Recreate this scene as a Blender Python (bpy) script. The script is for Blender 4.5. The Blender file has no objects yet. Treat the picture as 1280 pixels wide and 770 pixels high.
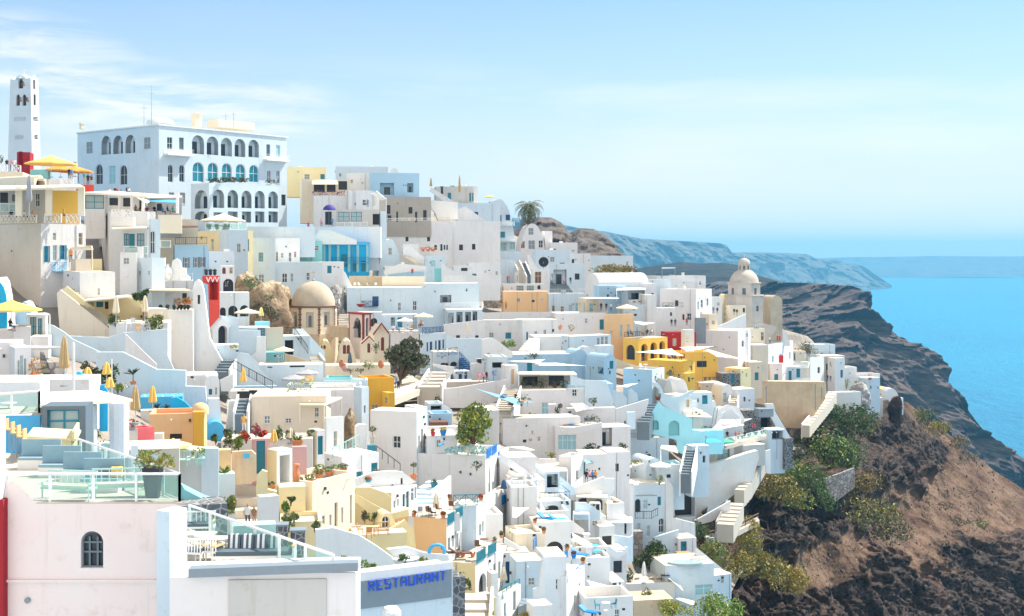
EXPO=.8;HAZE=.0001
import bpy,math,random
from mathutils import Vector,noise
from mathutils.geometry import tessellate_polygon
random.seed(7)
R=math.radians
SC=bpy.context.scene;COL=SC.collection
F=1600.0
HY=320.0
SEA=-220.0
MATS={}
def nt(name):
 m=bpy.data.materials.new(name);m.use_nodes=True
 t=m.node_tree;b=t.nodes['Principled BSDF'];MATS[name]=m
 return m,t,b
def nz(t,vec,scale,det=4,rough=.6,dist=0):
 n=t.nodes.new('ShaderNodeTexNoise');n.inputs['Scale'].default_value=scale
 n.inputs['Detail'].default_value=det;n.inputs['Roughness'].default_value=rough;n.inputs['Distortion'].default_value=dist
 t.links.new(vec,n.inputs['Vector']);return n
def ramp(t,fac,stops):
 r=t.nodes.new('ShaderNodeValToRGB');e=r.color_ramp.elements
 while len(e)<len(stops):e.new(.5)
 for i,(p,c)in enumerate(stops):
  e[i].position=p;e[i].color=(c if isinstance(c,tuple)else(c,c,c))+(1,)
 t.links.new(fac,r.inputs[0]);return r
def mixc(t,fac,a,b,mode='MIX'):
 m=t.nodes.new('ShaderNodeMix');m.data_type='RGBA';m.blend_type=mode
 for s,v in((0,fac),(6,a),(7,b)):
  if isinstance(v,(int,float)):m.inputs[s].default_value=v
  elif isinstance(v,tuple):m.inputs[s].default_value=v+(1,)
  else:t.links.new(v,m.inputs[s])
 return m.outputs[2]
def pos(t,scale=(1,1,1)):
 g=t.nodes.new('ShaderNodeNewGeometry');mp=t.nodes.new('ShaderNodeMapping');mp.inputs['Scale'].default_value=scale
 t.links.new(g.outputs['Position'],mp.inputs['Vector']);return mp.outputs[0]
def bump(t,b,h,strength,dist):
 bp=t.nodes.new('ShaderNodeBump');bp.inputs['Strength'].default_value=strength;bp.inputs['Distance'].default_value=dist
 t.links.new(h,bp.inputs['Height']);t.links.new(bp.outputs[0],b.inputs['Normal'])
def plaster(name,c,c2=None,dirt=(.62,.58,.53),amt=.55,rough=.9):
 m,t,b=nt(name);p=pos(t)
 n1=nz(t,p,.35,5,.6);c2=c2 or tuple(x*.93 for x in c)
 col=mixc(t,ramp(t,n1.outputs[0],[(.35,0.),(.7,1.)]).outputs[0],c,c2)
 st=nz(t,pos(t,(2.2,2.2,.18)),1.,5,.65,.3)
 k=ramp(t,st.outputs[0],[(.56,0.),(.76,amt*.85)])
 sp=nz(t,p,1.1,6,.7);k2=ramp(t,sp.outputs[0],[(.58,0.),(.70,amt*.8)])
 col=mixc(t,k.outputs[0],col,tuple(a*d*1.15 for a,d in zip(c,dirt)))
 col=mixc(t,k2.outputs[0],col,tuple(a*d*1.2 for a,d in zip(c,dirt)))
 t.links.new(col,b.inputs['Base Color']);b.inputs['Roughness'].default_value=rough
 b.inputs['Specular IOR Level'].default_value=.2
 bump(t,b,nz(t,p,3.,4).outputs[0],.35,.05)
 return m
def plain(name,c,rough=.6,metal=0,var=.12,scale=3.,spec=.4):
 m,t,b=nt(name);p=pos(t);n=nz(t,p,scale,4)
 col=mixc(t,n.outputs[0],tuple(x*(1-var)for x in c),tuple(min(1,x*(1+var))for x in c))
 t.links.new(col,b.inputs['Base Color']);b.inputs['Roughness'].default_value=rough
 b.inputs['Metallic'].default_value=metal;b.inputs['Specular IOR Level'].default_value=spec
 return m
ALIAS={'lo':'leafolive','ld':'leafdark','ly':'leafyellow','lr':'leafdry','lb':'leafbrown','lm':'leaflime','wp':'whitepaint','tc':'terracotta','sw':'sailwhite','rc':'roofcream','cw':'cleanwhite','bw':'bluewhite','ds':'darkstone','py':'paleyellow','tp':'tealpaint','gp':'greypaint','sb':'shirtblack','st':'shirtwhite','lw':'lightwood','tq':'turquoise'}
def M(k): return MATS.get(k) or MATS[ALIAS[k]]
plaster('white',(.76,.75,.74),amt=.7);plaster('cw',(.80,.80,.79),amt=.4)
plaster('bw',(.62,.72,.78));plaster('paleblue',(.42,.62,.76),amt=.3)
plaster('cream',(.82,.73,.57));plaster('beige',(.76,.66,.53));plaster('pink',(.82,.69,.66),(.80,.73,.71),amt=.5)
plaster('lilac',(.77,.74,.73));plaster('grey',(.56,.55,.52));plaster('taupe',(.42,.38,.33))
plaster('yellow',(.90,.56,.12),amt=.25);plaster('py',(.86,.72,.42),amt=.3)
plaster('orange',(.82,.50,.26),amt=.3);plaster('peach',(.86,.56,.30),amt=.3)
plaster('ochre',(.76,.42,.06),amt=.3);plaster('crimson',(.38,.03,.04),amt=.3);plaster('red',(.62,.07,.05),amt=.2)
plaster('tq',(.42,.80,.87),amt=.25);plaster('azure',(.03,.42,.74),amt=.2);plaster('teal',(.25,.55,.56),amt=.3)
plaster('rose',(.62,.38,.36));plaster('coral',(.75,.16,.18),amt=.2)
plaster('oldwall',(.66,.54,.38),(.56,.43,.29),(.6,.5,.4),.9)
plaster('tanwall',(.72,.55,.36),(.58,.42,.27),(.65,.5,.4),.9);plaster('stainwhite',(.80,.80,.79),(.74,.72,.68),(.75,.6,.45),.75)
plaster('dome_old',(.58,.50,.38),(.44,.37,.28),(.55,.5,.45),.9)
plaster('greydome',(.60,.53,.45),(.50,.43,.36),(.55,.5,.45),.9);plaster('churchgrey',(.60,.55,.49),(.52,.46,.40),amt=.8)
plaster('floor',(.60,.54,.45),amt=.6);plaster('rc',(.84,.78,.66),(.76,.69,.57),amt=.6);plaster('path',(.52,.47,.40),amt=.6)
plaster('ground',(.33,.29,.25),(.24,.21,.18),amt=.8)
def stone(name,ca,cb,cm,scale):
 m,t,b=nt(name);p=pos(t)
 v=t.nodes.new('ShaderNodeTexVoronoi');v.inputs['Scale'].default_value=scale;t.links.new(p,v.inputs['Vector'])
 v2=t.nodes.new('ShaderNodeTexVoronoi');v2.feature='DISTANCE_TO_EDGE';v2.inputs['Scale'].default_value=scale;t.links.new(p,v2.inputs['Vector'])
 sx=t.nodes.new('ShaderNodeSeparateColor');t.links.new(v.outputs['Color'],sx.inputs[0])
 col=mixc(t,sx.outputs[0],ca,cb)
 n=nz(t,p,scale*1.3,5);col=mixc(t,ramp(t,n.outputs[0],[(.4,0.),(.75,.6)]).outputs[0],col,tuple(x*.6 for x in ca))
 col=mixc(t,ramp(t,v2.outputs[0],[(.03,0.),(.10,1.)]).outputs[0],cm,col)
 t.links.new(col,b.inputs['Base Color']);b.inputs['Roughness'].default_value=.95
 bump(t,b,v2.outputs[0],.9,.15)
stone('stone',(.34,.25,.17),(.50,.40,.30),(.50,.44,.36),1.6)
stone('ds',(.07,.075,.085),(.20,.20,.21),(.33,.33,.33),2.2)
stone('rubble',(.30,.27,.25),(.60,.56,.52),(.2,.18,.17),1.3)
stone('cobble',(.42,.38,.33),(.55,.50,.45),(.28,.25,.22),1.0)
for n_,c_,r_ in(('navy',(.02,.09,.22),.45),('blue',(.01,.22,.62),.45),('skyblue',(.08,.45,.75),.5),('tp',(.02,.22,.30),.45),('paleteal',(.30,.55,.60),.5),('dark',(.03,.035,.045),.5),('brown',(.17,.08,.05),.6),('wood',(.50,.26,.10),.6),('lw',(.68,.45,.22),.6),('gp',(.22,.27,.31),.5),('slate',(.13,.17,.20),.5),('boothblue',(.24,.38,.45),.8),('wp',(.82,.82,.82),.4),('canvas',(.76,.66,.49),.9),('sw',(.86,.85,.83),.9),('tan',(.55,.38,.18),.9),('amber',(.86,.55,.14),.9),('sailblue',(.20,.36,.46),.9),('greyfab',(.36,.36,.38),.9),('cushion',(.78,.70,.55),.9),('tc',(.58,.22,.10),.8),('brownred',(.26,.04,.035),.7),('gold',(.62,.40,.16),.5),('black',(.02,.02,.022),.5),('redcloth',(.75,.03,.04),.8),('aqua',(.45,.66,.62),.6),('iron',(.05,.055,.06),.5),('steel',(.6,.62,.64),.35),('lemon',(.86,.74,.30),.9),('slatefabric',(.10,.14,.17),.9),('skin',(.52,.31,.21),.6),('skin2',(.36,.20,.13),.6),('hair',(.05,.03,.02),.8),('hair2',(.30,.18,.08),.8),('st',(.8,.8,.8),.9),('shirtred',(.65,.05,.06),.9),('shirtblue',(.08,.25,.55),.9),('sb',(.03,.03,.035),.9),('shirtpink',(.75,.30,.40),.9),('shirtgreen',(.08,.35,.25),.9),('shirtorange',(.75,.30,.06),.9),('jeans',(.06,.09,.18),.9),('shorts',(.45,.38,.28),.9),('pinkflower',(.65,.05,.18),.8),('redflower',(.72,.04,.03),.8),('violet',(.05,.03,.25),.7),('letterblue',(.02,.10,.60),.4)):
 plain(n_,c_,r_)
def glass(name,c,tr,rough=.08):
 m,t,b=nt(name);b.inputs['Base Color'].default_value=c+(1,);b.inputs['Roughness'].default_value=rough
 b.inputs['Specular IOR Level'].default_value=.7 if tr else.35
 if tr:
  tb=t.nodes.new('ShaderNodeBsdfTransparent');tb.inputs[0].default_value=(.86,.96,.94,1)
  mx=t.nodes.new('ShaderNodeMixShader');mx.inputs[0].default_value=1-tr
  t.links.new(tb.outputs[0],mx.inputs[1]);t.links.new(b.outputs[0],mx.inputs[2])
  t.links.new(mx.outputs[0],t.nodes['Material Output'].inputs[0])
glass('pane',(.03,.045,.06),0);glass('tealpane',(.02,.24,.32),0);glass('clearglass',(.45,.62,.60),.86);glass('greyglass',(.35,.45,.47),0)
glass('pool',(.10,.55,.70),0,.05)
def leafmat(name,c,c2):
 m,t,b=nt(name);oi=nz(t,pos(t),1.3,3);
 t.links.new(mixc(t,ramp(t,oi.outputs[0],[(.35,0.),(.65,1.)]).outputs[0],c,c2),b.inputs['Base Color'])
 b.inputs['Roughness'].default_value=.7
 b.inputs['Transmission Weight'].default_value=0
leafmat('leaf',(.08,.16,.03),(.15,.25,.05));leafmat('ld',(.03,.055,.03),(.06,.085,.04));leafmat('ly',(.42,.32,.04),(.24,.25,.05))
leafmat('lo',(.12,.14,.07),(.20,.20,.10));leafmat('lr',(.40,.27,.05),(.26,.20,.05));leafmat('lm',(.20,.30,.05),(.32,.38,.08));leafmat('lb',(.09,.07,.04),(.16,.12,.06))
plain('bark',(.16,.11,.08),.9)
def lattice():
 m,t,b=nt('lattice');b.inputs['Base Color'].default_value=(.75,.8,.85,1)
lattice()
CR=[0.,0.,1.]
def crop(x0,y0,k=3.667):CR[0],CR[1],CR[2]=x0,y0,k
def PX(x):return CR[0]+float(x)/CR[2]
def PY(y):return CR[1]+float(y)/CR[2]
CTRL=[(27,190,6.2),(0,300,9.5),(60,420,12),(0,470,16),(60,500,19),(100,420,12),(150,420,12),(160,470,13),(215,520,14.5),(230,600,17),(200,280,7.5),(240,330,8.3),(225,420,10.5),(270,400,9.3),(300,430,9.5),(340,470,10),(300,500,11.5),(310,560,15),(313,660,15.3),(300,270,6.8),(350,330,7),(390,390,7.2),(440,430,7.8),(400,470,9.3),(400,530,11.5),(420,620,14.5),(470,640,13.5),(350,620,16),(430,320,6.3),(500,380,6.6),(470,500,9.2),(530,560,11.8),(560,640,12.5),(600,700,13),(700,760,12.8),(640,640,12),(420,250,5.2),(500,260,5),(600,300,4.9),(560,330,5.2),(560,400,6.5),(560,460,7.6),(600,500,8.8),(620,260,4.6),(640,370,5.3),(700,380,5.6),(760,390,5.8),(640,420,6.4),(700,450,7.2),(620,470,7.8),(690,500,8.6),(700,560,9.6),(700,620,10.8),(820,390,5.4),(860,400,5.5),(810,440,6.4),(850,470,6.3),(820,530,8),(800,600,9),(840,650,9.3),(840,720,9.8),(760,700,11),(935,380,5.2),(960,430,5),(900,500,6.6),(930,560,7),(870,600,8.3),(880,650,8.6),(930,660,7.8),(1010,460,4.8),(1000,520,5),(1070,490,4.4),(1120,500,4.2),(1050,560,5),(960,620,7.2),(400,760,18),(900,760,10),(520,760,15)]
import numpy as np
def rbf(C,lam=.6,sx=1.,sy=1.5):
 P=np.array([[c[0]*sx,c[1]*sy]for c in C],float)/100.;n=len(C);y=np.log([c[2]for c in C])
 D=np.sqrt(((P[:,None]-P[None])**2).sum(2));K=np.zeros((n+3,n+3));K[:n,:n]=-D-np.eye(n)*lam*-1.*-.25;K[:n,n]=1;K[:n,n+1:]=P;K[n,:n]=1;K[n+1:,:n]=P.T
 w=np.linalg.solve(K,np.concatenate([y,[0,0,0]]))
 def f(x,y_):
  d=np.hypot(P[:,0]-x*sx/100.,P[:,1]-y_*sy/100.);return float(np.exp(-(d@w[:n])+w[n]+w[n+1]*x*sx/100.+w[n+2]*y_*sy/100.))
 return f
_f=rbf(CTRL)
def field(x,y):return max(4.,min(24.,_f(x,min(y,790))))
def W(x,y,s):return Vector(((x-640)/s,F/s,(HY-y)/s))
class Plane:
 "vertical plane through a point, running along yaw a"
 def __init__(s,A,a):s.A=A;s.a=a;s.u=Vector((math.cos(a),math.sin(a),0));s.v=Vector((-math.sin(a),math.cos(a),0))
 def uz(s,x,y):
  kx,kz=(x-640)/F,(HY-y)/F;nx,ny=math.sin(s.a),-math.cos(s.a)
  t=(s.A.x*nx+s.A.y*ny)/(kx*nx+ny)
  return((t*kx-s.A.x)*s.u.x+(t-s.A.y)*s.u.y,t*kz)
 def at(s,u,z,v=0.):return Vector((s.A.x+s.u.x*u+s.v.x*v,s.A.y+s.u.y*u+s.v.y*v,z))
class G:
 def __init__(s):s.v=[];s.f=[];s.m=[]
 def add(s,vs,fs,m=0):
  o=len(s.v);s.v+=[Vector(q)for q in vs];s.f+=[tuple(i+o for i in f)for f in fs];s.m+=[m]*len(fs)
 def quad(s,a,b,c,d,m=0):s.add([a,b,c,d],[(0,1,2,3)],m)
 def box(s,o,x,y,z,m=0):
  "corner o and three edge vectors"
  o=Vector(o);x=Vector(x);y=Vector(y);z=Vector(z)
  s.add([o,o+x,o+x+y,o+y,o+z,o+x+z,o+x+y+z,o+y+z],[(0,3,2,1),(4,5,6,7),(0,1,5,4),(1,2,6,5),(2,3,7,6),(3,0,4,7)],m)
 def cbox(s,c,sx,sy,sz,a=0,m=0):
  "centre of the base, sizes, yaw"
  u=Vector((math.cos(a),math.sin(a),0))*sx;v=Vector((-math.sin(a),math.cos(a),0))*sy
  s.box(Vector(c)-u/2-v/2,u,v,(0,0,sz),m)
 def tube(s,p,q,r0,r1=None,n=6,m=0,cap=True):
  p=Vector(p);q=Vector(q);r1=r0 if r1 is None else r1
  d=(q-p);
  if d.length<1e-6:return
  d.normalize();a=d.orthogonal().normalized();b=d.cross(a)
  vs=[];
  for i in range(n):
   t=2*math.pi*i/n;w=a*math.cos(t)+b*math.sin(t);vs+=[p+w*r0,q+w*r1]
  fs=[(2*i,2*((i+1)%n),2*((i+1)%n)+1,2*i+1)for i in range(n)]
  if cap:fs+=[tuple(2*i for i in reversed(range(n))),tuple(2*i+1 for i in range(n))]
  s.add(vs,fs,m)
 def lathe(s,c,prof,n=16,m=0,a0=0,a1=2*math.pi):
  c=Vector(c);full=abs(a1-a0-2*math.pi)<1e-6;k=n if full else n+1;vs=[]
  for r,z in prof:
   for i in range(k):
    t=a0+(a1-a0)*i/n;vs.append(c+Vector((r*math.cos(t),r*math.sin(t),z)))
  fs=[]
  for j in range(len(prof)-1):
   for i in range(n):
    i2=(i+1)%k
    fs.append((j*k+i,j*k+i2,(j+1)*k+i2,(j+1)*k+i))
  s.add(vs,fs,m)
 def panel(s,pl,outer,holes=(),reveal=.25,m=0,v=0.,sign=1):
  "flat wall in plane pl at offset v with holes cut in it, each with its reveals"
  loops=[[Vector((a,b,0))for a,b in outer]]+[[Vector((a,b,0))for a,b in h[0]]for h in holes]
  flat=[q for l in loops for q in l]
  try:tr=tessellate_polygon(loops)
  except Exception:tr=[]
  s.add([pl.at(q.x,q.y,v)for q in flat],[tuple(t)for t in tr],m)
  for h,rv in[(h[0],h[1])for h in holes]:
   n=len(h);s.add([pl.at(a,b,v)for a,b in h]+[pl.at(a,b,v+rv*sign)for a,b in h],[(i,(i+1)%n,n+(i+1)%n,n+i)for i in range(n)],m)
 def prism(s,pl,outer,thick,holes=(),m=0,v=0.):
  n=len(outer);s.panel(pl,outer,holes,m=m,v=v)
  tr=tessellate_polygon([[Vector((a,b,0))for a,b in outer]])
  s.add([pl.at(a,b,v+thick)for a,b in outer],[tuple(t)for t in tr],m)
  s.add([pl.at(a,b,v)for a,b in outer]+[pl.at(a,b,v+thick)for a,b in outer],[(i,(i+1)%n,n+(i+1)%n,n+i)for i in range(n)],m)
ORG={}
FR=random.Random(21)
def setp(o,label=None,cat=None,group=None,kind=None):
 if label:o['label']=label
 if cat:o['category']=cat
 if cat and not kind:kind='thing'
 if group:o['group']=group
 if kind:o['kind']=kind
 return o
def mk(name,g,mats,parent=None,label=None,cat=None,group=None,kind=None,org=None,smooth=False):
 "one mesh object from world-space geometry"
 mats=[mats]if isinstance(mats,str)else mats
 if parent is None:
  if org is None:
   xs=[q.x for q in g.v];ys=[q.y for q in g.v];org=Vector(((min(xs)+max(xs))/2,(min(ys)+max(ys))/2,min(q.z for q in g.v)))
 else:org=ORG[parent.name]
 me=bpy.data.meshes.new(name);me.from_pydata([tuple(q-org)for q in g.v],[],g.f)
 for k in mats:me.materials.append(M(k))
 if len(mats)>1:me.polygons.foreach_set('material_index',g.m)
 if smooth:me.polygons.foreach_set('use_smooth',[True]*len(me.polygons))
 me.validate();me.update()
 o=bpy.data.objects.new(name,me);COL.objects.link(o)
 if parent is None:o.location=org
 else:o.parent=parent
 ORG[o.name]=org
 return setp(o,label,cat,group,kind)
def root(name,org,label,cat,group=None,kind=None):
 o=bpy.data.objects.new(name,None);COL.objects.link(o);o.location=org;o.empty_display_size=.5;ORG[o.name]=Vector(org)
 return setp(o,label,cat,group,kind)
STY={'w':(0,.18,'wp','pane','window',.07,1,None),'W':(0,.25,None,'pane','window',0,0,None),'k':(0,.25,None,'dark','window',0,0,None),'b':(0,.15,'skyblue','navy','window',.09,1,'tp'),'B':(0,.15,'blue','navy','window',.09,1,'blue'),'n':(0,.2,'navy','navy','door',.08,1,None),'t':(0,.2,'wp','paleteal','door',.07,1,None),'T':(0,.2,'tp','tp','door',.07,1,None),'d':(0,.25,'gp','slate','door',.07,1,None),'a':(1,.3,'wp','pane','window',.07,1,None),'A':(1,.25,'wp','tealpane','window',.12,2,None),'q':(1,.35,None,'dark','archway',0,0,None),'g':(0,.15,'wp','gp','window',.07,1,None),'s':(0,.15,'wp','pane','window',.06,1,'slate'),'c':(0,.2,'cream','brown','door',.08,1,None),'e':(0,.2,'wp','aqua','door',.06,1,None),'r':(1,.15,'brownred','brown','window',.12,1,None),'G':(0,.3,'tp','greyglass','window',.1,2,None),'o':(0,1.3,None,'@','loggia',0,0,None),'O':(1,1.3,None,'@','loggia',0,0,None),'x':(0,.12,'cream','gp','window',.06,1,None),'p':(0,1.6,None,'dark','recess',0,0,None),'y':(1,.8,None,'dark','archway',0,0,None),'l':(1,.5,None,'teal','niche',0,0,None),'L':(0,.15,'lw','lw','door',.08,0,None)}
def arch_outline(u0,u1,z0,z1,arched,n=8):
 if not arched:return[(u0,z0),(u1,z0),(u1,z1),(u0,z1)]
 r=abs(u1-u0)/2;h=min(r,(z1-z0)*.6);c=(u0+u1)/2;zs=z1-h
 return[(u0,z0),(u1,z0)]+[(c+(u1-u0)/2*math.cos(math.pi*i/n),zs+h*math.sin(math.pi*i/n))for i in range(n+1)]
def openings(pl,spec,wallmat,sign=1):
 "parse openings on one face -> holes and a list of makers"
 out=[]
 for code,x,y,w,h in spec:
  st=STY[code];u0,za=pl.uz(PX(x-w/2),PY(y));u1,zb=pl.uz(PX(x+w/2),PY(y))
  if u0>u1:u0,u1=u1,u0
  _,zt=pl.uz(PX(x),PY(y-h/2));_,z0=pl.uz(PX(x),PY(y+h/2))
  out.append((code,st,u0,u1,z0,zt,arch_outline(u0,u1,z0,zt,st[0])))
 return out
def make_opening(pl,o,par,wallmat,sign):
 code,st,u0,u1,z0,z1,ol=o;ar,rv,fm,pm,nm,fw,mu,sh=st;pm=wallmat if pm=='@'else pm
 g=G();v=rv*sign*.98;mats=[pm]
 g.panel(pl,ol,m=0,v=v)
 if nm=='loggia':
  n=len(ol);g.add([pl.at(a,b,0.01*sign)for a,b in ol]+[pl.at(a,b,v)for a,b in ol],[(i,(i+1)%n,n+(i+1)%n,n+i)for i in range(n)],0)
  mats=[pm,'pane'];c=(u0+u1)/2;w=(u1-u0)*.22
  g.quad(*[pl.at(a,b,v*.97)for a,b in((c-w,z0+.02),(c+w,z0+.02),(c+w,z0+(z1-z0)*.68),(c-w,z0+(z1-z0)*.68))],m=1)
 if fm:
  mats.append(fm);k=len(mats)-1;vf=v-.05*sign;w=min(fw,(u1-u0)*.16)
  inn=arch_outline(u0+w,u1-w,z0+w,z1-w,ar);n=len(ol)
  g.add([pl.at(a,b,vf)for a,b in ol]+[pl.at(a,b,vf)for a,b in inn],[(i,(i+1)%n,n+(i+1)%n,n+i)for i in range(n)],k)
  c=(u0+u1)/2;t=w*.45
  if mu:g.quad(*[pl.at(a,b,vf+.004*sign)for a,b in((c-t,z0+w),(c+t,z0+w),(c+t,z1-w-((u1-u0)*.04 if ar else 0)),(c-t,z1-w-((u1-u0)*.04 if ar else 0)))],m=k)
  if mu:
   zm=z0+(z1-z0)*(.62 if nm=='door'else.5);g.quad(*[pl.at(a,b,vf+.008*sign)for a,b in((u0+w,zm-t),(u1-w,zm-t),(u1-w,zm+t),(u0+w,zm+t))],m=k)
 ob=mk(nm,g,mats,par)
 if nm=='window'and not ar and(u1-u0)>.5 and code in 'wgWx':
  g=G();a=pl.at(u0-.08,z0-.09,-.07*sign);g.box(a,pl.at(u1+.08,z0-.09,-.07*sign)-a,pl.v*(.07*sign+.1*sign),(0,0,.07));mk('sill',g,wallmat,ob)
 if sh:
  for a,b in((u0-(u1-u0)*.42,u0-.03),(u1+.03,u1+(u1-u0)*.42)):
   g=G();q=pl.at(a,z0,-.06*sign);g.box(q,pl.at(b,z0,-.06*sign)-q,pl.v*.05*sign,(0,0,z1-z0));mk('shutter',g,sh,ob)
 return ob
def parsewin(s):
 out={'L':[],'R':[]}
 for q in s.replace('\n',' ').split(';'):
  q=q.strip()
  if not q:continue
  fc,code,rest=q[0],q[1],q[2:].split(',')
  out[fc].append((code,)+tuple(float(z)for z in rest))
 return out
def H(label,xl,xc,xr,yt,yb,a=70,s=None,m='white',roof='flat',win='',name='house',cat='house',rise=None,dl=4.,dr=6.,drop=3.5,group=None,rim=.35,rm=None,parent=None,kind=None,taper=0,Rm=None):
 "house with its near vertical corner at picture column xc; left face reaches xl, right face xr (0: hidden, use dl / dr metres)"
 xl,xc,xr=(PX(xl)if xl is not None else None),PX(xc),(PX(xr)if xr is not None else None)
 T,Bo=PY(yt),PY(yb);s=s or field(xc,Bo);a=R(a)
 A=W(xc,Bo,s);zt=(HY-T)/s;zb=A.z-drop
 pr=Plane(A,a);q=Plane(A,a+math.pi/2)
 lx=pr.uz(xr,T)[0]if xr is not None else dr
 ly=q.uz(xl,T)[0]if xl is not None else dl
 lx=min(max(lx,.6),60);ly=min(max(ly,.6),60)
 wins=parsewin(win)
 RO=openings(pr,wins['R'],m);LO=openings(q,wins['L'],m)
 if cat=='house'and name.split('_')[-1]in('wall','paving','pillar'):cat=name.split('_')[-1]
 if parent is None:
  nb=root(name,Vector((A.x,A.y,A.z)),label,cat,group,kind)
 else:nb=parent
 if not win and parent is None and(name=='house'or name=='vaulted_house'):
  h_=zt-A.z-(rise/s if(rise and roof in('vl','vr'))else 0)-(rim if roof=='flat'else 0)
  for O,fc,L in((RO,pr,lx),(LO,q,ly)):
   for k in range(min(4,int(L/2.))):
    if h_<1.5 or FR.random()<.15:continue
    u=L*(k+FR.uniform(.3,.7))/max(1,min(4,int(L/2.)));c=FR.choice('wwxkkTtg');w_,hh=(.85,min(2.,h_-.3))if c in 'Tt'else(FR.choice((.45,.6,.7)),FR.choice((.5,.8,1.)))
    zz=A.z+.05 if c in 'Tt'else A.z+h_*FR.uniform(.35,.6)
    if u-w_/2<.2 or u+w_/2>L-.2 or zz+hh>A.z+h_-.1:continue
    O.append((c,STY[c],u-w_/2,u+w_/2,zz,zz+hh,arch_outline(u-w_/2,u+w_/2,zz,zz+hh,0)))
 g=G();gr=G();hr=lambda O:[(o[6],o[1][1])for o in O]
 rimh=rim if roof=='flat'else 0.
 def lprof():
  if roof=='vl':
   r=rise/s*1. if rise else ly/2;n=14;c=ly/2
   return[(0,zb),(ly,zb)]+[(c+c*math.cos(math.pi*i/n),zt-r+r*math.sin(math.pi*i/n))for i in range(n+1)]
  return[(0,zb),(ly,zb),(ly,zt),(0,zt)]
 def rprof():
  if roof=='vr':
   r=rise/s if rise else lx/2;n=14;c=lx/2
   return[(0,zb),(lx,zb)]+[(c+c*math.cos(math.pi*i/n),zt-r+r*math.sin(math.pi*i/n))for i in range(n+1)]
  return[(0,zb),(lx,zb),(lx,zt),(0,zt)]
 ztL=zt-(rise/s if rise else lx/2)if roof=='vr'else zt
 ztR=zt-(rise/s if rise else ly/2)if roof=='vl'else zt
 lp=lprof()if roof!='vr'else[(0,zb),(ly,zb),(ly,ztL),(0,ztL)]
 rp=rprof()if roof!='vl'else[(0,zb),(lx,zb),(lx,ztR),(0,ztR)]
 g.panel(pr,rp,hr(RO),m=0);
 g2=g
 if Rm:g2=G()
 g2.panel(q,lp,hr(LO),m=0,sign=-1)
 g.panel(pr,rp,m=0,v=ly);g.panel(q,lp,m=0,v=-lx)
 g.quad(pr.at(0,zb),pr.at(lx,zb),pr.at(lx,zb,ly),pr.at(0,zb,ly))
 if roof in('vl','vr'):
  pts=(lp if roof=='vl'else rp)[2:]
  if roof=='vl':
   for i in range(len(pts)-1):gr.quad(q.at(*pts[i]),q.at(*pts[i+1]),q.at(*pts[i+1],-lx),q.at(*pts[i],-lx))
  else:
   for i in range(len(pts)-1):gr.quad(pr.at(*pts[i]),pr.at(*pts[i+1]),pr.at(*pts[i+1],ly),pr.at(*pts[i],ly))
 elif roof=='flat'and lx>1.2 and ly>1.2:
  w=.22;zi=zt-rimh
  o4=[(0,0),(lx,0),(lx,ly),(0,ly)];i4=[(w,w),(lx-w,w),(lx-w,ly-w),(w,ly-w)]
  for i in range(4):
   j=(i+1)%4
   g.quad(pr.at(o4[i][0],zt,o4[i][1]),pr.at(o4[j][0],zt,o4[j][1]),pr.at(i4[j][0],zt,i4[j][1]),pr.at(i4[i][0],zt,i4[i][1]))
   g.quad(pr.at(i4[i][0],zt,i4[i][1]),pr.at(i4[j][0],zt,i4[j][1]),pr.at(i4[j][0],zi,i4[j][1]),pr.at(i4[i][0],zi,i4[i][1]))
  gr.quad(*[pr.at(x,zi,y)for x,y in i4])
 else:gr.quad(*[pr.at(x,zt,y)for x,y in((0,0),(lx,0),(lx,ly),(0,ly))])
 rmat=rm or({'vl':m,'vr':m}.get(roof)or('rc'if m in('white','bw','cream','beige','lilac','grey','cw')else m))
 if parent is None:
  wall=mk('wall',g,m,nb);mk('roof',gr,rmat,nb,smooth=roof in('vl','vr'))
  if Rm:mk('wall',g2,Rm,nb)
  wp=nb
 else:
  for f_,m_ in zip(gr.f,gr.m):g.f.append(tuple(i+len(g.v)for i in f_));g.m.append(1)
  g.v+=gr.v
  wall=mk('wing',g,[m,rmat],nb);wp=wall
  if Rm:mk('wall',g2,Rm,nb)
 for o in RO:make_opening(pr,o,wp,m,1)
 for o in LO:make_opening(q,o,wp,Rm or m,-1)
 if parent is None and not taper and min(lx,ly)>1.8 and name in('house','vaulted_house'):fittings(nb,pr,q,lx,ly,zt,A.z,rise/s if(rise and roof in('vl','vr'))else 0,roof)
 if taper:
  c=pr.at(lx/2,0,ly/2)-ORG[nb.name];z0=0.;z1=zt-A.z
  for ob in COL.objects:
   p_=ob
   while p_.parent:p_=p_.parent
   if p_==nb and ob.type=='MESH':
    for v in ob.data.vertices:
     k=1-taper*(max(v.co.z,-drop)-z1*.0)/(z1);k=min(k,1.25)
     v.co.x=c.x+(v.co.x-c.x)*k;v.co.y=c.y+(v.co.y-c.y)*k
 nb_info[nb.name]=(pr,q,lx,ly,zt,zb,wall)
 return nb
nb_info={}
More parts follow.
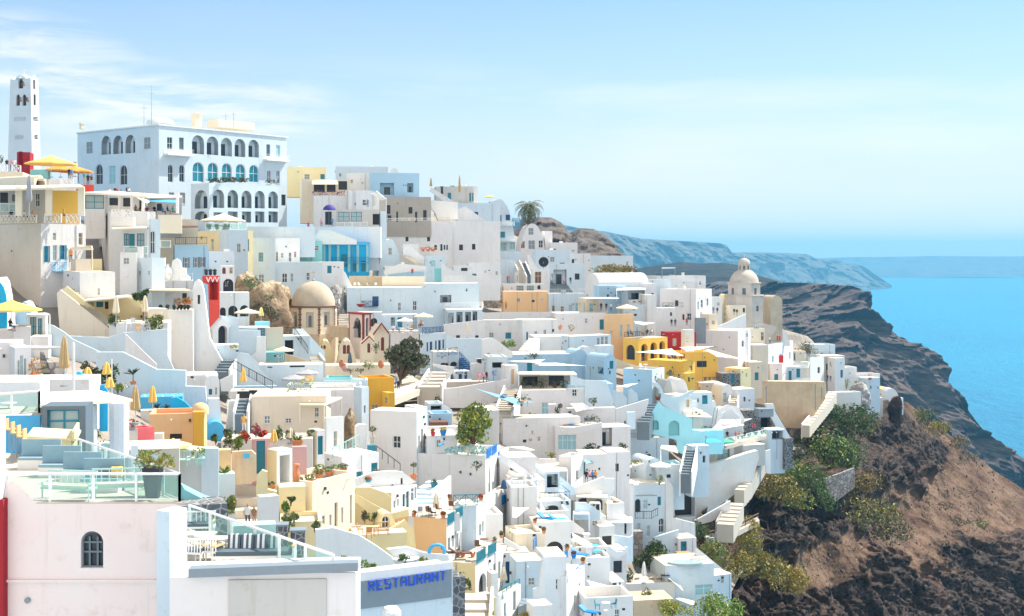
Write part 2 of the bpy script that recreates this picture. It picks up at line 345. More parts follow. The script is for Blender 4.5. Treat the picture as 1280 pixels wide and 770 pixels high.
def fittings(r,pr,q,lx,ly,zt,z0,rs,roof):
 "water spouts, vents, wall lamps and pipes, and a chimney, tank or aerial on some flat roofs"
 h=zt-rs-z0
 for fc,L,sg in((pr,lx,1),(q,ly,-1)):
  if L<2.2 or h<1.2:continue
  for k in range(FR.choice((1,2,2,3))):
   u=FR.uniform(.12,.9)*L;t=FR.random();g=G()
   if t<.35:z=zt-rs-.45;g.tube(fc.at(u,z,.02*sg),fc.at(u,z-.05,-.35*sg),.06,n=5);mk('water_spout',g,'wp',r)
   elif t<.6:z=z0+h*FR.uniform(.45,.85);g.box(fc.at(u,z,-.02*sg),fc.u*.28,fc.v*(.018*sg),(0,0,.2));mk('vent',g,'dark',r)
   elif t<.8:z=z0+h*FR.uniform(.4,.8);g.box(fc.at(u,z,-.16*sg),fc.u*.16,fc.v*(.157*sg),(0,0,.24));mk('wall_lamp',g,'iron',r)
   else:g.tube(fc.at(u,zt-rs-.1,-.05*sg),fc.at(u,z0-1,-.05*sg),.035,n=4);mk('cable',g,'gp',r)
 if roof=='flat'and lx>3 and ly>3 and FR.random()<.6:
  b=pr.at(FR.uniform(.25,.8)*lx,zt-.3,FR.uniform(.3,.8)*ly);t=FR.random();g=G()
  if FR.random()<.35:
   k=int(lx/.5);z=zt+.9;gr_=G();gr_.tube(pr.at(.1,z,.1),pr.at(lx-.1,z,.1),.03,n=4);gr_.tube(pr.at(lx-.1,z,.1),pr.at(lx-.1,z,ly-.1),.03,n=4)
   for i in range(k+1):gr_.tube(pr.at(.1+(lx-.2)*i/k,zt,.1),pr.at(.1+(lx-.2)*i/k,z,.1),.02,n=3)
   mk('roof_railing',gr_,FR.choice(('wp','gp','iron','wp')),r)
  if t<.35:g.cbox(b,.5,.5,.9,pr.a);g.cbox(b+Vector((0,0,.9)),.7,.7,.12,pr.a);mk('chimney',g,'cw',r)
  elif t<.6:g.tube(b,b+Vector((0,0,2.2)),.03,n=4);g.tube(b+Vector((-.5,0,1.9)),b+Vector((.5,0,1.9)),.02,n=3);g.tube(b+Vector((-.35,0,1.6)),b+Vector((.35,0,1.6)),.02,n=3);mk('aerial',g,'gp',r)
  elif t<.8:g.cbox(b,.9,.4,.65,pr.a);mk('cooling_unit',g,'wp',r)
  else:g.tube(b+Vector((-.5,0,.5)),b+Vector((.6,0,.5)),.35,n=12);g.cbox(b,.9,.3,.3);mk('water_tank',g,'gp',r)
def pts(p):
 q=[float(z)for z in p.replace(';',' ').replace(',',' ').split()]
 return list(zip(q[::2],q[1::2]))
def WALL(label,p,a=70,s=None,th=.35,m='white',drop=0,win='',name='wall',cat='wall',parent=None,group=None,an=0,part='wall'):
 "free-standing wall whose outline is given in picture coordinates on a vertical plane"
 P=[(PX(x),PY(y))for x,y in pts(p)];ax,ay=P[an];s=s or field(ax,ay)
 pl=Plane(W(ax,ay,s),R(a));uz=[pl.uz(x,y)for x,y in P]
 O=openings(pl,parsewin(win)['R'],m);g=G();g.prism(pl,uz,th,[(o[6],min(o[1][1],max(th-.02,.05)))for o in O])
 if parent is None and not O:
  return mk(name,g,m,label=label,cat=cat,group=group,org=pl.at(uz[0][0],min(z for _,z in uz)))
 if parent is None:r=root(name,pl.at(uz[0][0],min(z for _,z in uz)),label,cat,group)
 else:r=parent
 w=mk(part,g,m,r)
 for o in O:
  st=list(o[1]);st[1]=min(st[1],max(th-.03,.05));make_opening(pl,(o[0],tuple(st))+o[2:],w if parent is not None else r,m,1)
 return r
def line3(p,ss=None):
 P=[(PX(x),PY(y))for x,y in pts(p)];ss=ss if isinstance(ss,(list,tuple))else[ss]*len(P)
 return[W(x,y,s or field(x,y))for(x,y),s in zip(P,ss)]
def RAIL(p,s,parent=None,label=None,style='bars',h=1.,m='wp',group=None,name='railing'):
 "railing whose foot runs through the picture points p"
 L=line3(p,s);g=G();gg=G()
 for A,B in zip(L,L[1:]):
  n=max(1,round((B-A).length/(1.4 if style!='lattice'else 2.)))
  up=Vector((0,0,h));d=(B-A);ln=d.length;d=d/ln;side=Vector((-d.y,d.x,0)).normalized()
  for i in range(n+1):
   q=A+(B-A)*i/n;g.tube(q,q+up,.045 if style!='lattice'else.1,n=4)
  g.tube(A+up,B+up,.05,n=4)
  if style=='bars':
   g.tube(A+up*.1,B+up*.1,.03,n=4)
   k=int(ln/.28)
   for i in range(1,k):q=A+(B-A)*i/k;g.tube(q+up*.1,q+up,.02,n=3,cap=False)
  elif style=='rails':
   for z in(.25,.5,.75):g.tube(A+up*z,B+up*z,.05,n=4)
  elif style=='glass':
   g.tube(A+up*.06,B+up*.06,.03,n=4)
   gg.box(A+up*.1,B-A,side*.02,up*.85)
  elif style=='lattice':
   k=max(2,int(ln/.45))
   for i in range(k):
    a=A+(B-A)*i/k;b=A+(B-A)*(i+1)/k
    g.tube(a,b+up,.045,n=4);g.tube(b,a+up,.045,n=4)
   g.tube(A+up*.5,B+up*.5,.04,n=4);g.tube(A+up*.04,B+up*.04,.05,n=4)
  elif style=='cross':
   k=max(1,int(ln/.9))
   for i in range(k):
    a=A+(B-A)*i/k;b=A+(B-A)*(i+1)/k
    g.tube(a,b+up,.03,n=4);g.tube(b,a+up,.03,n=4)
   k=int(ln/.22)
   for i in range(1,k):q=A+(B-A)*i/k;g.tube(q+up*.05,q+up,.018,n=3,cap=False)
   g.tube(A+up*.05,B+up*.05,.03,n=4)
 if parent is not None:
  o=mk(name,g,m,parent)
  if gg.v:mk('glass',gg,'clearglass',o)
  return o
 if gg.v:
  r=root(name,L[0],label,'railing',group);mk('rail_frame',g,m,r);mk('glass',gg,'clearglass',r);return r
 return mk(name,g,m,label=label,cat='railing',group=group)
def STAIR(label,p,s,w=1.6,m='path',side=None,a=None,n=None,par='white',group='stairways between the houses',ck=(1,1)):
 "steps from the first to the last picture point; cheeks are the side walls"
 L=line3(p,s);r=root('staircase',L[-1],label,'staircase',group);g=G();gw=G()
 for A,B in zip(L,L[1:]):
  if A.z<B.z:A,B=B,A
  d=Vector((B.x-A.x,B.y-A.y,0));d=d if d.length>.3 else Vector((.3,-.3,0))
  if a is not None:d=Vector((math.cos(R(a)),math.sin(R(a)),0))*d.length
  sd=Vector((-d.y,d.x,0)).normalized()*w;k=n or max(3,round((A.z-B.z)/.2));dz=(A.z-B.z)/k
  for i in range(k):
   q=A+d*(i/k)-sd/2;q.z=A.z-dz*(i+1);g.box(q-Vector((0,0,2.4)),d/k,sd,(0,0,2.4+dz))
  for j,sg in enumerate((-1,1)):
   if not ck[j]:continue
   t=sd.normalized()*.2*sg;o=A+sd/2*sg;o2=o+d
   v=[Vector((o.x,o.y,A.z-2.8)),Vector((o2.x,o2.y,B.z-2.8)),Vector((o2.x,o2.y,B.z+.5)),Vector((o.x,o.y,A.z+.5))]
   gw.add(v+[q+t for q in v],[(0,1,2,3),(7,6,5,4),(0,4,5,1),(1,5,6,2),(2,6,7,3),(3,7,4,0)])
 mk('steps',g,m,r)
 if gw.v:mk('side_wall',gw,par,r)
 return r
def PT(x,y,s=None):
 x,y=PX(x),PY(y);s=s or field(x,y);return W(x,y,s),s
def UMB(label,x,ytop,ybase,s=None,dia=3.,m='canvas',shut=False,square=False,group='parasols in the town',pole='steel'):
 A,s=PT(x,ybase,s);h=(PY(ybase)-PY(ytop))/s;r=root('parasol',A,label,'parasol',group)
 g=G();g.tube(A,A+Vector((0,0,h*.97)),.035,n=6);mk('pole',g,pole,r)
 g=G();g.lathe(A,[(.0,.09),(.28,.08),(.3,.0)],10);mk('base',g,'gp',r)
 g=G()
 if shut:
  n=12;prof=[(.02,h),(.09,h*.97),(.17,h*.85),(.24,h*.62),(.30,h*.42),(.26,h*.36),(.05,h*.38)]
  g.lathe(A,prof,n)
  for i,v in enumerate(g.v):
   k=1.+(.28 if(i%n)%2 else-.18);c=Vector((A.x,A.y,v.z));g.v[i]=c+(v-c)*k
  g.lathe(A+Vector((0,0,h*.55)),[(.21,-.03),(.25,0),(.21,.04)],10)
 else:
  n=4 if square else 8;rr=dia/2;drop=.16*dia
  prof=[(.02,h),(.06,h+.04),(rr*.15,h-drop*.18),(rr*.5,h-drop*.52),(rr,h-drop),(rr*1.005,h-drop-.18),(rr*.99,h-drop-.02),(rr*.5,h-drop*.55),(.04,h-.05)]
  g.lathe(A,prof,n,a0=.4,a1=.4+2*math.pi)
  gs=G()
  for i in range(n):
   t=.4+2*math.pi*i/n;gs.tube(A+Vector((0,0,h-.1)),A+Vector((rr*math.cos(t)*.97,rr*math.sin(t)*.97,h-drop-.05)),.015,n=3)
  mk('ribs',gs,pole,r)
 mk('canopy',g,m,r);return r
def SAIL(label,p,ss,m='sw',sag=.35,name='shade_sail',group='shade sails over the terraces'):
 L=line3(p,ss);g=G();n=8
 if len(L)==3:L=[L[0],L[1],L[2],(L[2]+L[0])/2]
 c=sum(L,Vector())/4;vs=[]
 for j in range(n+1):
  for i in range(n+1):
   u,v=i/n,j/n;q=L[0]*(1-u)*(1-v)+L[1]*u*(1-v)+L[2]*u*v+L[3]*(1-u)*v
   e=16*u*(1-u)*v*(1-v);k=(1-4*(u-.5)**2*0);q=q.copy();q.z-=sag*e
   pull=.10*(max(4*u*(1-u)*(1 if j in(0,n)else 0),4*v*(1-v)*(1 if i in(0,n)else 0)));q+=(c-q)*pull
   vs.append(q)
 fs=[(j*(n+1)+i,j*(n+1)+i+1,(j+1)*(n+1)+i+1,(j+1)*(n+1)+i)for j in range(n)for i in range(n)]
 g.add(vs,fs);k=len(vs);g.add([v-Vector((0,0,.03))for v in vs],[tuple(reversed(f))for f in fs])
 return mk(name,g,m,label=label,cat='shade sail',group=group,smooth=True)
def SLAB(label,p,ss,th=.2,m='wp',posts=0,name='pergola',cat=None,group=None,slats=0,pm='wp',ph=2.4,parent=None,pn=None):
 "roof slab or canopy through four picture points, with posts below its corners"
 L=line3(p,ss);g=G();up=Vector((0,0,th));cat=cat or name.split('_')[-1]
 if parent is None:r=root(name,L[0]-Vector((0,0,ph if posts else 0)),label,cat,group)
 else:r=parent
 if slats:
  for i in range(slats):
   t=i/(slats-1);a=L[0]+(L[3]-L[0])*t;b=L[1]+(L[2]-L[1])*t;g.tube(a,b,.06,n=4)
  g.tube(L[0],L[3],.09,n=4);g.tube(L[1],L[2],.09,n=4)
 else:
  n=len(L);g.add(L+[q-up for q in L],[tuple(range(n)),tuple(reversed(range(n,2*n)))]+[(i,i+n,(i+1)%n+n,(i+1)%n)for i in range(n)])
 mk(pn or('roof_panel'if parent is None else 'canopy'),g,m,r)
 for i in range(posts):
  g=G();q=L[i];c=sum(L,Vector())/len(L);e=q+(c-q)*.04;g.tube(e-Vector((0,0,ph)),e-up*.5,.08,n=6);mk('post',g,pm,r)
 return r
def leafball(g,c,rx,ry,rz,n,size,mats=1,flat=.5,rnd=random):
 for _ in range(n):
  while 1:
   q=Vector((rnd.uniform(-1,1),rnd.uniform(-1,1),rnd.uniform(-1,1)))
   if.25<q.length<1:break
  q=q.normalized()*(q.length**.4)
  p=c+Vector((q.x*rx,q.y*ry,q.z*rz))
  if noise.noise(p*(.9/max(size*3,.25)))<-.12:continue
  if rnd.random()<.08:p=c+(p-c)*rnd.uniform(1.05,1.35)
  d=Vector((rnd.gauss(0,1),rnd.gauss(0,1),rnd.gauss(0,1)*.7)).normalized()
  e=d.orthogonal().normalized();f=d.cross(e);k=size*rnd.uniform(.6,1.5)
  t=rnd.uniform(0,6.28);e,f=e*math.cos(t)+f*math.sin(t),f*math.cos(t)-e*math.sin(t)
  g.add([p-e*k,p-f*k*.45,p+e*k,p+f*k*.45],[(0,1,2,3)],rnd.randrange(mats))
def BUSH(label,x,y,wpx,hpx,s=None,mats=('leaf','lo'),n=700,size=None,name='bush',cat='bush',group='bushes on the slope',depth=None,lobes=6):
 "bush sitting on picture point (x,y) = centre of its foot"
 A,s=PT(x,y,s);w=wpx/CR[2]/s;h=hpx/CR[2]/s;d=depth or w*.8;g=G();size=size or max(.10,.018*w+.09)
 rnd=random.Random(int(x*31+y*17))
 for i in range(lobes):
  t=rnd.uniform(0,6.28);k=rnd.uniform(.1,.85);f=rnd.uniform(.6,1.15)
  c=A+Vector((math.cos(t)*w*.5*k,math.sin(t)*d*.5*k,h*rnd.uniform(.2,.66)*(1.1-k*.5)))
  leafball(g,c,w*.26*f,d*.26*f,h*.33*f,int(n/lobes*f),size,len(mats),rnd=rnd)
 r=root(name,A,label,cat,group);mk('foliage',g,list(mats),r)
 g=G()
 for i in range(4):
  t=i*1.6;g.tube(A-Vector((0,0,.3)),A+Vector((math.cos(t)*w*.2,math.sin(t)*d*.2,h*.55)),.03*w/2+.02,.01,5)
 mk('stem',g,'bark',r);return r
def TREE(label,x,ybase,ytop,wpx,s=None,mats=('ld','leaf'),n=3500,crown=.72,lobes=14,size=.22,group=None,lean=0,cx=0,depth=None):
 A,s=PT(x,ybase,s);w=wpx/CR[2]/s;h=(PY(ybase)-PY(ytop))/s;rnd=random.Random(int(x*7+ytop));r=root('tree',A,label,'tree',group)
 g=G();C0=A+Vector((cx/CR[2]/s,0,h*(1-crown/2)));d=depth or w*.8
 fork=A+Vector((lean*.5,0,h*(1-crown)*.8));gt=G();gt.tube(A-Vector((0,0,.5)),fork,.05*w,.038*w,8)
 for i in range(lobes):
  t=i*2.4+rnd.uniform(-.4,.4);k=math.sqrt((i+.5)/lobes)*rnd.uniform(.5,.85);z=rnd.uniform(-.40,.42)*(1-k*.5)
  c=C0+Vector((math.cos(t)*w*.5*k,math.sin(t)*d*.5*k,h*crown*z))
  q=rnd.uniform(.10,.23);leafball(g,c,w*q,d*q,h*crown*q*1.0,n//lobes,size,len(mats),rnd=rnd)
  gt.tube(fork,fork+(c-fork)*.55+Vector((0,0,-.1)),.018*w,.012*w,5,cap=False);gt.tube(fork+(c-fork)*.55+Vector((0,0,-.1)),c,.012*w,.004*w,4,cap=False)
 mk('crown',g,list(mats),r);mk('trunk',gt,'bark',r);return r
def POT(label,x,y,s=None,r=.28,h=.45,m='tc',leaf=('leaf',),lh=.6,lr=.45,kind='bushy',group='potted plants on the terraces',tall=0):
 A,s=PT(x,y,s);rt=root('potted_plant',A,label,'potted plant',group)
 g=G();g.lathe(A,[(0,0),(r*.65,0),(r*.8,h*.3),(r,h*.85),(r*1.1,h*.86),(r*1.1,h),(r*.85,h),(r*.8,h*.85),(0,h*.85)],10);mk('pot',g,m,rt)
 g=G();rnd=random.Random(int(x*13+y))
 if kind=='bushy':
  if tall:g.tube(A+Vector((0,0,h*.8)),A+Vector((0,0,h+tall)),.03,.02,5,m=len(leaf))
  leafball(g,A+Vector((0,0,h+tall+lh*.45)),lr,lr,lh*.6,160,.10,len(leaf),rnd=rnd)
 else:
  for i in range(26):
   t=rnd.uniform(0,6.28);e=rnd.uniform(.25,1.25);b=A+Vector((0,0,h*.9+tall));L=lh*rnd.uniform(.7,1.2)
   d=Vector((math.cos(t)*math.cos(e),math.sin(t)*math.cos(e),math.sin(e)));sd=Vector((-math.sin(t),math.cos(t),0))*.04
   mid=b+d*L*.6;tip=b+d*L+Vector((0,0,-L*.18));g.add([b-sd,b+sd,mid+sd*1.2,tip,mid-sd*1.2],[(0,1,2,3,4)],0)
  if tall:g.tube(A+Vector((0,0,h*.8)),A+Vector((0,0,h+tall)),.05,.04,5,m=len(leaf))
 mk('plant',g,list(leaf)+['bark'],rt);return rt
PROTO={}
def table_parts(rt,A,kind,mt):
 if kind=='round':
  g=G();g.lathe(A+Vector((0,0,.71)),[(0,0),(.4,0),(.41,.02),(.4,.04),(0,.04)],14);mk('tabletop',g,mt,rt)
  g=G();g.tube(A+Vector((0,0,.03)),A+Vector((0,0,.71)),.03);g.lathe(A,[(0,.04),(.22,.03),(.24,0)],10);mk('pedestal',g,mt,rt)
 else:
  g=G();g.cbox(A+Vector((0,0,.70)),1.1,.7,.05);mk('tabletop',g,mt,rt)
  for sx in(-1,1):
   for sy in(-1,1):g=G();g.tube(A+Vector((sx*.48,sy*.29,0)),A+Vector((sx*.48,sy*.29,.7)),.03,n=4);mk('leg',g,mt,rt)
def chair_parts(rt,A,ms):
 g=G();g.cbox(A+Vector((0,0,.42)),.46,.44,.05);mk('seat',g,ms,rt)
 g=G();g.box(A+Vector((-.23,.2,.47)),(.46,0,0),(0,.04,0),(0,.06,.42));mk('backrest',g,ms,rt)
 for sx in(-1,1):
  for sy in(-1,1):g=G();g.tube(A+Vector((sx*.2,sy*.19,0)),A+Vector((sx*.2,sy*.19,.43)),.022,n=4);mk('leg',g,ms,rt)
def lounger_parts(rt,A,ms):
 g=G();g.box(A+Vector((-.33,-.95,.28)),(.66,0,0),(0,1.25,0),(0,0,.1));mk('mattress',g,ms,rt)
 g=G();g.box(A+Vector((-.33,.3,.3)),(.66,0,0),(0,.6,.42),(0,-.06,.09));mk('backrest',g,ms,rt)
 for sx in(-1,1):
  for y in(-.8,.6):g=G();g.tube(A+Vector((sx*.28,y,0)),A+Vector((sx*.28,y,.3)),.03,n=4);mk('leg',g,'wp',rt)
def FUR(kind,label,x,y,s=None,rot=0,m='wp',group=None):
 A,s=PT(x,y,s);key=(kind,m)
 if key not in PROTO:
  nm,cat={'round':('round_table','table'),'table':('table','table'),'chair':('chair','chair'),'lounger':('sun_lounger','sun lounger')}[kind]
  rt=root(nm,A,label,cat);{'chair':lambda:chair_parts(rt,A,m),'lounger':lambda:lounger_parts(rt,A,m)}.get(kind,lambda:table_parts(rt,A,kind,m))()
  PROTO[key]=rt;o=rt
 else:
  src=PROTO[key];o=src.copy();COL.objects.link(o)
  for ch in list(src.children):
   c=ch.copy();COL.objects.link(c);c.parent=o
  o['label']=label;o.location=A
 o.rotation_euler=(0,0,R(rot))
 o['group']=group or{'chair':'chairs on the terraces','lounger':'sun loungers on the terraces','round':'tables on the terraces','table':'tables on the terraces'}[kind]
 return o
def person_mesh(pose):
 if pose=='sit':
  J=dict(pel=(0,0,.52),ch=(0,.04,.98),neck=(0,.03,1.08),head=(0,.0,1.16),top=(0,.0,1.30),hl=(-.1,0,.52),kl=(-.12,-.42,.52),fl=(-.12,-.44,.08),tl=(-.12,-.58,.04),hr=(.1,0,.52),kr=(.12,-.42,.52),fr=(.12,-.44,.08),tr=(.12,-.58,.04),sl=(-.18,.03,.98),el=(-.24,-.06,.74),wl=(-.16,-.28,.70),gl=(-.14,-.36,.70),sr=(.18,.03,.98),er=(.24,-.06,.74),wr=(.16,-.28,.70),gr=(.14,-.36,.70))
 else:
  st=.0 if pose=='stand'else.22
  J=dict(pel=(0,0,.93),ch=(0,.0,1.34),neck=(0,0,1.47),head=(0,-.02,1.56),top=(0,-.02,1.70),hl=(-.1,0,.90),kl=(-.11,-st,.50),fl=(-.12,-st*.7,.08),tl=(-.13,-st*.7-.14,.04),hr=(.1,0,.90),kr=(.11,st*.3,.50),fr=(.12,st,.08),tr=(.13,st-.14,.04),sl=(-.19,0,1.38),el=(-.26,.05-st*.2,1.12),wl=(-.25,-.06-st*.3,.89),gl=(-.24,-.09-st*.3,.80),sr=(.19,0,1.38),er=(.26,.02+st*.2,1.12),wr=(.25,-.08,.89),gr=(.24,-.11,.80))
 rad=dict(pel=.145,ch=.15,neck=.06,head=.095,top=.08,hl=.095,hr=.095,kl=.062,kr=.062,fl=.045,fr=.045,tl=.04,tr=.04,sl=.068,sr=.068,el=.045,er=.045,wl=.033,wr=.033,gl=.038,gr=.038)
 E=[('pel','ch'),('ch','neck'),('neck','head'),('head','top'),('pel','hl'),('hl','kl'),('kl','fl'),('fl','tl'),('pel','hr'),('hr','kr'),('kr','fr'),('fr','tr'),('ch','sl'),('sl','el'),('el','wl'),('wl','gl'),('ch','sr'),('sr','er'),('er','wr'),('wr','gr')]
 ks=list(J);me=bpy.data.meshes.new('person_body');me.from_pydata([J[k]for k in ks],[(ks.index(a),ks.index(b))for a,b in E],[])
 ob=bpy.data.objects.new('tmp_person',me);COL.objects.link(ob)
 md=ob.modifiers.new('s','SKIN');md.use_smooth_shade=True
 for k,sv in zip(ks,me.skin_vertices[0].data):sv.radius=(rad[k]*(1.15 if k in('pel','ch')else 1),rad[k]*(.8 if k in('pel','ch')else 1));sv.use_root=(k=='pel')
 sd=ob.modifiers.new('d','SUBSURF');sd.levels=1
 dg=bpy.context.evaluated_depsgraph_get();out=bpy.data.meshes.new_from_object(ob.evaluated_get(dg));out.name='person_body'
 bpy.data.objects.remove(ob)
 hz=J['neck'][2];hx,hy=J['head'][0],J['head'][1];top=J['top'][2]
 for v in out.vertices:
  if v.co.z>hz+.02:
   if v.co.y<hy-.05 and abs(v.co.x)<.035 and abs(v.co.z-(hz+.1))<.045:v.co.y-=.025
 for k in('skin','st','jeans','hair','black'):out.materials.append(M(k))
 for p in out.polygons:
  c=p.center;mi=0
  if c.z>hz+.01:mi=3 if(c.z>top-.045 or(c.y>hy+.02 and c.z>hz+.05))else 0
  elif pose=='sit':
   if c.z<.10:mi=4
   elif c.z<.62 and c.y<.2:mi=2 if c.z>.3 else 0
   else:mi=0 if(abs(c.x)>.13 and c.y<-.12)else 1
  else:
   if c.z<.09:mi=4
   elif c.z<.90 and abs(c.x)<.205:mi=2
   elif abs(c.x)>.215 and c.z<1.2:mi=0
   else:mi=1
  p.material_index=mi
 return out
PM={}
def PERSON(label,x,y,s=None,top='st',bot='jeans',hair='hair',pose='stand',rot=0,h=1.7,group='people in the town',skin='skin'):
 if pose not in PM:PM[pose]=person_mesh(pose)
 A,s=PT(x,y,s);o=bpy.data.objects.new('person',PM[pose]);COL.objects.link(o);o.location=A;o.rotation_euler=(0,0,R(rot));k=h/1.7;o.scale=(k,k,k)
 for i,mm in enumerate((skin,top,bot,hair,'black')):o.material_slots[i].link='OBJECT';o.material_slots[i].material=M(mm)
 ORG[o.name]=A
 return setp(o,label,'person',group)
# light, sky, camera
SUN_AZ,SUN_EL=58.,50.
w=bpy.data.worlds.new('World');SC.world=w;w.use_nodes=True;t=w.node_tree;bg=t.nodes['Background']
sky=t.nodes.new('ShaderNodeTexSky');sky.sky_type='NISHITA';sky.sun_disc=False;sky.sun_elevation=R(SUN_EL);sky.sun_rotation=R(SUN_AZ)
sky.air_density=1.0;sky.dust_density=.15;sky.ozone_density=2.6;sky.altitude=200
tc=t.nodes.new('ShaderNodeTexCoord');mp=t.nodes.new('ShaderNodeMapping');mp.inputs['Scale'].default_value=(1.1,1.1,7.5);mp.inputs['Location'].default_value=(4.3,.9,1.1)
t.links.new(tc.outputs['Generated'],mp.inputs['Vector'])
n1=nz(t,mp.outputs[0],2.1,7,.58,.35)
sp=t.nodes.new('ShaderNodeSeparateXYZ');t.links.new(tc.outputs['Generated'],sp.inputs[0])
band=ramp(t,sp.outputs[2],[(.0,0.),(.03,.5),(.07,.9),(.12,.9),(.155,.1),(.36,0.)])
cl=ramp(t,n1.outputs[0],[(.50,0.),(.68,.55)])
mm=t.nodes.new('ShaderNodeMath');mm.operation='MULTIPLY';t.links.new(band.outputs[0],mm.inputs[0]);t.links.new(cl.outputs[0],mm.inputs[1])
tint=mixc(t,1.,sky.outputs[0],(.74,.99,1.12),'MULTIPLY')
veil=ramp(t,sp.outputs[2],[(.0,.92),(.07,.8),(.13,.42),(.22,.16),(.42,.0),(.75,.6)])  # haze at the horizon; the white overhead is added to whiten the fill light
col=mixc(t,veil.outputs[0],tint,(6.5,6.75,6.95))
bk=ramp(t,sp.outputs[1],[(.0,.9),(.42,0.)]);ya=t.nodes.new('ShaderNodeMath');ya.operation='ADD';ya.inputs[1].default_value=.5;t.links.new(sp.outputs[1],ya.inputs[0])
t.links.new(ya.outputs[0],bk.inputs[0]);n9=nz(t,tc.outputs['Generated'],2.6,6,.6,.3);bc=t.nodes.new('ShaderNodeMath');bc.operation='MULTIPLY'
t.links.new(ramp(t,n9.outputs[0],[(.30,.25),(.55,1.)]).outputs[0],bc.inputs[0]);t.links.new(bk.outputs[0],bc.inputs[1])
col=mixc(t,bc.outputs[0],col,(8.8,8.6,8.6))  # bright bank behind the camera, out of view, added as fill light
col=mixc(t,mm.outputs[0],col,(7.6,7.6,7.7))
for(px_,py_,a_,b_)in((150,128,.9972,.9995),(18,74,.9993,.99995),(300,138,.9975,.9996)):
 cd=Vector(((px_-640)/F,1,(HY-py_)/F)).normalized();sc_=t.nodes.new('ShaderNodeMapping');sc_.inputs['Scale'].default_value=(1,1,2.6);t.links.new(tc.outputs['Generated'],sc_.inputs['Vector'])
 nn=t.nodes.new('ShaderNodeVectorMath');nn.operation='NORMALIZE';t.links.new(sc_.outputs[0],nn.inputs[0]);dd=t.nodes.new('ShaderNodeVectorMath');dd.operation='DOT_PRODUCT';t.links.new(nn.outputs[0],dd.inputs[0]);dd.inputs[1].default_value=Vector((cd.x,cd.y,cd.z*2.6)).normalized()
 nc=nz(t,mp.outputs[0],9.,7,.62,.4);m1=t.nodes.new('ShaderNodeMath');m1.operation='MULTIPLY';t.links.new(ramp(t,dd.outputs['Value'],[(a_,0.),(b_,1.)]).outputs[0],m1.inputs[0]);t.links.new(ramp(t,nc.outputs[0],[(.42,0.),(.62,.8)]).outputs[0],m1.inputs[1])
 col=mixc(t,m1.outputs[0],col,(7.9,7.8,7.9))
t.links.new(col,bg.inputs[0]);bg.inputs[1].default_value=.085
sun=bpy.data.lights.new('sun','SUN');sun.energy=4.9;sun.angle=R(.53);sun.color=(1.,.93,.81)
so=bpy.data.objects.new('sun',sun);COL.objects.link(so)
az,el=R(SUN_AZ),R(SUN_EL);D=Vector((math.sin(az)*math.cos(el),math.cos(az)*math.cos(el),math.sin(el)))
so.rotation_euler=(-D).to_track_quat('-Z','Y').to_euler()
cam=bpy.data.cameras.new('camera');co=bpy.data.objects.new('camera',cam);COL.objects.link(co)
co.location=(0,0,0);co.rotation_euler=(R(90),0,0);cam.sensor_width=36;cam.lens=36*F/1280;cam.shift_y=-(385-HY)/1280;cam.clip_start=.5;cam.clip_end=90000
SC.camera=co
SC.view_settings.view_transform='Standard';SC.view_settings.look='None';SC.view_settings.exposure=EXPO;SC.view_settings.gamma=1;SC.view_settings.use_curve_mapping=False
SC.cycles.max_bounces=6;SC.cycles.diffuse_bounces=4;SC.cycles.glossy_bounces=2;SC.cycles.transparent_max_bounces=8;SC.cycles.volume_bounces=0
SC.cycles.use_denoising=True;SC.cycles.sample_clamp_indirect=6;SC.cycles.use_adaptive_sampling=True;SC.cycles.adaptive_threshold=.02
SC.cycles.volume_step_rate=4;SC.cycles.caustics_reflective=False;SC.cycles.caustics_refractive=False
# sea and distant land
def watermat():
 m,t,b=nt('water');b.inputs['Base Color'].default_value=(.010,.165,.34,1);b.inputs['Roughness'].default_value=.28;b.inputs['IOR'].default_value=1.33;b.inputs['Specular IOR Level'].default_value=.28
 p=pos(t,(1,.35,1));n=nz(t,p,.05,8,.75);n2=nz(t,pos(t,(1,.25,1)),.002,4,.6)
 col=mixc(t,ramp(t,n2.outputs[0],[(.35,0.),(.65,1.)]).outputs[0],(.003,.19,.36),(.005,.27,.44));col=mixc(t,ramp(t,nz(t,pos(t,(1,.16,1)),.045,8,.8).outputs[0],[(.44,.0),(.60,.75)]).outputs[0],col,(.01,.29,.49));t.links.new(col,b.inputs['Base Color'])  # lighter streaks mixed into the base colour stand in for wave glints
 bump(t,b,n.outputs[0],1.,9.)
watermat()
g=G();g.add([(-40000,-3000,SEA),(60000,-3000,SEA),(60000,80000,SEA),(-40000,80000,SEA)],[(0,1,2,3)])
mk('sea',g,'water',kind='structure',label='blue sea reaching the horizon under the cliffs',cat='sea',org=Vector((0,0,SEA)))
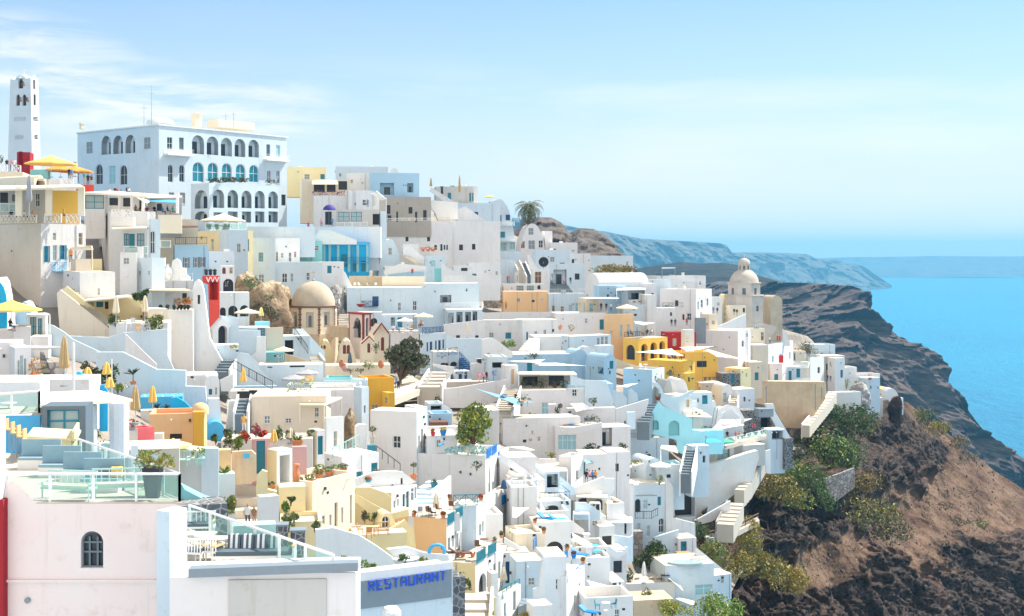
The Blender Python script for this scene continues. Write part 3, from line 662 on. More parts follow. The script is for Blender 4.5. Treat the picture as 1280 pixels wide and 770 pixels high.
def rockmat(name,dark,mid,tan,sc,bs,thr=(.55,.8),veg=None,strata=0):
 m,t,b=nt(name);p=pos(t);geo=t.nodes.new('ShaderNodeNewGeometry');s=t.nodes.new('ShaderNodeSeparateXYZ');t.links.new(geo.outputs['Normal'],s.inputs[0])
 n1=nz(t,p,sc,8,.65,.2);n2=nz(t,p,sc*5,6,.7)
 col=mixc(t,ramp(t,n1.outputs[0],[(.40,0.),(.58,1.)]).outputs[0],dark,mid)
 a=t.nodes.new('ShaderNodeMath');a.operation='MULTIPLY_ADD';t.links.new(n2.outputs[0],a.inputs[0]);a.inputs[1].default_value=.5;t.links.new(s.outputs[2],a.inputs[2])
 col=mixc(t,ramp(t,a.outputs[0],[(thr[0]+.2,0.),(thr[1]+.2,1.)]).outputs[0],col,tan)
 col=mixc(t,ramp(t,n2.outputs[0],[(.38,.7),(.52,0.)]).outputs[0],col,tuple(x*.55 for x in dark))
 if strata:
  ns=nz(t,pos(t,(.0012,.0012,strata)),1.,4,.6);col=mixc(t,ramp(t,ns.outputs[0],[(.42,0.),(.47,.7),(.52,.7),(.58,0.)]).outputs[0],col,tan)
 if veg:
  n3=nz(t,p,sc*1.7,7,.7);col=mixc(t,ramp(t,n3.outputs[0],[(.56,0.),(.63,.8)]).outputs[0],col,veg)
 t.links.new(col,b.inputs['Base Color']);b.inputs['Roughness'].default_value=.95;b.inputs['Specular IOR Level'].default_value=.1
 bump(t,b,n2.outputs[0],.9,bs)
rockmat('headrock',(.030,.028,.034),(.12,.072,.055),(.30,.20,.14),.055,1.4,(.62,.95))
rockmat('cliffrock',(.015,.024,.04),(.04,.042,.052),(.13,.10,.09),.012,6.,(.5,.85),None,.035)  # darkened and blued so the colour itself holds the cliff's shade
rockmat('darkhill',(.015,.017,.018),(.045,.038,.032),(.09,.075,.06),.01,4.,(.8,1.1),(.05,.06,.03))
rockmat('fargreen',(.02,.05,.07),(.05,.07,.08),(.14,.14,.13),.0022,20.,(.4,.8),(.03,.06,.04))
rockmat('cragrock',(.035,.035,.042),(.08,.07,.07),(.17,.145,.13),.05,1.5,(.5,.9))
rockmat('tanrock',(.24,.17,.11),(.42,.31,.20),(.52,.41,.28),.35,.3,(.5,.8))
def lerp_row(row,x):
 if x<=row[0][0]:return row[0][1:]
 for a,b in zip(row,row[1:]):
  if x<=b[0]:
   k=(x-a[0])/(b[0]-a[0]);return tuple(p+(q-p)*k for p,q in zip(a[1:],b[1:]))
 return row[-1][1:]
def Wd(x,y,d):return Vector(((x-640)/F*d,d,(HY-y)/F*d))
def fract(p,sc,octv=5):
 return noise.fractal(p*sc,.9,2.1,octv)
def RELIEF(name,rows,x0,x1,nx,ny,disp,mat,label,back=400.,bdrop=30.,kind='structure',cat='cliff',edge=.08):
 "terrain sheet through rows of (x, y, distance); disp(p, v) moves each point"
 g=G();vs=[];R_=[]
 for v in range(ny+1):
  f=v/ny*(len(rows)-1);i=min(int(f),len(rows)-2);k=f-i
  for u in range(nx+1):
   x=x0+(x1-x0)*u/nx;a=Wd(x,*lerp_row(rows[i],x));b=Wd(x,*lerp_row(rows[i+1],x));p=a+(b-a)*k
   vs.append(p+disp(p,v/ny)*(edge+(1-edge)*min(1,v/7)))
 n=nx+1;top=[vs[u]+Vector(((vs[u].x)*.04,back,-bdrop))for u in range(n)]
 low=[Vector((vs[u].x,vs[u].y+back*1.02,min(q.z for q in vs)-5))for u in range(n)]
 vs=low+top+vs;ny+=2
 g.add(vs,[(j*n+i,(j+1)*n+i,(j+1)*n+i+1,j*n+i+1)for j in range(ny)for i in range(nx)])
 return mk(name,g,mat,label=label,cat=cat,kind=kind,smooth=True)
def vdisp(amp,sc,seed,up=.35,rid=.5,zs=1.5):
 s=Vector((seed,seed*1.7,seed*.3))
 def f(p,v):
  q=Vector((p.x,p.y,p.z*zs));a=fract(q+s,sc);b=noise.ridged_multi_fractal((q+s)*sc*1.9,.9,2.2,5,1.,2.)-1.
  k=amp*(a*(1-rid)+b*rid*.8);return Vector((k*.25,-k*.9,k*up))
 return f
def wl(y):return 220*F/(y-HY)
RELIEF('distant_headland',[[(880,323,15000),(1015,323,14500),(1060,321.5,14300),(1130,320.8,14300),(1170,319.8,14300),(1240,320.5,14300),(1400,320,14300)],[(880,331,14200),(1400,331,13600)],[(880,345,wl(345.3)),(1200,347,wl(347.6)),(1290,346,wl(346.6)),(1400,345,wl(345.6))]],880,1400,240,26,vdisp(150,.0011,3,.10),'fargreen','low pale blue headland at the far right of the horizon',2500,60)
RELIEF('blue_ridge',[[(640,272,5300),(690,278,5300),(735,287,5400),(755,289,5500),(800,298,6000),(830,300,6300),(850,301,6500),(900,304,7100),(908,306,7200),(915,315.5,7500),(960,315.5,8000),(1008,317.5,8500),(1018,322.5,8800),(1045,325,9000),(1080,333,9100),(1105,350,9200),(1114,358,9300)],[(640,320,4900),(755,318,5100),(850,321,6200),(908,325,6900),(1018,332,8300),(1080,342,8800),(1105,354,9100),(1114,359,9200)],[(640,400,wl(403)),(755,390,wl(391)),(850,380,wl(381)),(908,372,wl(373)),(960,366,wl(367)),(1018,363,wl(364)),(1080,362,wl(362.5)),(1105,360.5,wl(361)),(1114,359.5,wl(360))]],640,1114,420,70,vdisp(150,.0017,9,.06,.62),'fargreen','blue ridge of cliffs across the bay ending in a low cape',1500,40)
RELIEF('dark_hill',[[(740,345,2300),(795,337,2300),(820,332,2300),(850,327.5,2350),(875,329,2400),(905,328.5,2400),(922,331,2350),(940,342,2200),(975,352,2000),(1010,366,1800)],[(740,375,1900),(850,350,1950),(940,358,1850),(1010,372,1700)],[(740,440,1300),(1010,440,1300)]],740,1010,220,50,vdisp(22,.006,5,.3),'darkhill','dark brown hill behind the white houses',900,20)
RELIEF('sea_cliff',[[(850,352,1900),(905,356,1700),(955,353,1560),(1000,353,1500),(1040,356,1470),(1066,357,1430),(1076,361,1420),(1084,375,1400),(1090,392,1390),(1096,405,1380),(1112,414,1370),(1130,426,1350),(1150,434,1340),(1170,446,1330),(1180,460,1320),(1183,478,1310),(1196,492,1300),(1210,512,1280),(1232,540,1250),(1262,560,1210),(1285,578,1190),(1340,615,1150)],[(850,375,1700),(955,372,1490),(1066,385,1390),(1096,425,1330),(1130,445,1310),(1183,490,1280),(1210,525,1240),(1285,590,1170),(1340,617,1140)],[(850,440,1300),(955,440,1250),(1066,450,1230),(1130,500,1200),(1183,540,1200),(1285,608,1180),(1340,620,1120)],[(850,640,wl(640)),(955,650,wl(650)),(1066,660,wl(660)),(1130,650,wl(650)),(1183,635,wl(637)),(1285,615,wl(618)),(1340,618,wl(622))]],850,1340,430,230,vdisp(52,.0085,2,.18,.72,.45),'cliffrock','huge grey brown sea cliff dropping to the water right of the domed church',700,12)
RELIEF('crag',[[(640,290,640),(655,277,640),(672,271,630),(690,272,630),(703,279,620),(712,291,610),(726,285,600),(742,286,600),(756,294,590),(768,304,580),(776,318,570),(800,345,560)],[(640,345,480),(800,370,480)]],640,800,150,70,vdisp(9,.03,8,.3,.6),'cragrock','grey jagged rock crag behind the palm',160,25)
# the hillside under the town and the headland
HC=[(900,560,8),(860,770,8.8),(900,700,7.9),(930,640,7.2),(1000,560,5.4),(1060,520,4.7),(1105,503,4.4),(1135,505,4.25),(1162,528,4.2),(1198,553,4.15),(1242,589,4.1),(1285,618,4.05),(1340,660,4.05),(1100,560,4.7),(1180,590,4.4),(1240,650,4.45),(1290,700,4.7),(1340,780,5),(1050,600,5.6),(1000,640,6.3),(960,690,7.2),(1000,770,7.6),(1100,640,5.3),(1100,770,6.3),(1180,680,5.0),(1200,770,5.6),(1300,800,5.3),(950,770,8.0),(860,850,9.6),(1000,860,8.8),(1100,860,7.3),(1200,860,6.5),(1340,880,6)]
hfield=rbf(HC,1.2)
SKY_=[(-80,262),(0,262),(100,292),(200,288),(330,288),(380,302),(420,285),(520,262),(600,280),(650,296),(700,310),(780,345),(880,385),(960,410),(1010,420),(1060,475),(1110,505),(1160,540)]
def sheet(x0,x1,nx,ny,ytop,ybot,dist,disp,mat,name,label,back,bdrop=0,cut=None):
 vs=[];n=nx+1
 for v in range(ny+1):
  for u in range(n):
   xe=x1-(cut or 0)*(v/ny)**.8;x=x0+(xe-x0)*u/nx;yt=ytop(x);y=yt+(ybot-yt)*(v/ny)
   p=Wd(x,y,dist(x,y));vs.append(p+disp(p,v/ny))
 top=[vs[u]+Vector((vs[u].x*.05,back,-bdrop))for u in range(n)];low=[Vector((q.x,q.y+2,SEA-2))for q in top]
 bot=[Vector((q.x*1.0,q.y-25,q.z-60))for q in vs[-n:]];bot2=[Vector((q.x,q.y-60,SEA-2))for q in bot]
 vs=low+top+vs+bot+bot2;m=ny+4
 g=G();g.add(vs,[(j*n+i,(j+1)*n+i,(j+1)*n+i+1,j*n+i+1)for j in range(m)for i in range(nx)])
 return mk(name,g,mat,label=label,cat='hillside',kind='structure',smooth=True)
sheet(-80,1110,200,120,lambda x:lerp_row(SKY_,x)[0],830,lambda x,y:F/(field(x,y)*.90),lambda p,v:Vector((0,0,noise.noise(p*.2)*.5)),'ground','hillside','steep hillside carrying the white town',250,2,cut=235)
HS=[(840,700),(870,650),(905,610),(930,560),(960,540),(1000,530),(1040,516),(1070,507),(1093,504),(1105,500),(1135,503),(1162,526),(1198,552),(1242,588),(1285,616),(1345,660)]
hd=vdisp(7.5,.03,4,.35,.7)
ROCK=[(1120,575,80,48),(1085,560,50,45),(1010,650,70,36),(960,655,40,40),(1100,705,50,34),(1150,755,70,60),(1245,715,75,60),(1190,690,50,36),(955,740,70,50),(1050,745,60,34),(1280,680,40,40),(1005,605,30,20),(1180,800,200,70),(1000,800,100,60)]
SCREE=[(1225,610,70,36),(1060,700,45,26),(1165,660,50,40),(1030,720,40,20),(1130,640,50,26),(945,600,20,20),(1240,640,60,30)]
ATT=[];SURF=[]
def hdisp(p,v):
 x=640+p.x/p.y*F;y=HY-p.z/p.y*F
 m=max(math.exp(-((x-a)/c)**2-((y-b)/d)**2)for a,b,c,d in ROCK)-.8*max(math.exp(-((x-a)/c)**2-((y-b)/d)**2)for a,b,c,d in SCREE)
 m+=.55*fract(p,.07,4)+.25*fract(p,.35,3);m=min(1,max(0,(m-.17)*3.4));ATT.append(m)
 q=hd(p,v)*(.45+.65*m);k=noise.ridged_multi_fractal(p*.22,1.,2.2,4,1.,2.)-1.;r=.2+.8*min(1,v*5)
 pv=Vector((p.x,p.y,p.z*1.4));pv=pv+noise.noise_vector(p*.25)*2.2+noise.noise_vector(p*.9)*.7;ds,_=noise.voronoi(pv*.28+Vector((k*.3,0,0)));d2,_=noise.voronoi(pv*.8)
 blk=(min(ds[1]-ds[0],.35)*4.5+min(d2[1]-d2[0],.3)*1.6)*m
 q=(q+Vector((.1,-.6,.45))*(k*(.35+.9*m)+blk))*r;SURF.append((p+q,m,v));return q
def headmat():
 m,t,b=nt('headrock2');p=pos(t);at=t.nodes.new('ShaderNodeAttribute');at.attribute_name='rock';f=at.outputs['Fac']
 n1=nz(t,p,.12,8,.7,.3);n2=nz(t,p,.9,7,.75);v=t.nodes.new('ShaderNodeTexVoronoi');v.inputs['Scale'].default_value=.55;t.links.new(p,v.inputs['Vector'])
 rk=mixc(t,ramp(t,n2.outputs[0],[(.38,0.),(.66,1.)]).outputs[0],(.014,.014,.018),(.15,.115,.10));rk=mixc(t,ramp(t,n1.outputs[0],[(.54,0.),(.66,.75)]).outputs[0],rk,(.20,.12,.085))  # pale speckles put lit facets into the colour; rust is the rock's own
 sc=mixc(t,ramp(t,n1.outputs[0],[(.38,0.),(.62,1.)]).outputs[0],(.10,.055,.04),(.25,.165,.115));sc=mixc(t,ramp(t,n2.outputs[0],[(.62,0.),(.70,.8)]).outputs[0],sc,(.06,.045,.04));sc=mixc(t,ramp(t,n2.outputs[0],[(.30,.7),(.38,0.)]).outputs[0],sc,(.36,.28,.22))
 t.links.new(mixc(t,f,sc,rk),b.inputs['Base Color']);b.inputs['Roughness'].default_value=.95;b.inputs['Specular IOR Level'].default_value=.15
 bump(t,b,n2.outputs[0],1.,.9)
headmat()
HL=sheet(840,1345,520,330,lambda x:lerp_row(HS,x)[0],880,lambda x,y:F/hfield(x,y),hdisp,'headrock2','headland','black and tan volcanic headland below the last white houses',60,25)
a_=HL.data.attributes.new('rock','FLOAT','POINT');n_=521;a_.data.foreach_set('value',[.6]*(2*n_)+ATT+[1.]*(2*n_))
g=G();rnd=random.Random(12);pick=[q for q in SURF if q[1]<.5 and q[2]<.8]
for k in range(2600):
 q,m,v=rnd.choice(pick);w_=rnd.uniform(.25,.95)**1.3;leafball(g,q+Vector((0,0,w_*.3)),w_,w_,w_*.6,9,.16,4,rnd=rnd)
mk('scrub',g,['lb','lo','lr','ly'],kind='stuff',label='low dry scrub dotted over the headland slopes',cat='scrub')
g=G()
for k in range(700):
 q,m,v=rnd.choice(pick);w_=rnd.uniform(.15,.6)**1.2;j=[Vector((rnd.gauss(0,1),rnd.gauss(0,1),rnd.gauss(0,.7))).normalized()*w_*rnd.uniform(.7,1.2)+q for _ in range(2)]
 o=[q+Vector(c)*w_*rnd.uniform(.6,1.2)for c in((1,0,0),(0,1,.2),(-1,.1,0),(0,-1,-.1),(0,.1,1),(.1,0,-1))];g.add(o,[(0,1,4),(1,2,4),(2,3,4),(3,0,4),(1,0,5),(2,1,5),(3,2,5),(0,3,5)])
mk('loose_stones',g,'cragrock',kind='stuff',label='loose stones lying on the tan scree',cat='stones')
g=G();n=24;vs=[]  # white slope added unseen behind the camera to bounce sunlight onto shaded walls
for j in range(n+1):
 for i in range(n+1):
  x=-150+230*i/n;f=j/n;y=-14-f*150;z=-26+f*95-(x+30)*.28+4*noise.noise(Vector((x*.06,y*.06,1)));z=min(z,40);vs.append(Vector((x,y,z)))
low=[Vector((v.x,v.y,SEA-2))for v in vs[:n+1]]
g.add(low+vs,[(j*(n+1)+i,j*(n+1)+i+1,(j+1)*(n+1)+i+1,(j+1)*(n+1)+i)for j in range(n+1)for i in range(n)]);mk('hillside',g,'white',kind='structure',label='added white bounce slope, unseen behind the viewpoint',cat='hillside')
# the upper left: bell tower, hotel, clifftop restaurants
crop(0,80)
def tower():
 q=H('tall white bell tower with arched belfry openings rising at the left edge',36,146,186,62,430,62,6.0,'cw','flat','Lq 92,90,26,44;Lq 79,165,20,52;Lq 111,165,20,52;Rq 165,92,12,44;Rq 166,163,13,52',name='bell_tower',cat='bell tower',taper=.15,rim=.1)
 pr,pq,lx,ly,zt,zb,wl_=nb_info[q.name];A=ORG[q.name];c=pr.at(lx/2,0,ly/2)
 def tp(P):
  k=1-.15*(P.z-A.z)/(zt-A.z);return Vector((c.x+(P.x-c.x)*k,c.y+(P.y-c.y)*k,P.z))
 for(y,n,x0,x1)in((248,5,.22,.78),(332,4,.34,.72)):
  g=G();z=A.z+(430-y)/3.667/6.0
  for fc,L in((pq,ly),(pr,lx)):
   for i in range(n):
    for r in(-1,0,1):
     u=L*(x0+(x1-x0)*(i+.5*(r%2)+.25)/n);sg=1 if fc is pq else-1
     a=.15;vs=[fc.at(u-a,z+r*.3,.02*sg),fc.at(u,z+r*.3-a,.02*sg),fc.at(u+a,z+r*.3,.02*sg),fc.at(u,z+r*.3+a,.02*sg)]
     g.add([tp(v)for v in vs],[(0,1,2,3)])
  mk('lattice_band',g,'dark',q)
 g=G()
 for i in range(4):
  fc,L=((pr,lx),(pq,ly))[i%2]
  ol=[(L*.25+L*.25*(1-math.cos(math.pi*k/8)),zt+.75*math.sin(math.pi*k/8))for k in range(9)]
  g.prism(fc,ol,.3*(1 if fc is pr else-1),v=(0 if i<2 else(ly if fc is pr else-lx)))
 g.v=[tp(v)for v in g.v];mk('gable',g,'cw',q)
 g=G();t=Vector((c.x,c.y,zt));g.lathe(t,[(1.6,0),(1.2,.5),(.5,.9),(0,1.)],10);g.tube(t,t+Vector((0,0,2.3)),.06);g.tube(t+Vector((-.45,0,1.8)),t+Vector((.45,0,1.8)),.06);mk('cross',g,'cw',q)
 for x,y in((79,163),(111,163),(92,90)):
  B,s=PT(x,y+6,6.05);B+=Vector((.3,.9,0));g=G();g.lathe(B,[(.02,.9),(.2,.85),(.3,.5),(.42,.1),(.5,0)],10);mk('bell',g,'brown',q)
tower()
crop(180,130)
ht=H('large pale blue white hotel with three rows of arches above the town',-305,68,655,92,552,52,6.4,'bw','flat','Rw 118,180,24,56;Rd 172,182,22,56;RO 248,186,56,86;RO 314,191,53,84;RO 378,197,51,84;RO 440,201,49,82;RO 503,204,48,80;Rd 570,212,18,54;Rt 615,215,18,54;Ra 122,318,24,80;Ra 174,318,24,78;RA 249,312,52,92;RA 316,313,48,90;RA 380,314,46,86;RA 443,317,44,84;RA 504,319,43,80;Rg 573,335,18,60;Rg 615,335,16,60;Rx 126,430,24,50;Rx 177,432,24,52;LO -174,189,42,86;LO -119,186,44,84;LO -63,183,44,84;Lx -250,200,28,54;Lx 14,179,30,54;La -206,322,34,92;Lt -146,325,30,84;La -94,325,34,90;Rk 640,440,20,50',name='hotel',cat='hotel',drop=8,rim=.3,dl=20)
def frieze(h,dz=.25,dd=.22,mat='cw'):
 pr,pq,lx,ly,zt,zb,wl_=nb_info[h.name];g=G()
 a=pr.at(-dd,zt-dz,-dd);g.box(a,pr.at(lx+dd,zt-dz,-dd)-a,pr.v*(dd-.01),(0,0,dz));a=pr.at(-dd,zt-dz,-.01);g.box(a,pr.v*(ly+dd),pr.u*(dd-.01),(0,0,dz));mk('cornice',g,mat,h)
frieze(ht)
crop(180,130)
def slabon(h,p,d,th,m='cw',face='R',name='balcony',rail=True,rs='bars',rm_='wp',rh=1.):
 "balcony slab on the right or left face between two picture points"
 pr,pq,lx,ly,zt,zb,_=nb_info[h.name];fc,sg=(pr,1)if face=='R'else(pq,-1)
 (x0,y0),(x1,y1)=pts(p);u0,z0=fc.uz(PX(x0),PY(y0));u1,_z=fc.uz(PX(x1),PY(y1))
 g=G();a=fc.at(u0,z0-th,-.003*sg);g.box(a,fc.at(u1,z0-th,-.003*sg)-a,fc.v*(-d*sg),(0,0,th));o=mk(name,g,m,h)
 if rail:
  g=G();c=[fc.at(u0,z0,-.05*sg),fc.at(u0,z0,-(d-.06)*sg),fc.at(u1,z0,-(d-.06)*sg),fc.at(u1,z0,-.05*sg)]
  for A,B in zip(c,c[1:]):
   up=Vector((0,0,rh));g.tube(A+up,B+up,.035,n=4);k=max(2,int((B-A).length/.3))
   for i in range(k+1):q=A+(B-A)*i/k;g.tube(q,q+up,.025,n=3)
   if rs=='cross':
    k=max(1,int((B-A).length/.9))
    for i in range(k):g.tube(A+(B-A)*i/k,A+(B-A)*(i+1)/k+up,.03,n=3);g.tube(A+(B-A)*(i+1)/k,A+(B-A)*i/k+up,.03,n=3)
  mk('railing',g,rm_,o)
 return o
slabon(ht,'92,226;212,232',1.2,.35);slabon(ht,'548,252;652,258',1.2,.35)
wg=H('',215,298,617,362,552,52,6.75,'bw','none','LO 262,437,58,84;LO 262,512,56,40;RO 342,434,52,84;RO 407,435,48,82;RO 470,437,46,80;RO 531,438,46,80;RO 592,439,44,78;Ro 342,520,46,46;Ro 407,518,44,50;Ro 470,518,42,50;Ro 531,518,42,50;Ro 592,518,42,50',parent=ht,drop=6,rm='floor')
g=G();rnd=random.Random(3)
for i in range(34):
 A,_=PT(288+i*5.1,357-i*.06,6.72);leafball(g,A+Vector((.3,1.0,.4)),.7,.5,.5,40,.16,2,rnd=rnd)
for i in range(8):
 A,_=PT(556+i*6,362,6.4);leafball(g,A+Vector((.3,1.0,.3)),.5,.5,.35,30,.15,2,rnd=rnd)
mk('balcony_hedge',g,['ld','lo'],ht)
def chim(h,x,y,w,hh,s,m='white',kind='box'):
 A,_=PT(x,y,s);g=G()
 if kind=='dome':g.lathe(A,[(w,0),(w*.85,hh*.5),(w*.5,hh*.85),(0,hh)],14);mk('roof_dome',g,m,h,smooth=True)
 else:
  g.cbox(A,w,w,hh,.8);g.cbox(A+Vector((0,0,hh)),w*1.3,w*1.3,.15,.8);mk('chimney',g,m,h)
chim(ht,75,92,3,1.5,6.0,'bw','dome');chim(ht,240,104,1.6,2.6,6.0,'cream')
CR[:]=[0,80,3.667];chim(ht,376,298,.8,1.1,5.9,'cream');crop(180,130)
g=G();A,_=PT(398,115,5.7);g.cbox(A,10,4,1.6,.9);mk('roof_hut',g,'cream',ht)
for x,y,hh in((34,95,8),(0,100,4.5),(375,108,3),(410,110,3.4)):
 g=G();A,_=PT(x,y,6.1);g.tube(A,A+Vector((0,0,hh)),.06,.03,4);g.tube(A+Vector((-.6,0,hh*.8)),A+Vector((.6,0,hh*.8)),.03,n=3);mk('antenna',g,'gp',ht)
crop(0,190,7)
H('white vaulted roof of the clifftop restaurant in the left corner',None,280,432,195,300,56,9.3,'cream','vr','Rp 352,262,110,60',name='vaulted_hall',cat='restaurant',dl=16,rise=75,drop=6,rm='cream')
H('upper cafe terrace wall behind the yellow parasol',None,430,660,236,330,25,9.0,'white','flat','',name='cafe_terrace',cat='terrace',dl=9,rim=.9,rm='floor')
H('small cafe terrace with lattice parapet at the left edge above the vault',None,-60,200,172,260,12,8.6,'cream','flat','',name='cafe_terrace',cat='terrace',dl=8,rm='floor')
RAIL('-40,172;62,170',8.6,label='white lattice parapet left of the red kiosk',style='lattice',group='lattice parapets');RAIL('105,170;180,178',8.6,label='white lattice parapet below the red kiosk',style='lattice',group='lattice parapets')
H('dark red kiosk with orange shade beside the yellow parasol',None,148,262,0,165,10,8.0,'crimson','none','Rk 180,70,34,150',name='kiosk',cat='kiosk',dl=3)
H('pale green low bar wall under the yellow parasol',None,265,420,152,205,10,8.5,'teal','none','',name='bar_counter',cat='bar',dl=2)
UMB('huge yellow parasol open over the cafe terrace',448,30,222,8.8,7.2,'amber',square=False);UMB('smaller orange parasol behind the huge yellow one',530,110,222,8.4,5.2,'shirtorange');UMB('orange flat parasol right of the huge yellow one',655,118,215,8.2,5.4,'shirtorange')
RAIL('530,292;640,296',9.05,label='white lattice panel on the cafe terrace under the parasols',style='lattice',h=.95,group='lattice parapets')
H('red canvas covered counter on the edge of the cafe terrace',None,668,822,284,330,20,8.9,'red','none','',name='counter',cat='counter',dl=1)
BUSH('dark green bush behind the cafe at the left edge',10,85,90,70,8.0,('ld','lo'),300)
BUSH('green shrub beside the hotel behind the orange parasols',655,170,60,110,7.4,('leaf',),300)
for i,(x,y,tp,ps)in enumerate(((60,90,'sb','stand'),(100,95,'shirtpink','stand'),(128,92,'st','stand'))):PERSON(['person in black leaning at the far left cafe parapet','person in pink at the far left cafe parapet','person in white at the far left cafe parapet beside the red kiosk'][i],x,y+70,8.5,tp,pose=ps)
for i,(x,y,tp)in enumerate(((605,230,'sb'),(628,235,'shirtblue'),(685,255,'jeans'),(738,265,'shirtgreen'),(770,282,'sb'),(800,288,'sb'))):
 PERSON(['person in black standing under the orange parasols','person in a blue shirt under the orange parasols','person in dark blue with pale hat near the red counter','person in a green top with pale hat behind the red counter','person in black behind the red counter','person in black at the right end of the red counter'][i],x,y+14,8.8,tp,'shorts'if i%2 else 'jeans',hair='hair2'if i in(2,3)else 'hair',rot=i*50)
SLAB('flat cream roof on columns over the yellow walled restaurant terrace','-60,326;735,300;700,285;-60,296',[10.3,10.3,9.4,9.4],.25,'cream',0,name='restaurant_pergola')
def cols():
 g=G();r=[o for o in COL.objects if o.name.startswith('restaurant_pergola')][0]
 for x in(165,428,712):
  A,_=PT(x,560,10.2);g=G();g.cbox(A,.75,.6,3.6,.2);mk('column',g,'cream',r)
cols()
H('deep yellow back wall of the restaurant terrace',None,455,700,335,560,14,9.7,'yellow','none','',name='wall',dl=.4);H('grey rendered back wall of the restaurant with dark doors',None,-60,455,315,560,14,9.6,'grey','none','Rk 35,400,70,90;Rw 330,420,40,120;Ry 120,400,30,60',name='wall',dl=.4)
UMB('closed grey parasol before the restaurant columns',255,200,560,10.4,3,'greyfab',shut=True)
RAIL('0,625;320,622',10.1,label='cream lattice parapet at the left edge of the restaurant',style='lattice',m='cream',group='lattice parapets');RAIL('392,622;535,622',10.05,label='white lattice parapet below the yellow wall, left panel',style='lattice',group='lattice parapets',h=1.15);RAIL('580,626;700,628',10.05,label='white lattice parapet below the yellow wall, right panel',style='lattice',group='lattice parapets',h=1.15)
RAIL('0,520;160,528',10,label='glass balustrade in the far left restaurant bay',style='glass',group='glass balustrades')
for i,(x,y,tp)in enumerate(((98,560,'sb'),(150,565,'sb'),(215,568,'st'),(285,568,'shirtorange'),(558,560,'shirtorange'))):PERSON('diner in '+{'sb':'black','st':'white','shirtorange':'orange'}[tp]+[' beside the left restaurant column',' left of the closed grey parasol',' in front of the grey restaurant wall',' right of the closed grey parasol',' before the yellow wall'][i],x,y+30,9.9,tp,pose='sit',rot=30*i,group='diners')
crop(0,280)
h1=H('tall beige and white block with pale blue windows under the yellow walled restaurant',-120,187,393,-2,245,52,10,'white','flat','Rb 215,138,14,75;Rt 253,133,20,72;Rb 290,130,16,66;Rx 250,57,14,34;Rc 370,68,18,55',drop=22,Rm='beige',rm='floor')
slabon(h1,'240,215;292,215',.7,.12,'skyblue',rs='cross',rm_='skyblue',rh=1.1)
SLAB('cream slatted pergola on the small balcony of the tall beige block','315,118;425,118;420,100;315,104',[10.1,10.1,9.6,9.6],.1,'cream',2,slats=9,ph=2.6,pm='cream')
H('cream balcony parapet under the small slatted pergola',None,347,418,160,205,30,10.3,'beige','flat','',name='balcony_block',cat='terrace',dl=3,drop=6);H('pale yellow wall stub beside the small pergola',None,425,468,160,230,30,10.0,'py','none','',name='wall',dl=.5)
PERSON('person in orange on the small pergola balcony',325,175,10.1,'shirtorange')
crop(90,220,6.413)
h2=H('tall white house with teal balconies below the glazed restaurant',100,300,660,285,600,20,9.2,'white','none','LW 192,525,70,90',drop=8,dl=9)
H('glazed cafe with smoky windows under a flat roof',None,98,262,128,300,18,9.0,'white','none','RG 180,208,155,110',name='cafe',cat='cafe',dl=6)
SLAB('long flat cream canopy over the busy restaurant terrace','95,128;600,160;880,158;300,118',[9.1,8.9,8.2,8.4],.25,'cream',0,name='canopy',cat='canopy')
H('white back wall of the busy restaurant terrace',None,290,880,165,310,14,8.2,'grey','none','Rk 335,205,70,60;Rk 450,210,80,70;Rk 560,230,40,70;Rp 640,240,60,70;Rk 700,250,40,60',name='wall',dl=.5)
for x in(272,382,480,570,845):
 A,_=PT(x,300,8.9);g=G();g.cbox(A,.35,.35,2.9);mk('column',g,'wp',label={272:'white column left of the busy restaurant terrace',382:'second white column of the busy restaurant terrace',480:'third white column of the busy restaurant terrace',570:'fourth white column beside the striped awning',845:'white column at the right end of the busy restaurant'}[x],cat='column',group='restaurant columns')
SLAB('cream awning sloping over the middle of the restaurant','500,160;600,218;625,205;540,155',[8.9,9.1,9.0,8.7],.05,'canvas',0,name='awning');SLAB('blue striped awning edge over the right restaurant bay','625,200;845,212;845,195;625,185',[8.9,8.7,8.4,8.5],.08,'skyblue',0,name='awning')
RAIL('318,328;400,328',9.3,label='white lattice parapet, left panel of the busy restaurant',style='lattice',group='lattice parapets');RAIL('415,330;490,332',9.3,label='white lattice parapet, middle panel of the busy restaurant',style='lattice',group='lattice parapets');RAIL('618,350;662,348',9.3,label='white lattice parapet, right panel of the busy restaurant',style='lattice',group='lattice parapets')
H('white bowed balcony front below the lattice parapets',None,308,492,330,408,10,9.6,'white','none','',name='balcony_block',cat='terrace',dl=2.5,drop=0);H('grey white recessed wall right of the bowed balcony',None,492,608,282,410,14,9.3,'white','none','',name='wall',dl=2,drop=0)
SLAB('thin cream pergola over the teal glazed balcony','320,420;605,412;590,400;320,404',[9.9,9.9,9.3,9.3],.12,'cream',0)
H('recessed teal glass front of the white house balcony',None,400,608,430,630,12,9.5,'white','none','RG 435,510,40,100;RT 480,518,46,110;RG 550,515,60,110',name='wall',dl=.6)
RAIL('418,625;528,628',9.9,label='teal glass balustrade of the white house balcony',style='glass',group='glass balustrades');RAIL('565,628;608,628',9.9,label='short teal glass balustrade beside the white post',style='glass',group='glass balustrades')
H('white post block between the teal balustrades',None,530,565,565,640,12,9.95,'white','none','',name='pillar',cat='pillar',dl=.5,drop=1)
H('narrow white tower with a tall arched window beside the teal balcony',610,632,708,345,650,30,9.7,'bw','none','Ra 650,530,36,180',drop=8,dl=5)
H('white terrace house with big blank wall under the teal balcony',385,640,745,655,900,40,10.2,'bw','flat','',drop=12)
H('low grey white house with two blind panels left of the blank wall',150,385,None,612,760,12,10.1,'white','flat','',drop=8,dr=2)
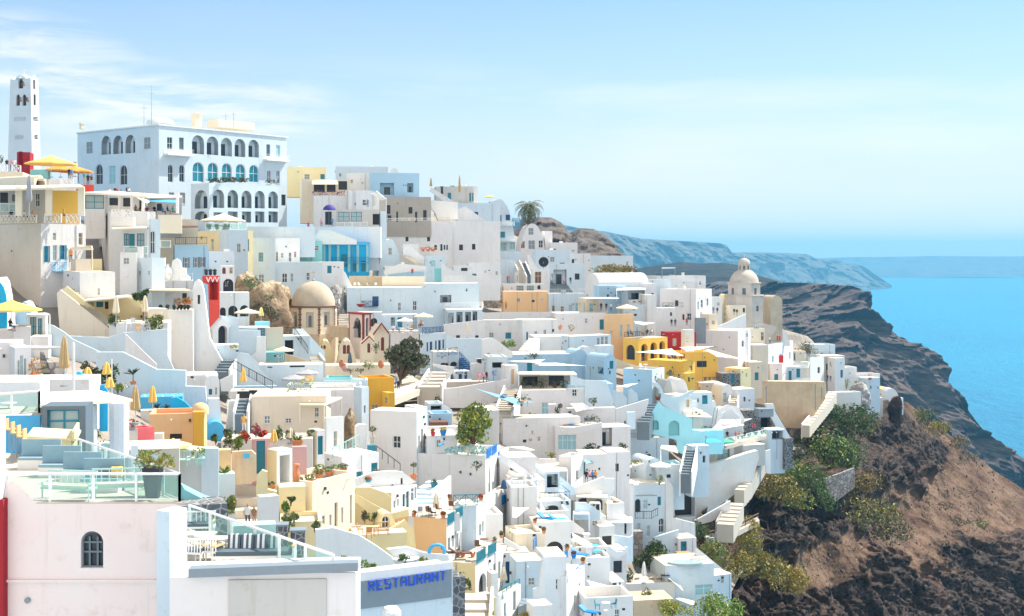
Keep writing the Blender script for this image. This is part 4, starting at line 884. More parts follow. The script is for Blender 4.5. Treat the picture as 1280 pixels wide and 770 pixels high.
for i in range(14):
 x=(300,345,365,395,440,455,510,545,570,600,660,725,765,810)[i];y=(135,128,130,140,125,130,280,280,285,290,285,290,285,290)[i]
 back=i<6
 PERSON('diner in '+('white','black','red','blue','black','white','orange','black','white','red','black','blue','black','green')[i]+' '+('at the hotel forecourt rail, first from the left','at the hotel forecourt rail, second from the left','at the hotel forecourt rail, third from the left','at the hotel forecourt rail, fourth from the left','at the hotel forecourt rail, fifth from the left','at the hotel forecourt rail, last on the right','under the cream awning','beside the striped awning post','right of the awning post','near the right lattice panel','at the left of the right restaurant bay','in the middle of the right restaurant bay','at the centre table of the right bay','at the right end of the right restaurant bay')[i],x,y+22,7.4 if back else 8.6,('st','sb','shirtred','shirtblue','sb','st','shirtorange','sb','st','shirtred','sb','shirtblue','sb','shirtgreen')[i],pose='sit',rot=40*i,group='diners')
H('restaurant bay with pale yellow interior at the right end of the long canopy',None,690,880,310,345,14,8.8,'cream','none','',name='restaurant_bay',cat='restaurant',dl=5,drop=2)
H('yellow cream courtyard walls below the right restaurant bay',None,705,1010,345,560,16,8.0,'cream','none','Rc 797,450,14,66',dl=5,drop=6)
SLAB('thin dark pergola beam across the yellow courtyard','700,405;1010,405;1010,395;700,395',[8.5,8.5,8.0,8.0],.15,'brown',0)
RAIL('712,575;790,575',8.9,label='teal glass balcony rail in the yellow courtyard',style='glass',group='glass balustrades')
crop(200,250,7)
H('yellow house corner with round plaque below the white parasol',250,575,None,265,450,40,7.6,'py','none','',dl=8,drop=6,dr=5)
H('white house with small window right of the yellow corner',None,575,770,262,600,30,7.65,'bw','none','Rx 690,420,34,80',dl=7,drop=8)
RAIL('400,262;760,258',7.5,label='green glass balustrade under the big white parasol',style='glass',h=1.1,group='glass balustrades')
UMB('very wide white parasol open over the green glass terrace',552,115,262,7.4,7.6,'canvas')
for i,x in enumerate((430,500,560,590)):POT(['leafy palm in a pot at the left below the wide white parasol','second leafy palm below the wide white parasol','third leafy palm below the wide white parasol','rightmost leafy palm below the wide white parasol'][i],x,262,7.35,.35,.5,'teal',('leaf',),1.0,.6,'spiky')
hb=H('pale blue house with slate shutters and a dark roof rail',None,130,425,392,640,16,8.6,'paleblue','flat','Rs 230,548,30,90;Rs 317,545,28,90;Rs 372,543,28,88',dl=7,drop=6)
RAIL('135,390;410,385',8.6,label='black iron railing crowded with plants on the pale blue house',style='bars',m='iron',group='iron railings')
H('white low house right of the pale blue house',None,427,650,448,640,18,8.3,'white','flat','Rr 560,615,28,50;Rc 618,612,26,52',dl=6,drop=6)
crop(280,280,6.42)
H('long pale house with small paned windows behind the brown dome',None,188,412,110,620,12,7.35,'bw','none','RG 296,265,36,70;Rg 300,436,44,66',dl=7)
H('white house with four small windows above the brown dome',None,412,608,112,310,12,7.1,'cw','none','Rc 425,262,16,76;Rx 467,252,22,40;Rw 530,265,24,76;Rc 571,245,18,46',dl=7)
H('wide white house front with paned windows just left of the brown dome',None,412,790,305,640,12,7.3,'bw','none','Rw 487,433,42,74;Rg 545,430,26,70;Rw 675,420,28,62',dl=5)
H('white terrace wall under the hotel arcade',None,192,730,20,112,14,6.9,'bw','none','',name='terrace_wall',cat='wall')
H('pale turquoise low building left of the bright blue one',None,608,790,138,300,12,6.7,'teal','none','',dl=6)
H('white block with a small arched blue door under the bright blue house',None,765,962,303,420,10,6.9,'white','none','RT 846,365,34,60',dl=5)
H('brown earth wall with plants right of the brown dome',None,790,960,402,700,10,6.75,'oldwall','none','',name='rock_wall',cat='wall')
POT('green shrub tumbling over the brown earth wall by the dome',905,600,6.9,.3,.3,'tc',('ld',),1.6,1.5)
crop(380,180)
hh=H('bright turquoise house with fluted facade and blue doors',62,78,300,448,585,12,6.5,'azure','none','RT 184,535,28,60;RT 232,562,16,45;RT 272,560,18,48',dl=6)
def flutes():
 pr=nb_info[hh.name][0]
 for x in(92,118,156,206,246,290):
  u,_=pr.uz(PX(x),PY(500));_,z0=pr.uz(PX(x),PY(588));_,z1=pr.uz(PX(x),PY(462));g=G();a=pr.at(u-.25,z0,-.22);g.box(a,pr.u*.5,pr.v*.215,(0,0,z1-z0));mk('pilaster',g,'paleteal',hh)
 _,z1=pr.uz(PX(100),PY(462));u0,_=pr.uz(PX(64),PY(462));u1,_=pr.uz(PX(302),PY(462));g=G();a=pr.at(u0,z1,-.4);g.box(a,pr.u*(u1-u0),pr.v*.395,(0,0,.5));mk('cornice',g,'skyblue',hh)
flutes()
slabon(hh,'128,543;296,541',.6,.1,'skyblue',rm_='tp')
# left middle: cream stair house, blue vaults, terraces
crop(60,320,6.413)
WALL('beige stair wall with a sloping white parapet below the tall beige block','100,270;490,580;490,650;105,645;95,610;70,300',8,11.6,.3,'beige',an=3,name='stair_wall')
WALL('inner cream parapet of the long sloping stairway','150,240;545,560;545,630;500,640;480,560;120,270',8,11.2,.25,'py',an=3,name='stair_wall')
STAIR('long cream stairway dropping right between two sloping parapets','150,262;515,600',[11.0,11.5],1.6,'floor',ck=(0,0))
H('cream white house with one slit window above the awning patio',60,255,538,128,355,25,11.0,'cw','none','Rx 407,285,20,56',dl=6,drop=0,rm='floor')
SLAB('cream flat awning over the walled garden patio','285,355;675,322;640,310;330,335',[11.6,11.6,10.6,10.6],.15,'cream',0,name='awning')
H('yellow shaded patio wall with teal windows under the cream awning',None,300,780,340,540,14,10.9,'py','none','Rx 350,385,36,36;RT 415,388,56,44;Rk 470,395,30,60',name='wall',dl=.5,drop=2)
H('cream patio floor with plants and tables',None,490,960,540,660,12,11.6,'white','none','',name='patio',cat='terrace',dl=7,rm='floor')
WALL('white low parapet before the garden patio','545,545;628,530;628,615;545,620',10,11.75,.2,'cw',an=3)
WALL('blue white retaining wall under the stairway and patio','-60,560;140,640;480,652;606,615;960,585;960,800;1100,1100;-60,1100',12,11.9,.5,'bw',an=3,name='retaining_wall')
WALL('second sloping white stair parapet right of the patio','620,630;640,640;790,790;870,865;870,1000;620,1000',12,12.15,.3,'white',an=0,name='stair_wall')
UMB('closed cream parasol in the garden patio, left one',545,315,540,11.8,3,'canvas',shut=True);UMB('closed cream parasol in the garden patio, right one',778,315,520,11.3,3,'canvas',shut=True)
BUSH('round dark shrub at the foot of the left patio parasol',540,545,120,100,11.6,('ld','leaf'),400)
TREE('palm like yucca with two heads in the patio',765,505,250,150,11.2,('leaf','ld'),900,.45,5,.28)
BUSH('large green and orange shrub at the right end of the patio',850,600,200,170,11.7,('leaf','ly','ld'),1100)
FUR('chair','white chair beside the yellow patio table',650,575,11.8,30);FUR('chair','second white chair under the patio yucca',680,560,11.6,200);FUR('table','small white table in the garden patio',775,600,11.8,10,'wp');FUR('chair','orange wooden chair on the patio edge',725,612,11.9,20,'lw');FUR('chair','grey chair on the patio edge beside the shrub',790,605,11.9,-20,'greyfab')
H('big cream house wall with a parapet right of the patio',None,800,960,425,640,30,11.0,'cream','none','')
crop(180,320,7)
WALL('white buttress wall with a rounded top and slit window rising left of the red gate','427,900;427,290;440,230;470,205;500,225;520,290;560,600;575,720;800,1120;800,1300;427,1300',8,10.4,1.2,'cw',an=0,win='Rk 480,380,22,80',name='buttress_wall')
WALL('blue white side of the rounded buttress wall','500,225;560,250;575,720;560,600;520,290',30,10.2,.3,'paleblue',an=3,name='buttress_wall')
H('big white retaining block with tiny black vents and flower pots on top',None,195,428,470,1300,10,10.6,'cw','none','',drop=2)
WALL('tall white wall curving down right of the vented block','205,480;427,470;430,1000;640,1250;560,1300;205,1300',8,10.7,.5,'white',an=5,name='retaining_wall')
SLAB('flat white awning over the flower terrace','0,295;415,300;360,285;60,285',[10.5,10.5,9.6,9.6],.12,'canvas',0,name='awning')
H('white back wall of the flower terrace with doors',None,40,430,310,470,12,9.9,'white','none','Rk 90,370,30,100;Rt 265,400,20,70;Rk 355,370,40,90;Rk 150,340,1,1',name='wall',dl=.6,drop=2)
for i,x in enumerate((145,205,265,295,325,355,385)):POT(['black pot at the left end of the flower terrace edge','second black pot on the flower terrace edge','third black pot on the flower terrace edge','fourth black pot on the flower terrace edge','fifth black pot on the flower terrace edge','sixth black pot on the flower terrace edge','last black pot of the flower terrace edge near the buttress'][i],x,470,10.7,.18,.25,'black',('ld',),.3,.2)
for i,(x,y)in enumerate(((300,430),(365,425),(395,420))):POT(['orange flowers in a pot near the terrace door','orange flowering pot in front of the shaded window','orange flowering pot beside the buttress'][i],x,y,10.3,.3,.3,'tc',('shirtorange','leaf'),.5,.45)
WALL('little white chapel gable stepped round like a bell wall','165,210;165,120;240,95;250,40;285,22;318,45;325,100;365,110;370,170;400,180;400,260;165,260',8,9.2,.8,'cw',an=0,name='chapel_gable')
g=G();A,_=PT(207,185,9.2);g.lathe(A,[(.3,-.5),(.55,0),(.75,.5),(.65,1.),(.3,1.4),(.2,1.7),(.35,1.8),(0,1.8)],14);mk('round_jar',g,'white',label='big round white jar left of the little chapel gable',cat='jar',smooth=True)
H('narrow white tower with round shoulders left of the jar',None,75,180,15,290,12,9.3,'cw','none','',dl=3)
H('white flat roofed block below the little chapel gable',None,180,430,215,300,14,9.4,'white','flat','')
for x,lb in((65,'left small dark urn finial on the white parapet'),(168,'right small dark urn finial on the white parapet')):
 g=G();A,_=PT(x,240,10.);g.lathe(A,[(.2,0),(.28,.3),(.22,.9),(.05,1.2),(0,1.2)],8);mk('urn',g,'gp',label=lb,cat='urn',group='dark urns')
rg=H('bright red gate tower with white zigzag top beside the rounded buttress',510,565,662,175,580,50,9.6,'red','none','Rp 612,305,76,160',name='gate_tower',cat='tower',dl=2)
pr=nb_info[rg.name][0];
for i in range(3):
 x=540+i*38;u0,z=pr.uz(PX(x),PY(170));g=G();g.prism(pr,[(u0,z-.2),(u0+.35,z-.2-.7),(u0+.7,z-.2),(u0+.62,z-.2),(u0+.35,z-.75),(u0+.08,z-.2)],.1,v=-.12);mk('zigzag_trim',g,'cw',rg)
 g=G();A=pr.at(u0+.3,z,.3);g.lathe(A,[(.12,0),(.25,.25),(.2,.5),(.3,.7),(0,.9)],8);mk('finial',g,'dark',rg)
ha=H('white house with arched openings and an iron balcony right of the red gate',None,662,922,320,560,14,9.0,'cw','none','Rq 690,495,50,90;Ry 778,490,80,110;Ry 878,480,76,100')
H('white upper story with round arch and two niches above the iron balcony',None,672,792,85,300,14,8.6,'cw','none','Ry 738,255,90,110;Rr 700,128,30,56;Rc 762,128,32,56')
RAIL('690,398;800,390',8.9,label='ornate iron balcony railing right of the red gate, left bay',style='cross',m='gp',group='iron railings');RAIL('830,385;915,380',8.9,label='ornate iron balcony railing right of the red gate, right bay',style='cross',m='gp',group='iron railings')
PERSON('person reclining in dark clothes on the arched terrace',725,270,8.8,'sb',pose='sit')
wc=WALL('small white gabled gateway with a pointed arch below the red gate','600,1000;600,640;690,540;760,610;740,640;740,1000',35,10.0,1.2,'cw',an=0,win='Ry 690,710,80,200',name='gateway',cat='gateway')
WALL('stepped white wall right of the gabled gateway','660,520;830,545;830,655;1020,650;1020,900;1100,1000;740,1000;740,620',14,9.9,.4,'bw',an=6,name='wall')
UMB('cream mushroom parasol beside the plunge pool',900,455,610,9.3,3.4,'canvas')
# blue vault building, lower left
crop(0,350,7)
H('white house with bright blue arched vault at the left edge',None,-150,86,-20,440,12,12.4,'white','vr','',name='vaulted_house',dl=6,rise=240)
WALL('bright blue arch front of the vaulted house at the left edge','-120,445;-120,-10;0,20;30,60;52,130;62,230;60,445',10,12.6,.25,'azure',an=0,name='vault_front',cat='wall')
H('blue and white striped vault roof behind the yellow parasol',None,86,335,190,300,14,11.8,'paleblue','vr','',name='vaulted_house',dl=5,rise=90)
H('white cubic house with thin pillars under the yellow parasol',None,118,268,410,770,20,13.0,'white','none','Rt 160,730,14,110;Rt 188,710,22,130;Rt 220,730,14,110')
H('grey white house wall under the cafe parasol at the left edge',None,-150,120,445,770,12,13.0,'lilac','flat','',rm='floor')
H('small white porch with teal glass doors and thin columns',None,268,425,495,600,14,12.6,'white','none','',name='porch',cat='porch',dl=3,drop=1)
H('teal glass doors of the small porch',None,245,400,310,500,14,12.3,'white','none','RG 290,410,56,170;RG 350,410,40,150',name='wall',dl=2,drop=0)
SLAB('thin white porch roof on two columns','235,308;440,298;400,285;235,292',[12.8,12.8,12.2,12.2],.15,'wp',2,ph=1.9)
WALL('white curved wall sweeping behind the small porch','420,385;470,400;560,455;640,520;900,640;900,720;420,720',10,12.2,.3,'bw',an=5)
UMB('large yellow parasol over the left edge cafe',100,175,440,12.9,5.6,'amber');PERSON('seated woman with dark hair under the large yellow parasol',90,450,13.1,'sb',pose='sit',rot=70)
SAIL('long white shade sail stretching across the left edge','-140,555;600,580;590,590;-140,610',[14,15,15,14.5],'sw',.3)
UMB('closed mustard parasol with deep folds beside the white post',562,490,930,17.6,3.4,'tan',shut=True)
g=G();A,_=PT(643,770,17.4);g.tube(A-Vector((0,0,2)),A+Vector((0,0,1.85)),.12,n=6);mk('post',g,'wp',label='thick white post right of the mustard parasol',cat='post')
crop(0,430,6.413)
H('grey white house front with slit windows behind the mustard parasol',None,-150,118,-10,330,12,16.0,'lilac','none','',drop=2)
H('white wall with three tall slots behind the flower pots',None,118,250,28,310,30,16.3,'white','none','Rt 150,215,16,170;Rt 175,190,26,200;Rt 202,205,16,180',dl=3,drop=2)
H('rough stone wall and terrace behind the flower pots',None,235,520,150,300,14,15.3,'rubble','none','Rk 335,90,30,50;Rk 380,265,70,50',name='stone_wall',cat='wall',dl=2,drop=2)
POT('big terracotta pot of red and green flowers behind the white parapet',285,290,16.4,.5,.5,'tc',('leaf','redflower','ly'),1.1,.6)
H('long low white parapet roof across the left terraces',None,-150,715,290,385,6,17.2,'white','none','',name='terrace_wall',cat='wall',rm='white')
WALL('bright blue curved wall top beside the dark shrubs','615,225;640,225;760,320;800,330;840,330;862,380;862,700;715,700;715,300;612,255',10,16.4,.4,'azure',an=6,name='wall')
BUSH('dark sprawling bougainvillea against the pale wall, left half',720,330,170,240,14.5,('ld','lb'),1500,.13);BUSH('dark sprawling bougainvillea against the pale wall, right half',860,330,180,200,14.5,('ld','leaf'),1500,.13)
UMB('small closed yellow parasol at the left of the dark shrubs',703,185,300,16,2,'amber',shut=True);UMB('closed yellow parasol in the dark shrubs, tall one',855,145,300,15.8,2.3,'amber',shut=True);UMB('closed yellow parasol in front of the tall one',880,265,400,16.6,2.3,'amber',shut=True)
g=G();A,_=PT(897,390,16.2);g.tube(A,A+Vector((0,0,2.6)),.05);mk('post',g,'wp',label='thin white pole right of the closed yellow parasols',cat='post')
BUSH('bright green low hedge beside the thin pole',945,375,80,70,15.4,('lm','leaf'),350)
crop(120,430,5.925)
WALL('pale blue stepped wall behind the bright blue pool','0,60;200,60;450,188;665,195;665,312;810,316;830,560;330,560;0,560',8,13.0,.5,'bw',an=6,name='retaining_wall')
H('cream vaulted hut with two small windows right of the stepped wall',None,668,905,232,320,16,12.3,'cw','none','')
H('round topped cream hut front with a teal and a beige window',None,808,915,232,400,20,12.6,'cw','vr','RT 848,355,26,44;Rx 890,348,16,54',name='vaulted_hut')
def taperblock(label,x0,x1,yt,yb,s,k=.75,m='cw',a=20,d=1.6,name='buttress'):
 r=H(label,None,x0,x1,yt,yb,a,s,m,'none','',name=name,cat='buttress',dl=d,taper=1-k);return r
taperblock('broad white tapering buttress below the cream huts',818,935,410,572,13.2,.7)
crop(250,480,6.413)
taperblock('white tapering buttress left of the dark steps',218,318,140,330,12.6,.62)
crop(120,430,5.925)
g=G();
H('bright blue pool basin with curved white rim',None,325,640,395,500,12,13.6,'skyblue','none','',name='swimming_pool',cat='pool',dl=3,drop=2,rm='pool')
WALL('bright blue curved wall right of the pool','560,400;600,395;660,430;710,480;690,520;640,540;560,540',14,13.7,.6,'azure',an=5)
H('white planter ledge in front of the pool',None,330,640,492,560,14,14.,'white','none','',name='planter',cat='planter',dl=1,drop=2)
POT('spiky plant left on the white pool planter',455,492,14.1,.2,.2,'wp',('ld','leaf'),.6,.4,'spiky');POT('spiky plant right on the white pool planter',528,492,14.1,.2,.2,'wp',('ld','leaf'),.5,.4,'spiky');POT('tall yucca beside the closed parasols',275,300,14,.3,.3,'tc',('ld','leaf'),.9,.5,'spiky',tall=.6)
UMB('closed tan parasol standing right of the cream roof',292,310,590,17.2,3,'tan',shut=True);UMB('closed amber parasol beside the blue pool',420,310,500,14.4,2.4,'amber',shut=True)
H('orange yellow cubic house with a rounded chimney in front of the pool',None,395,800,520,770,10,15.2,'peach','flat','Rk 592,685,90,40',rm='tc')
ho=H('narrow yellow side block with a round top right of the orange house',None,722,800,505,770,16,15.4,'ochre','none','',dl=1.)
g=G();A,_=PT(715,510,15.2);g.lathe(A+Vector((.4,1,0)),[(.7,-.2),(.7,.25),(.55,.55),(.25,.7),(0,.75)],12);mk('roof_dome',g,'peach',ho,smooth=True)
H('coral pink box planter with lilac lining before the orange house',240,308,432,625,790,45,17,'coral','flat','',name='planter',cat='planter',drop=2,Rm='cw')
H('small lilac wall panel right of the coral planter',None,432,498,662,760,10,17,'lilac','none','',name='wall',dl=.3,drop=1)
POT('flowers in the coral planter box',265,640,17.,.3,.3,'greyfab',('lb','leaf','redflower'),.5,.5)
BUSH('white flowering plants along the pool edge',190,330,130,60,14.2,('sw','leaf'),200,.1)
for x,lb in((362,'left'),(492,'middle'),(574,'right')):
 g=G();A,_=PT(x,392,13.5);g.lathe(A,[(.12,0),(.1,.15),(0,.2)],8);mk('pool_lamp',g,'wp',label=f'small white lamp knob on the pool rim, {lb} one',cat='lamp',group='pool rim lamps')
# chapel with the brown dome and the middle left terraces
crop(280,280,6.42)
def church_dome():
 A,s=PT(692,660,7.75);A=A+Vector((0,3.2,0));r=root('domed_chapel',A,'old chapel with weathered brown dome and arched window niches','chapel')
 rr=175/6.42/7.6;g=G();n=24;prof=[(rr*math.cos(R(t)),rr*1.12*math.sin(R(t)))for t in range(0,90,8)]+[(.25,rr*1.13),(.2,rr*1.2),(0,rr*1.22)]
 g.lathe(A,prof,n);mk('dome',g,'dome_old',r,smooth=True)
 g=G();g.lathe(A,[(rr*1.16,-.25),(rr*1.2,-.2),(rr*1.2,0),(rr*.9,.02)],8,a0=R(22.5),a1=R(382.5));mk('cornice',g,'brown',r)
 g=G();R8=rr*1.12;h=4.6;k=[R(22.5+45*i)for i in range(9)]
 for a,b in zip(k,k[1:]):
  p=A+Vector((R8*math.cos(a),R8*math.sin(a),-.25));q=A+Vector((R8*math.cos(b),R8*math.sin(b),-.25));d=(q-p);ya=math.atan2(d.y,d.x)
  pl=Plane(Vector((p.x,p.y,0)),ya);L=d.length
  ol=arch_outline(L*.3,L*.7,p.z-3.2,p.z-.7,0);g.panel(pl,[(0,p.z-h),(L,p.z-h),(L,p.z),(0,p.z)],[(ol,.35)])
  gg=G();gg.panel(pl,ol,v=.34);wv=mk('window',gg,'churchgrey',r);gg=G();o2=arch_outline(L*.42,L*.58,p.z-3.1,p.z-1.2,1);gg.panel(pl,o2,v=.31);mk('pane',gg,'slate',wv)
  gg=G()
  for z in range(11):
   if z%2==0:gg.box(pl.at(-.28,p.z-h+z*.42,-.06),pl.u*.5,pl.v*.05,(0,0,.36))
   else:gg.box(pl.at(-.2,p.z-h+z*.42,-.06),pl.u*.34,pl.v*.05,(0,0,.36))
  mk('corner_bricks',gg,'brown',r)
 mk('drum',g,'cream',r)
 g=G();g.lathe(A,[(R8*1.02,-h-6),(R8*1.05,-h+.1),(0,-h+.12)],8,a0=R(22.5),a1=R(382.5));mk('base',g,'oldwall',r)
 g=G();g.tube(A+Vector((0,0,rr*1.2)),A+Vector((0,0,rr*1.2+1.6)),.06);g.tube(A+Vector((-.35,0,rr*1.2+1.1)),A+Vector((.35,0,rr*1.2+1.1)),.06);mk('cross',g,'gold',r)
church_dome()
def rockblob(label,x,y,wpx,hpx,s,m,seed=1,depth=None,name='rock'):
 A,_=PT(x,y,s);w_=wpx/CR[2]/s/2;h_=hpx/CR[2]/s;d_=depth or w_;g=G();n=40
 g.lathe(Vector((0,0,0)),[(math.cos(R(t)),math.sin(R(t)))for t in range(-30,91,5)],n)
 for i,v in enumerate(g.v):
  p=Vector((v.x*w_,v.y*d_,v.z*h_));k=1+.22*fract(p+Vector((seed*9,0,0)),.28)+.10*fract(p+Vector((0,seed*5,0)),.9);g.v[i]=A+Vector((p.x*k,p.y*k,p.z*k))
 return mk(name,g,m,label=label,cat='rock',smooth=True,org=A)
rockblob('tan rock outcrop left of the brown dome',330,740,400,300,7.9,'tanrock',1,depth=4);rockblob('pointed tan rock slope climbing beside the dome',430,700,240,190,7.6,'tanrock',2,depth=3)
rockblob('high tan rock shoulder under the green bush',180,640,260,230,7.9,'tanrock',5,depth=3);rockblob('grey rock cleft right of the brown dome',900,720,140,220,7.0,'rubble',3,depth=2)
BUSH('green bush growing at the top of the tan rock',215,520,140,130,8.3,('leaf','lo'),700);BUSH('dark brown thicket hanging on the tan rock, left mass',270,740,200,150,8.5,('ld','lb'),900);BUSH('dark green tuft on the rock beside the dome',370,610,90,60,8.4,('ld','leaf'),300);BUSH('brown dry thicket beside the drum of the dome',380,770,170,140,8.5,('lb','ld'),700)
crop(250,380,6.413)
UMB('closed lemon parasol on the plunge pool terrace',490,25,135,9.2,2.4,'lemon',shut=True)
H('plunge pool terrace with white rim right of the mushroom parasol',None,310,560,192,260,14,9.3,'bw','none','',name='pool_terrace',cat='terrace',dl=5,drop=2,rm='tq')
H('pale blue curved pool wall behind the mushroom parasol',None,440,560,140,195,14,9.0,'tq','none','',name='wall',dl=.5)
WALL('blue white slanting wall with a stairway notch','230,90;305,110;305,210;460,195;460,262;530,262;530,400;470,400;395,420;380,470;330,470;330,360;225,290',14,9.6,.4,'bw',an=9)
WALL('bright white narrow pillar wall left of the beige panel','455,262;530,262;530,470;470,480;395,470;400,420;450,390',14,9.9,.4,'cw',an=4)
H('grey door panel with glass beside the white pillar',None,462,522,190,258,10,9.7,'gp','none','RG 492,222,50,50',name='wall',dl=.4)
WALL('beige wall panel in the middle of the white terraces','535,192;668,185;668,350;600,380;535,385',14,9.4,.4,'beige',an=4)
H('white terrace house with iron railing beside the brown dome',None,668,880,258,440,14,8.9,'bw','none','Rp 715,350,70,120')
WALL('pale blue stair wall falling right of the brown dome','745,200;830,200;1000,380;1000,640;900,500;870,440;745,260',14,8.7,.4,'bw',an=3,name='stair_wall')
STAIR('stairway with an iron rail falling right of the brown dome','770,240;900,410;950,480',[8.5,8.7,8.9],1.6,'path',ck=(0,1))
RAIL('670,245;755,245;865,400',[8.9,8.9,8.9],label='black iron railing down the stair beside the brown dome',m='iron',group='iron railings')
UMB('open white parasol with a point on the teal courtyard',668,340,470,9.9,2.6,'canvas')
H('teal courtyard wall with a white door under the pointed parasol',None,520,680,388,490,14,9.6,'teal','none','Rt 632,440,50,90',dl=3,drop=1)
WALL('rough beige sloping ramp wall right of the pointed parasol','680,395;880,460;880,490;680,490',14,9.6,.3,'oldwall',an=3)
H('wide white terrace wall with black lantern below the pointed parasol',None,470,990,490,660,10,10.2,'bw','none','Rk 560,507,40,10;Rk 780,500,120,14',name='terrace_wall',cat='wall',rm='floor')
WALL('white stepped wall with four dark steps left of the iron stair rail','270,660;270,450;320,390;390,400;470,480;470,520;600,650;600,700;270,700',14,10.4,.3,'bw',an=0)
STAIR('short dark stairway between white walls','240,450;165,560',[10.3,10.8],1.8,'slate',ck=(0,1))
STAIR('short blue grey stairway under the slanting wall','360,420;350,480',[9.9,10.2],1.7,'gp',ck=(0,0))
RAIL('270,520;580,690',[10.9,11.2],label='long iron railing slanting down over the white terrace',m='iron',group='iron railings')
WALL('low white wall panel under the dark steps','160,610;265,560;265,700;170,700',14,10.9,.3,'cw',an=3);H('white vaulted lane wall below the gabled gateway',None,110,310,330,470,14,10.3,'bw','none','Rk 170,432,16,16',dl=3)
POT('planter of yellow green succulents on the lane wall',270,370,10.5,.5,.25,'white',('ly','lm'),.4,.5)
UMB('closed amber parasol with round base left of the slanted rail',347,510,690,11.4,2.3,'amber',shut=True)
UMB('pale grey open parasol over the terrace, front one',757,562,690,10.9,3.,'greyfab');UMB('pale grey open parasol over the terrace, rear one',855,520,640,10.4,3.,'greyfab')
SLAB('small orange canopy beside the grey parasols','815,530;905,500;890,485;820,515',[10.,10.,9.6,9.6],.4,'amber',0,name='canopy',cat='canopy');H('orange painted wall block under the grey parasols',None,815,912,560,600,14,10.2,'peach','none','',name='wall',dl=1)
H('pale blue long wall behind the dark sofas',None,270,620,660,700,8,11.,'paleblue','none','',name='wall',dl=.5);
H('white bench wall behind the dark wicker sofas',None,240,700,700,760,8,11.4,'white','none','',name='terrace_wall',cat='wall',dl=3,drop=1,rm='floor')
def sofa(label,x,y,s,wd=1.6,m='black',rot=0,dp=.8,cush='greyfab'):
 A,_=PT(x,y,s);r=root('sofa',A,label,'sofa','sofas on the terraces');a=R(rot);u=Vector((math.cos(a),math.sin(a),0));v=Vector((-u.y,u.x,0))
 g=G();g.cbox(A+Vector((0,0,.1)),wd,dp,.3,a);mk('base',g,m,r);g=G();g.cbox(A+v*(dp*.42)+Vector((0,0,.4)),wd,.14,.42,a);mk('backrest',g,m,r)
 for sg in(-1,1):g=G();g.cbox(A+u*(wd/2*sg*.93)+Vector((0,0,.4)),.12,dp,.2,a);mk('armrest',g,m,r)
 g=G();g.cbox(A+Vector((0,0,.4))-v*.05,wd*.84,dp*.8,.1,a);mk('cushion',g,cush,r);return r
sofa('black wicker armchair at the top of the narrow steps',355,760,12,1.3,rot=180);sofa('second black wicker armchair beside the first',432,750,11.8,.9,rot=180);sofa('long black wicker sofa behind the beige wall',605,755,11.8,1.5,rot=180)
crop(350,460,6.413)
POT('large yellow green grass clump on the beige wall, left',110,225,12.2,.35,.2,'white',('lm','ly'),1.3,.8,'bushy');POT('large yellow green grass clump on the beige wall, right',212,195,12.0,.35,.2,'white',('lm','ly'),1.4,.8,'bushy')
hb2=H('large beige building wall with a pergola terrace',None,-230,372,228,620,4,12.6,'beige','none','',dl=6,rm='floor')
H('white room with pergola set back over the beige building',None,137,290,185,400,10,11.9,'white','none','Rk 215,355,30,90',dl=3)
H('grey lilac wall behind the pergola terrace',None,290,590,178,400,8,11.2,'lilac','none','',name='wall',dl=2,drop=0)
SLAB('cream slatted pergola on the beige building','150,290;355,292;498,232;290,232',[12.7,12.7,11.6,11.6],.15,'canvas',3,ph=1.9,pm='cream')
H('white corner house with a teal framed window below the pergola',362,372,512,400,700,38,12.7,'cw','flat','Rx 445,570,28,130',dl=5,rim=.6,rm='floor')
H('small cream gatehouse with a light blue door',230,300,358,500,690,40,13.6,'cw','none','RT 325,620,44,150',name='gatehouse',cat='house',Rm='cream')
rk=rockblob('ruined brown rock pillar between the white houses',565,640,120,310,11.6,'tanrock',7,depth=1.5,name='rock_pillar')
RAIL('420,725;635,615',[12.9,12.4],label='pale teal railing on the slope under the rock pillar',m='paleteal',group='painted railings')
for i,(x0,x1,yt,yb,s,m,lb)in enumerate(((370,575,78,130,10.0,'teal','pale green parapet block, rearmost of the long flat roofs'),(60,650,135,180,10.4,'bw','long flat white roof second from the rear, left of the ochre tower'),(300,700,100,180,10.1,'bw','flat white roof with a raised rim beside the ochre tower'),(250,600,150,240,10.8,'white','long flat white roof nearest the pergola'))):
 H(lb,None,x0,x1,yt,yb,6,s,m,'flat','',dl=3,group='long flat roofs')
H('tall narrow white house with a lamp between flat roofs and ochre tower',590,655,712,155,500,50,10.9,'bw','flat','Rd 680,330,14,60')
ho=H('ochre yellow tower house with a slanted top and a wall lamp',None,700,915,82,345,24,9.8,'ochre','flat','Rx 762,320,54,56',name='tower_house',rim=.6,rm='ochre')
H('narrow ochre annex with a chimney right of the ochre tower',None,870,920,200,345,30,9.9,'ochre','none','',dl=2,drop=2)
WALL('white rounded wall pillar before the ochre tower','612,470;640,450;690,455;700,500;690,650;612,680',20,12.2,.8,'cw',an=5,name='pillar')
crop(380,370,5.925)
rc=H('pink church bell tower with dark red trim and bronze bell',333,437,495,138,310,32,7.9,'pink','none','Ly 395,235,54,150;Ry 470,230,22,140',name='bell_tower',cat='bell tower')
pr,pq,lx,ly,zt,zb,_=nb_info[rc.name]
g=G();a=pr.at(-.2,zt,-.2);g.box(a,pr.u*(lx+.4),pr.v*(ly+.4),(0,0,.25));mk('cornice',g,'brownred',rc)
for fc,L,sg in((pr,lx,1),(pq,ly,-1)):
 for u in(.0,L-.25):
  g=G();g.box(fc.at(u,zt-4.2,-.05*sg),fc.u*.25,fc.v*(.047*sg),(0,0,4.2));mk('trim',g,'brownred',rc)
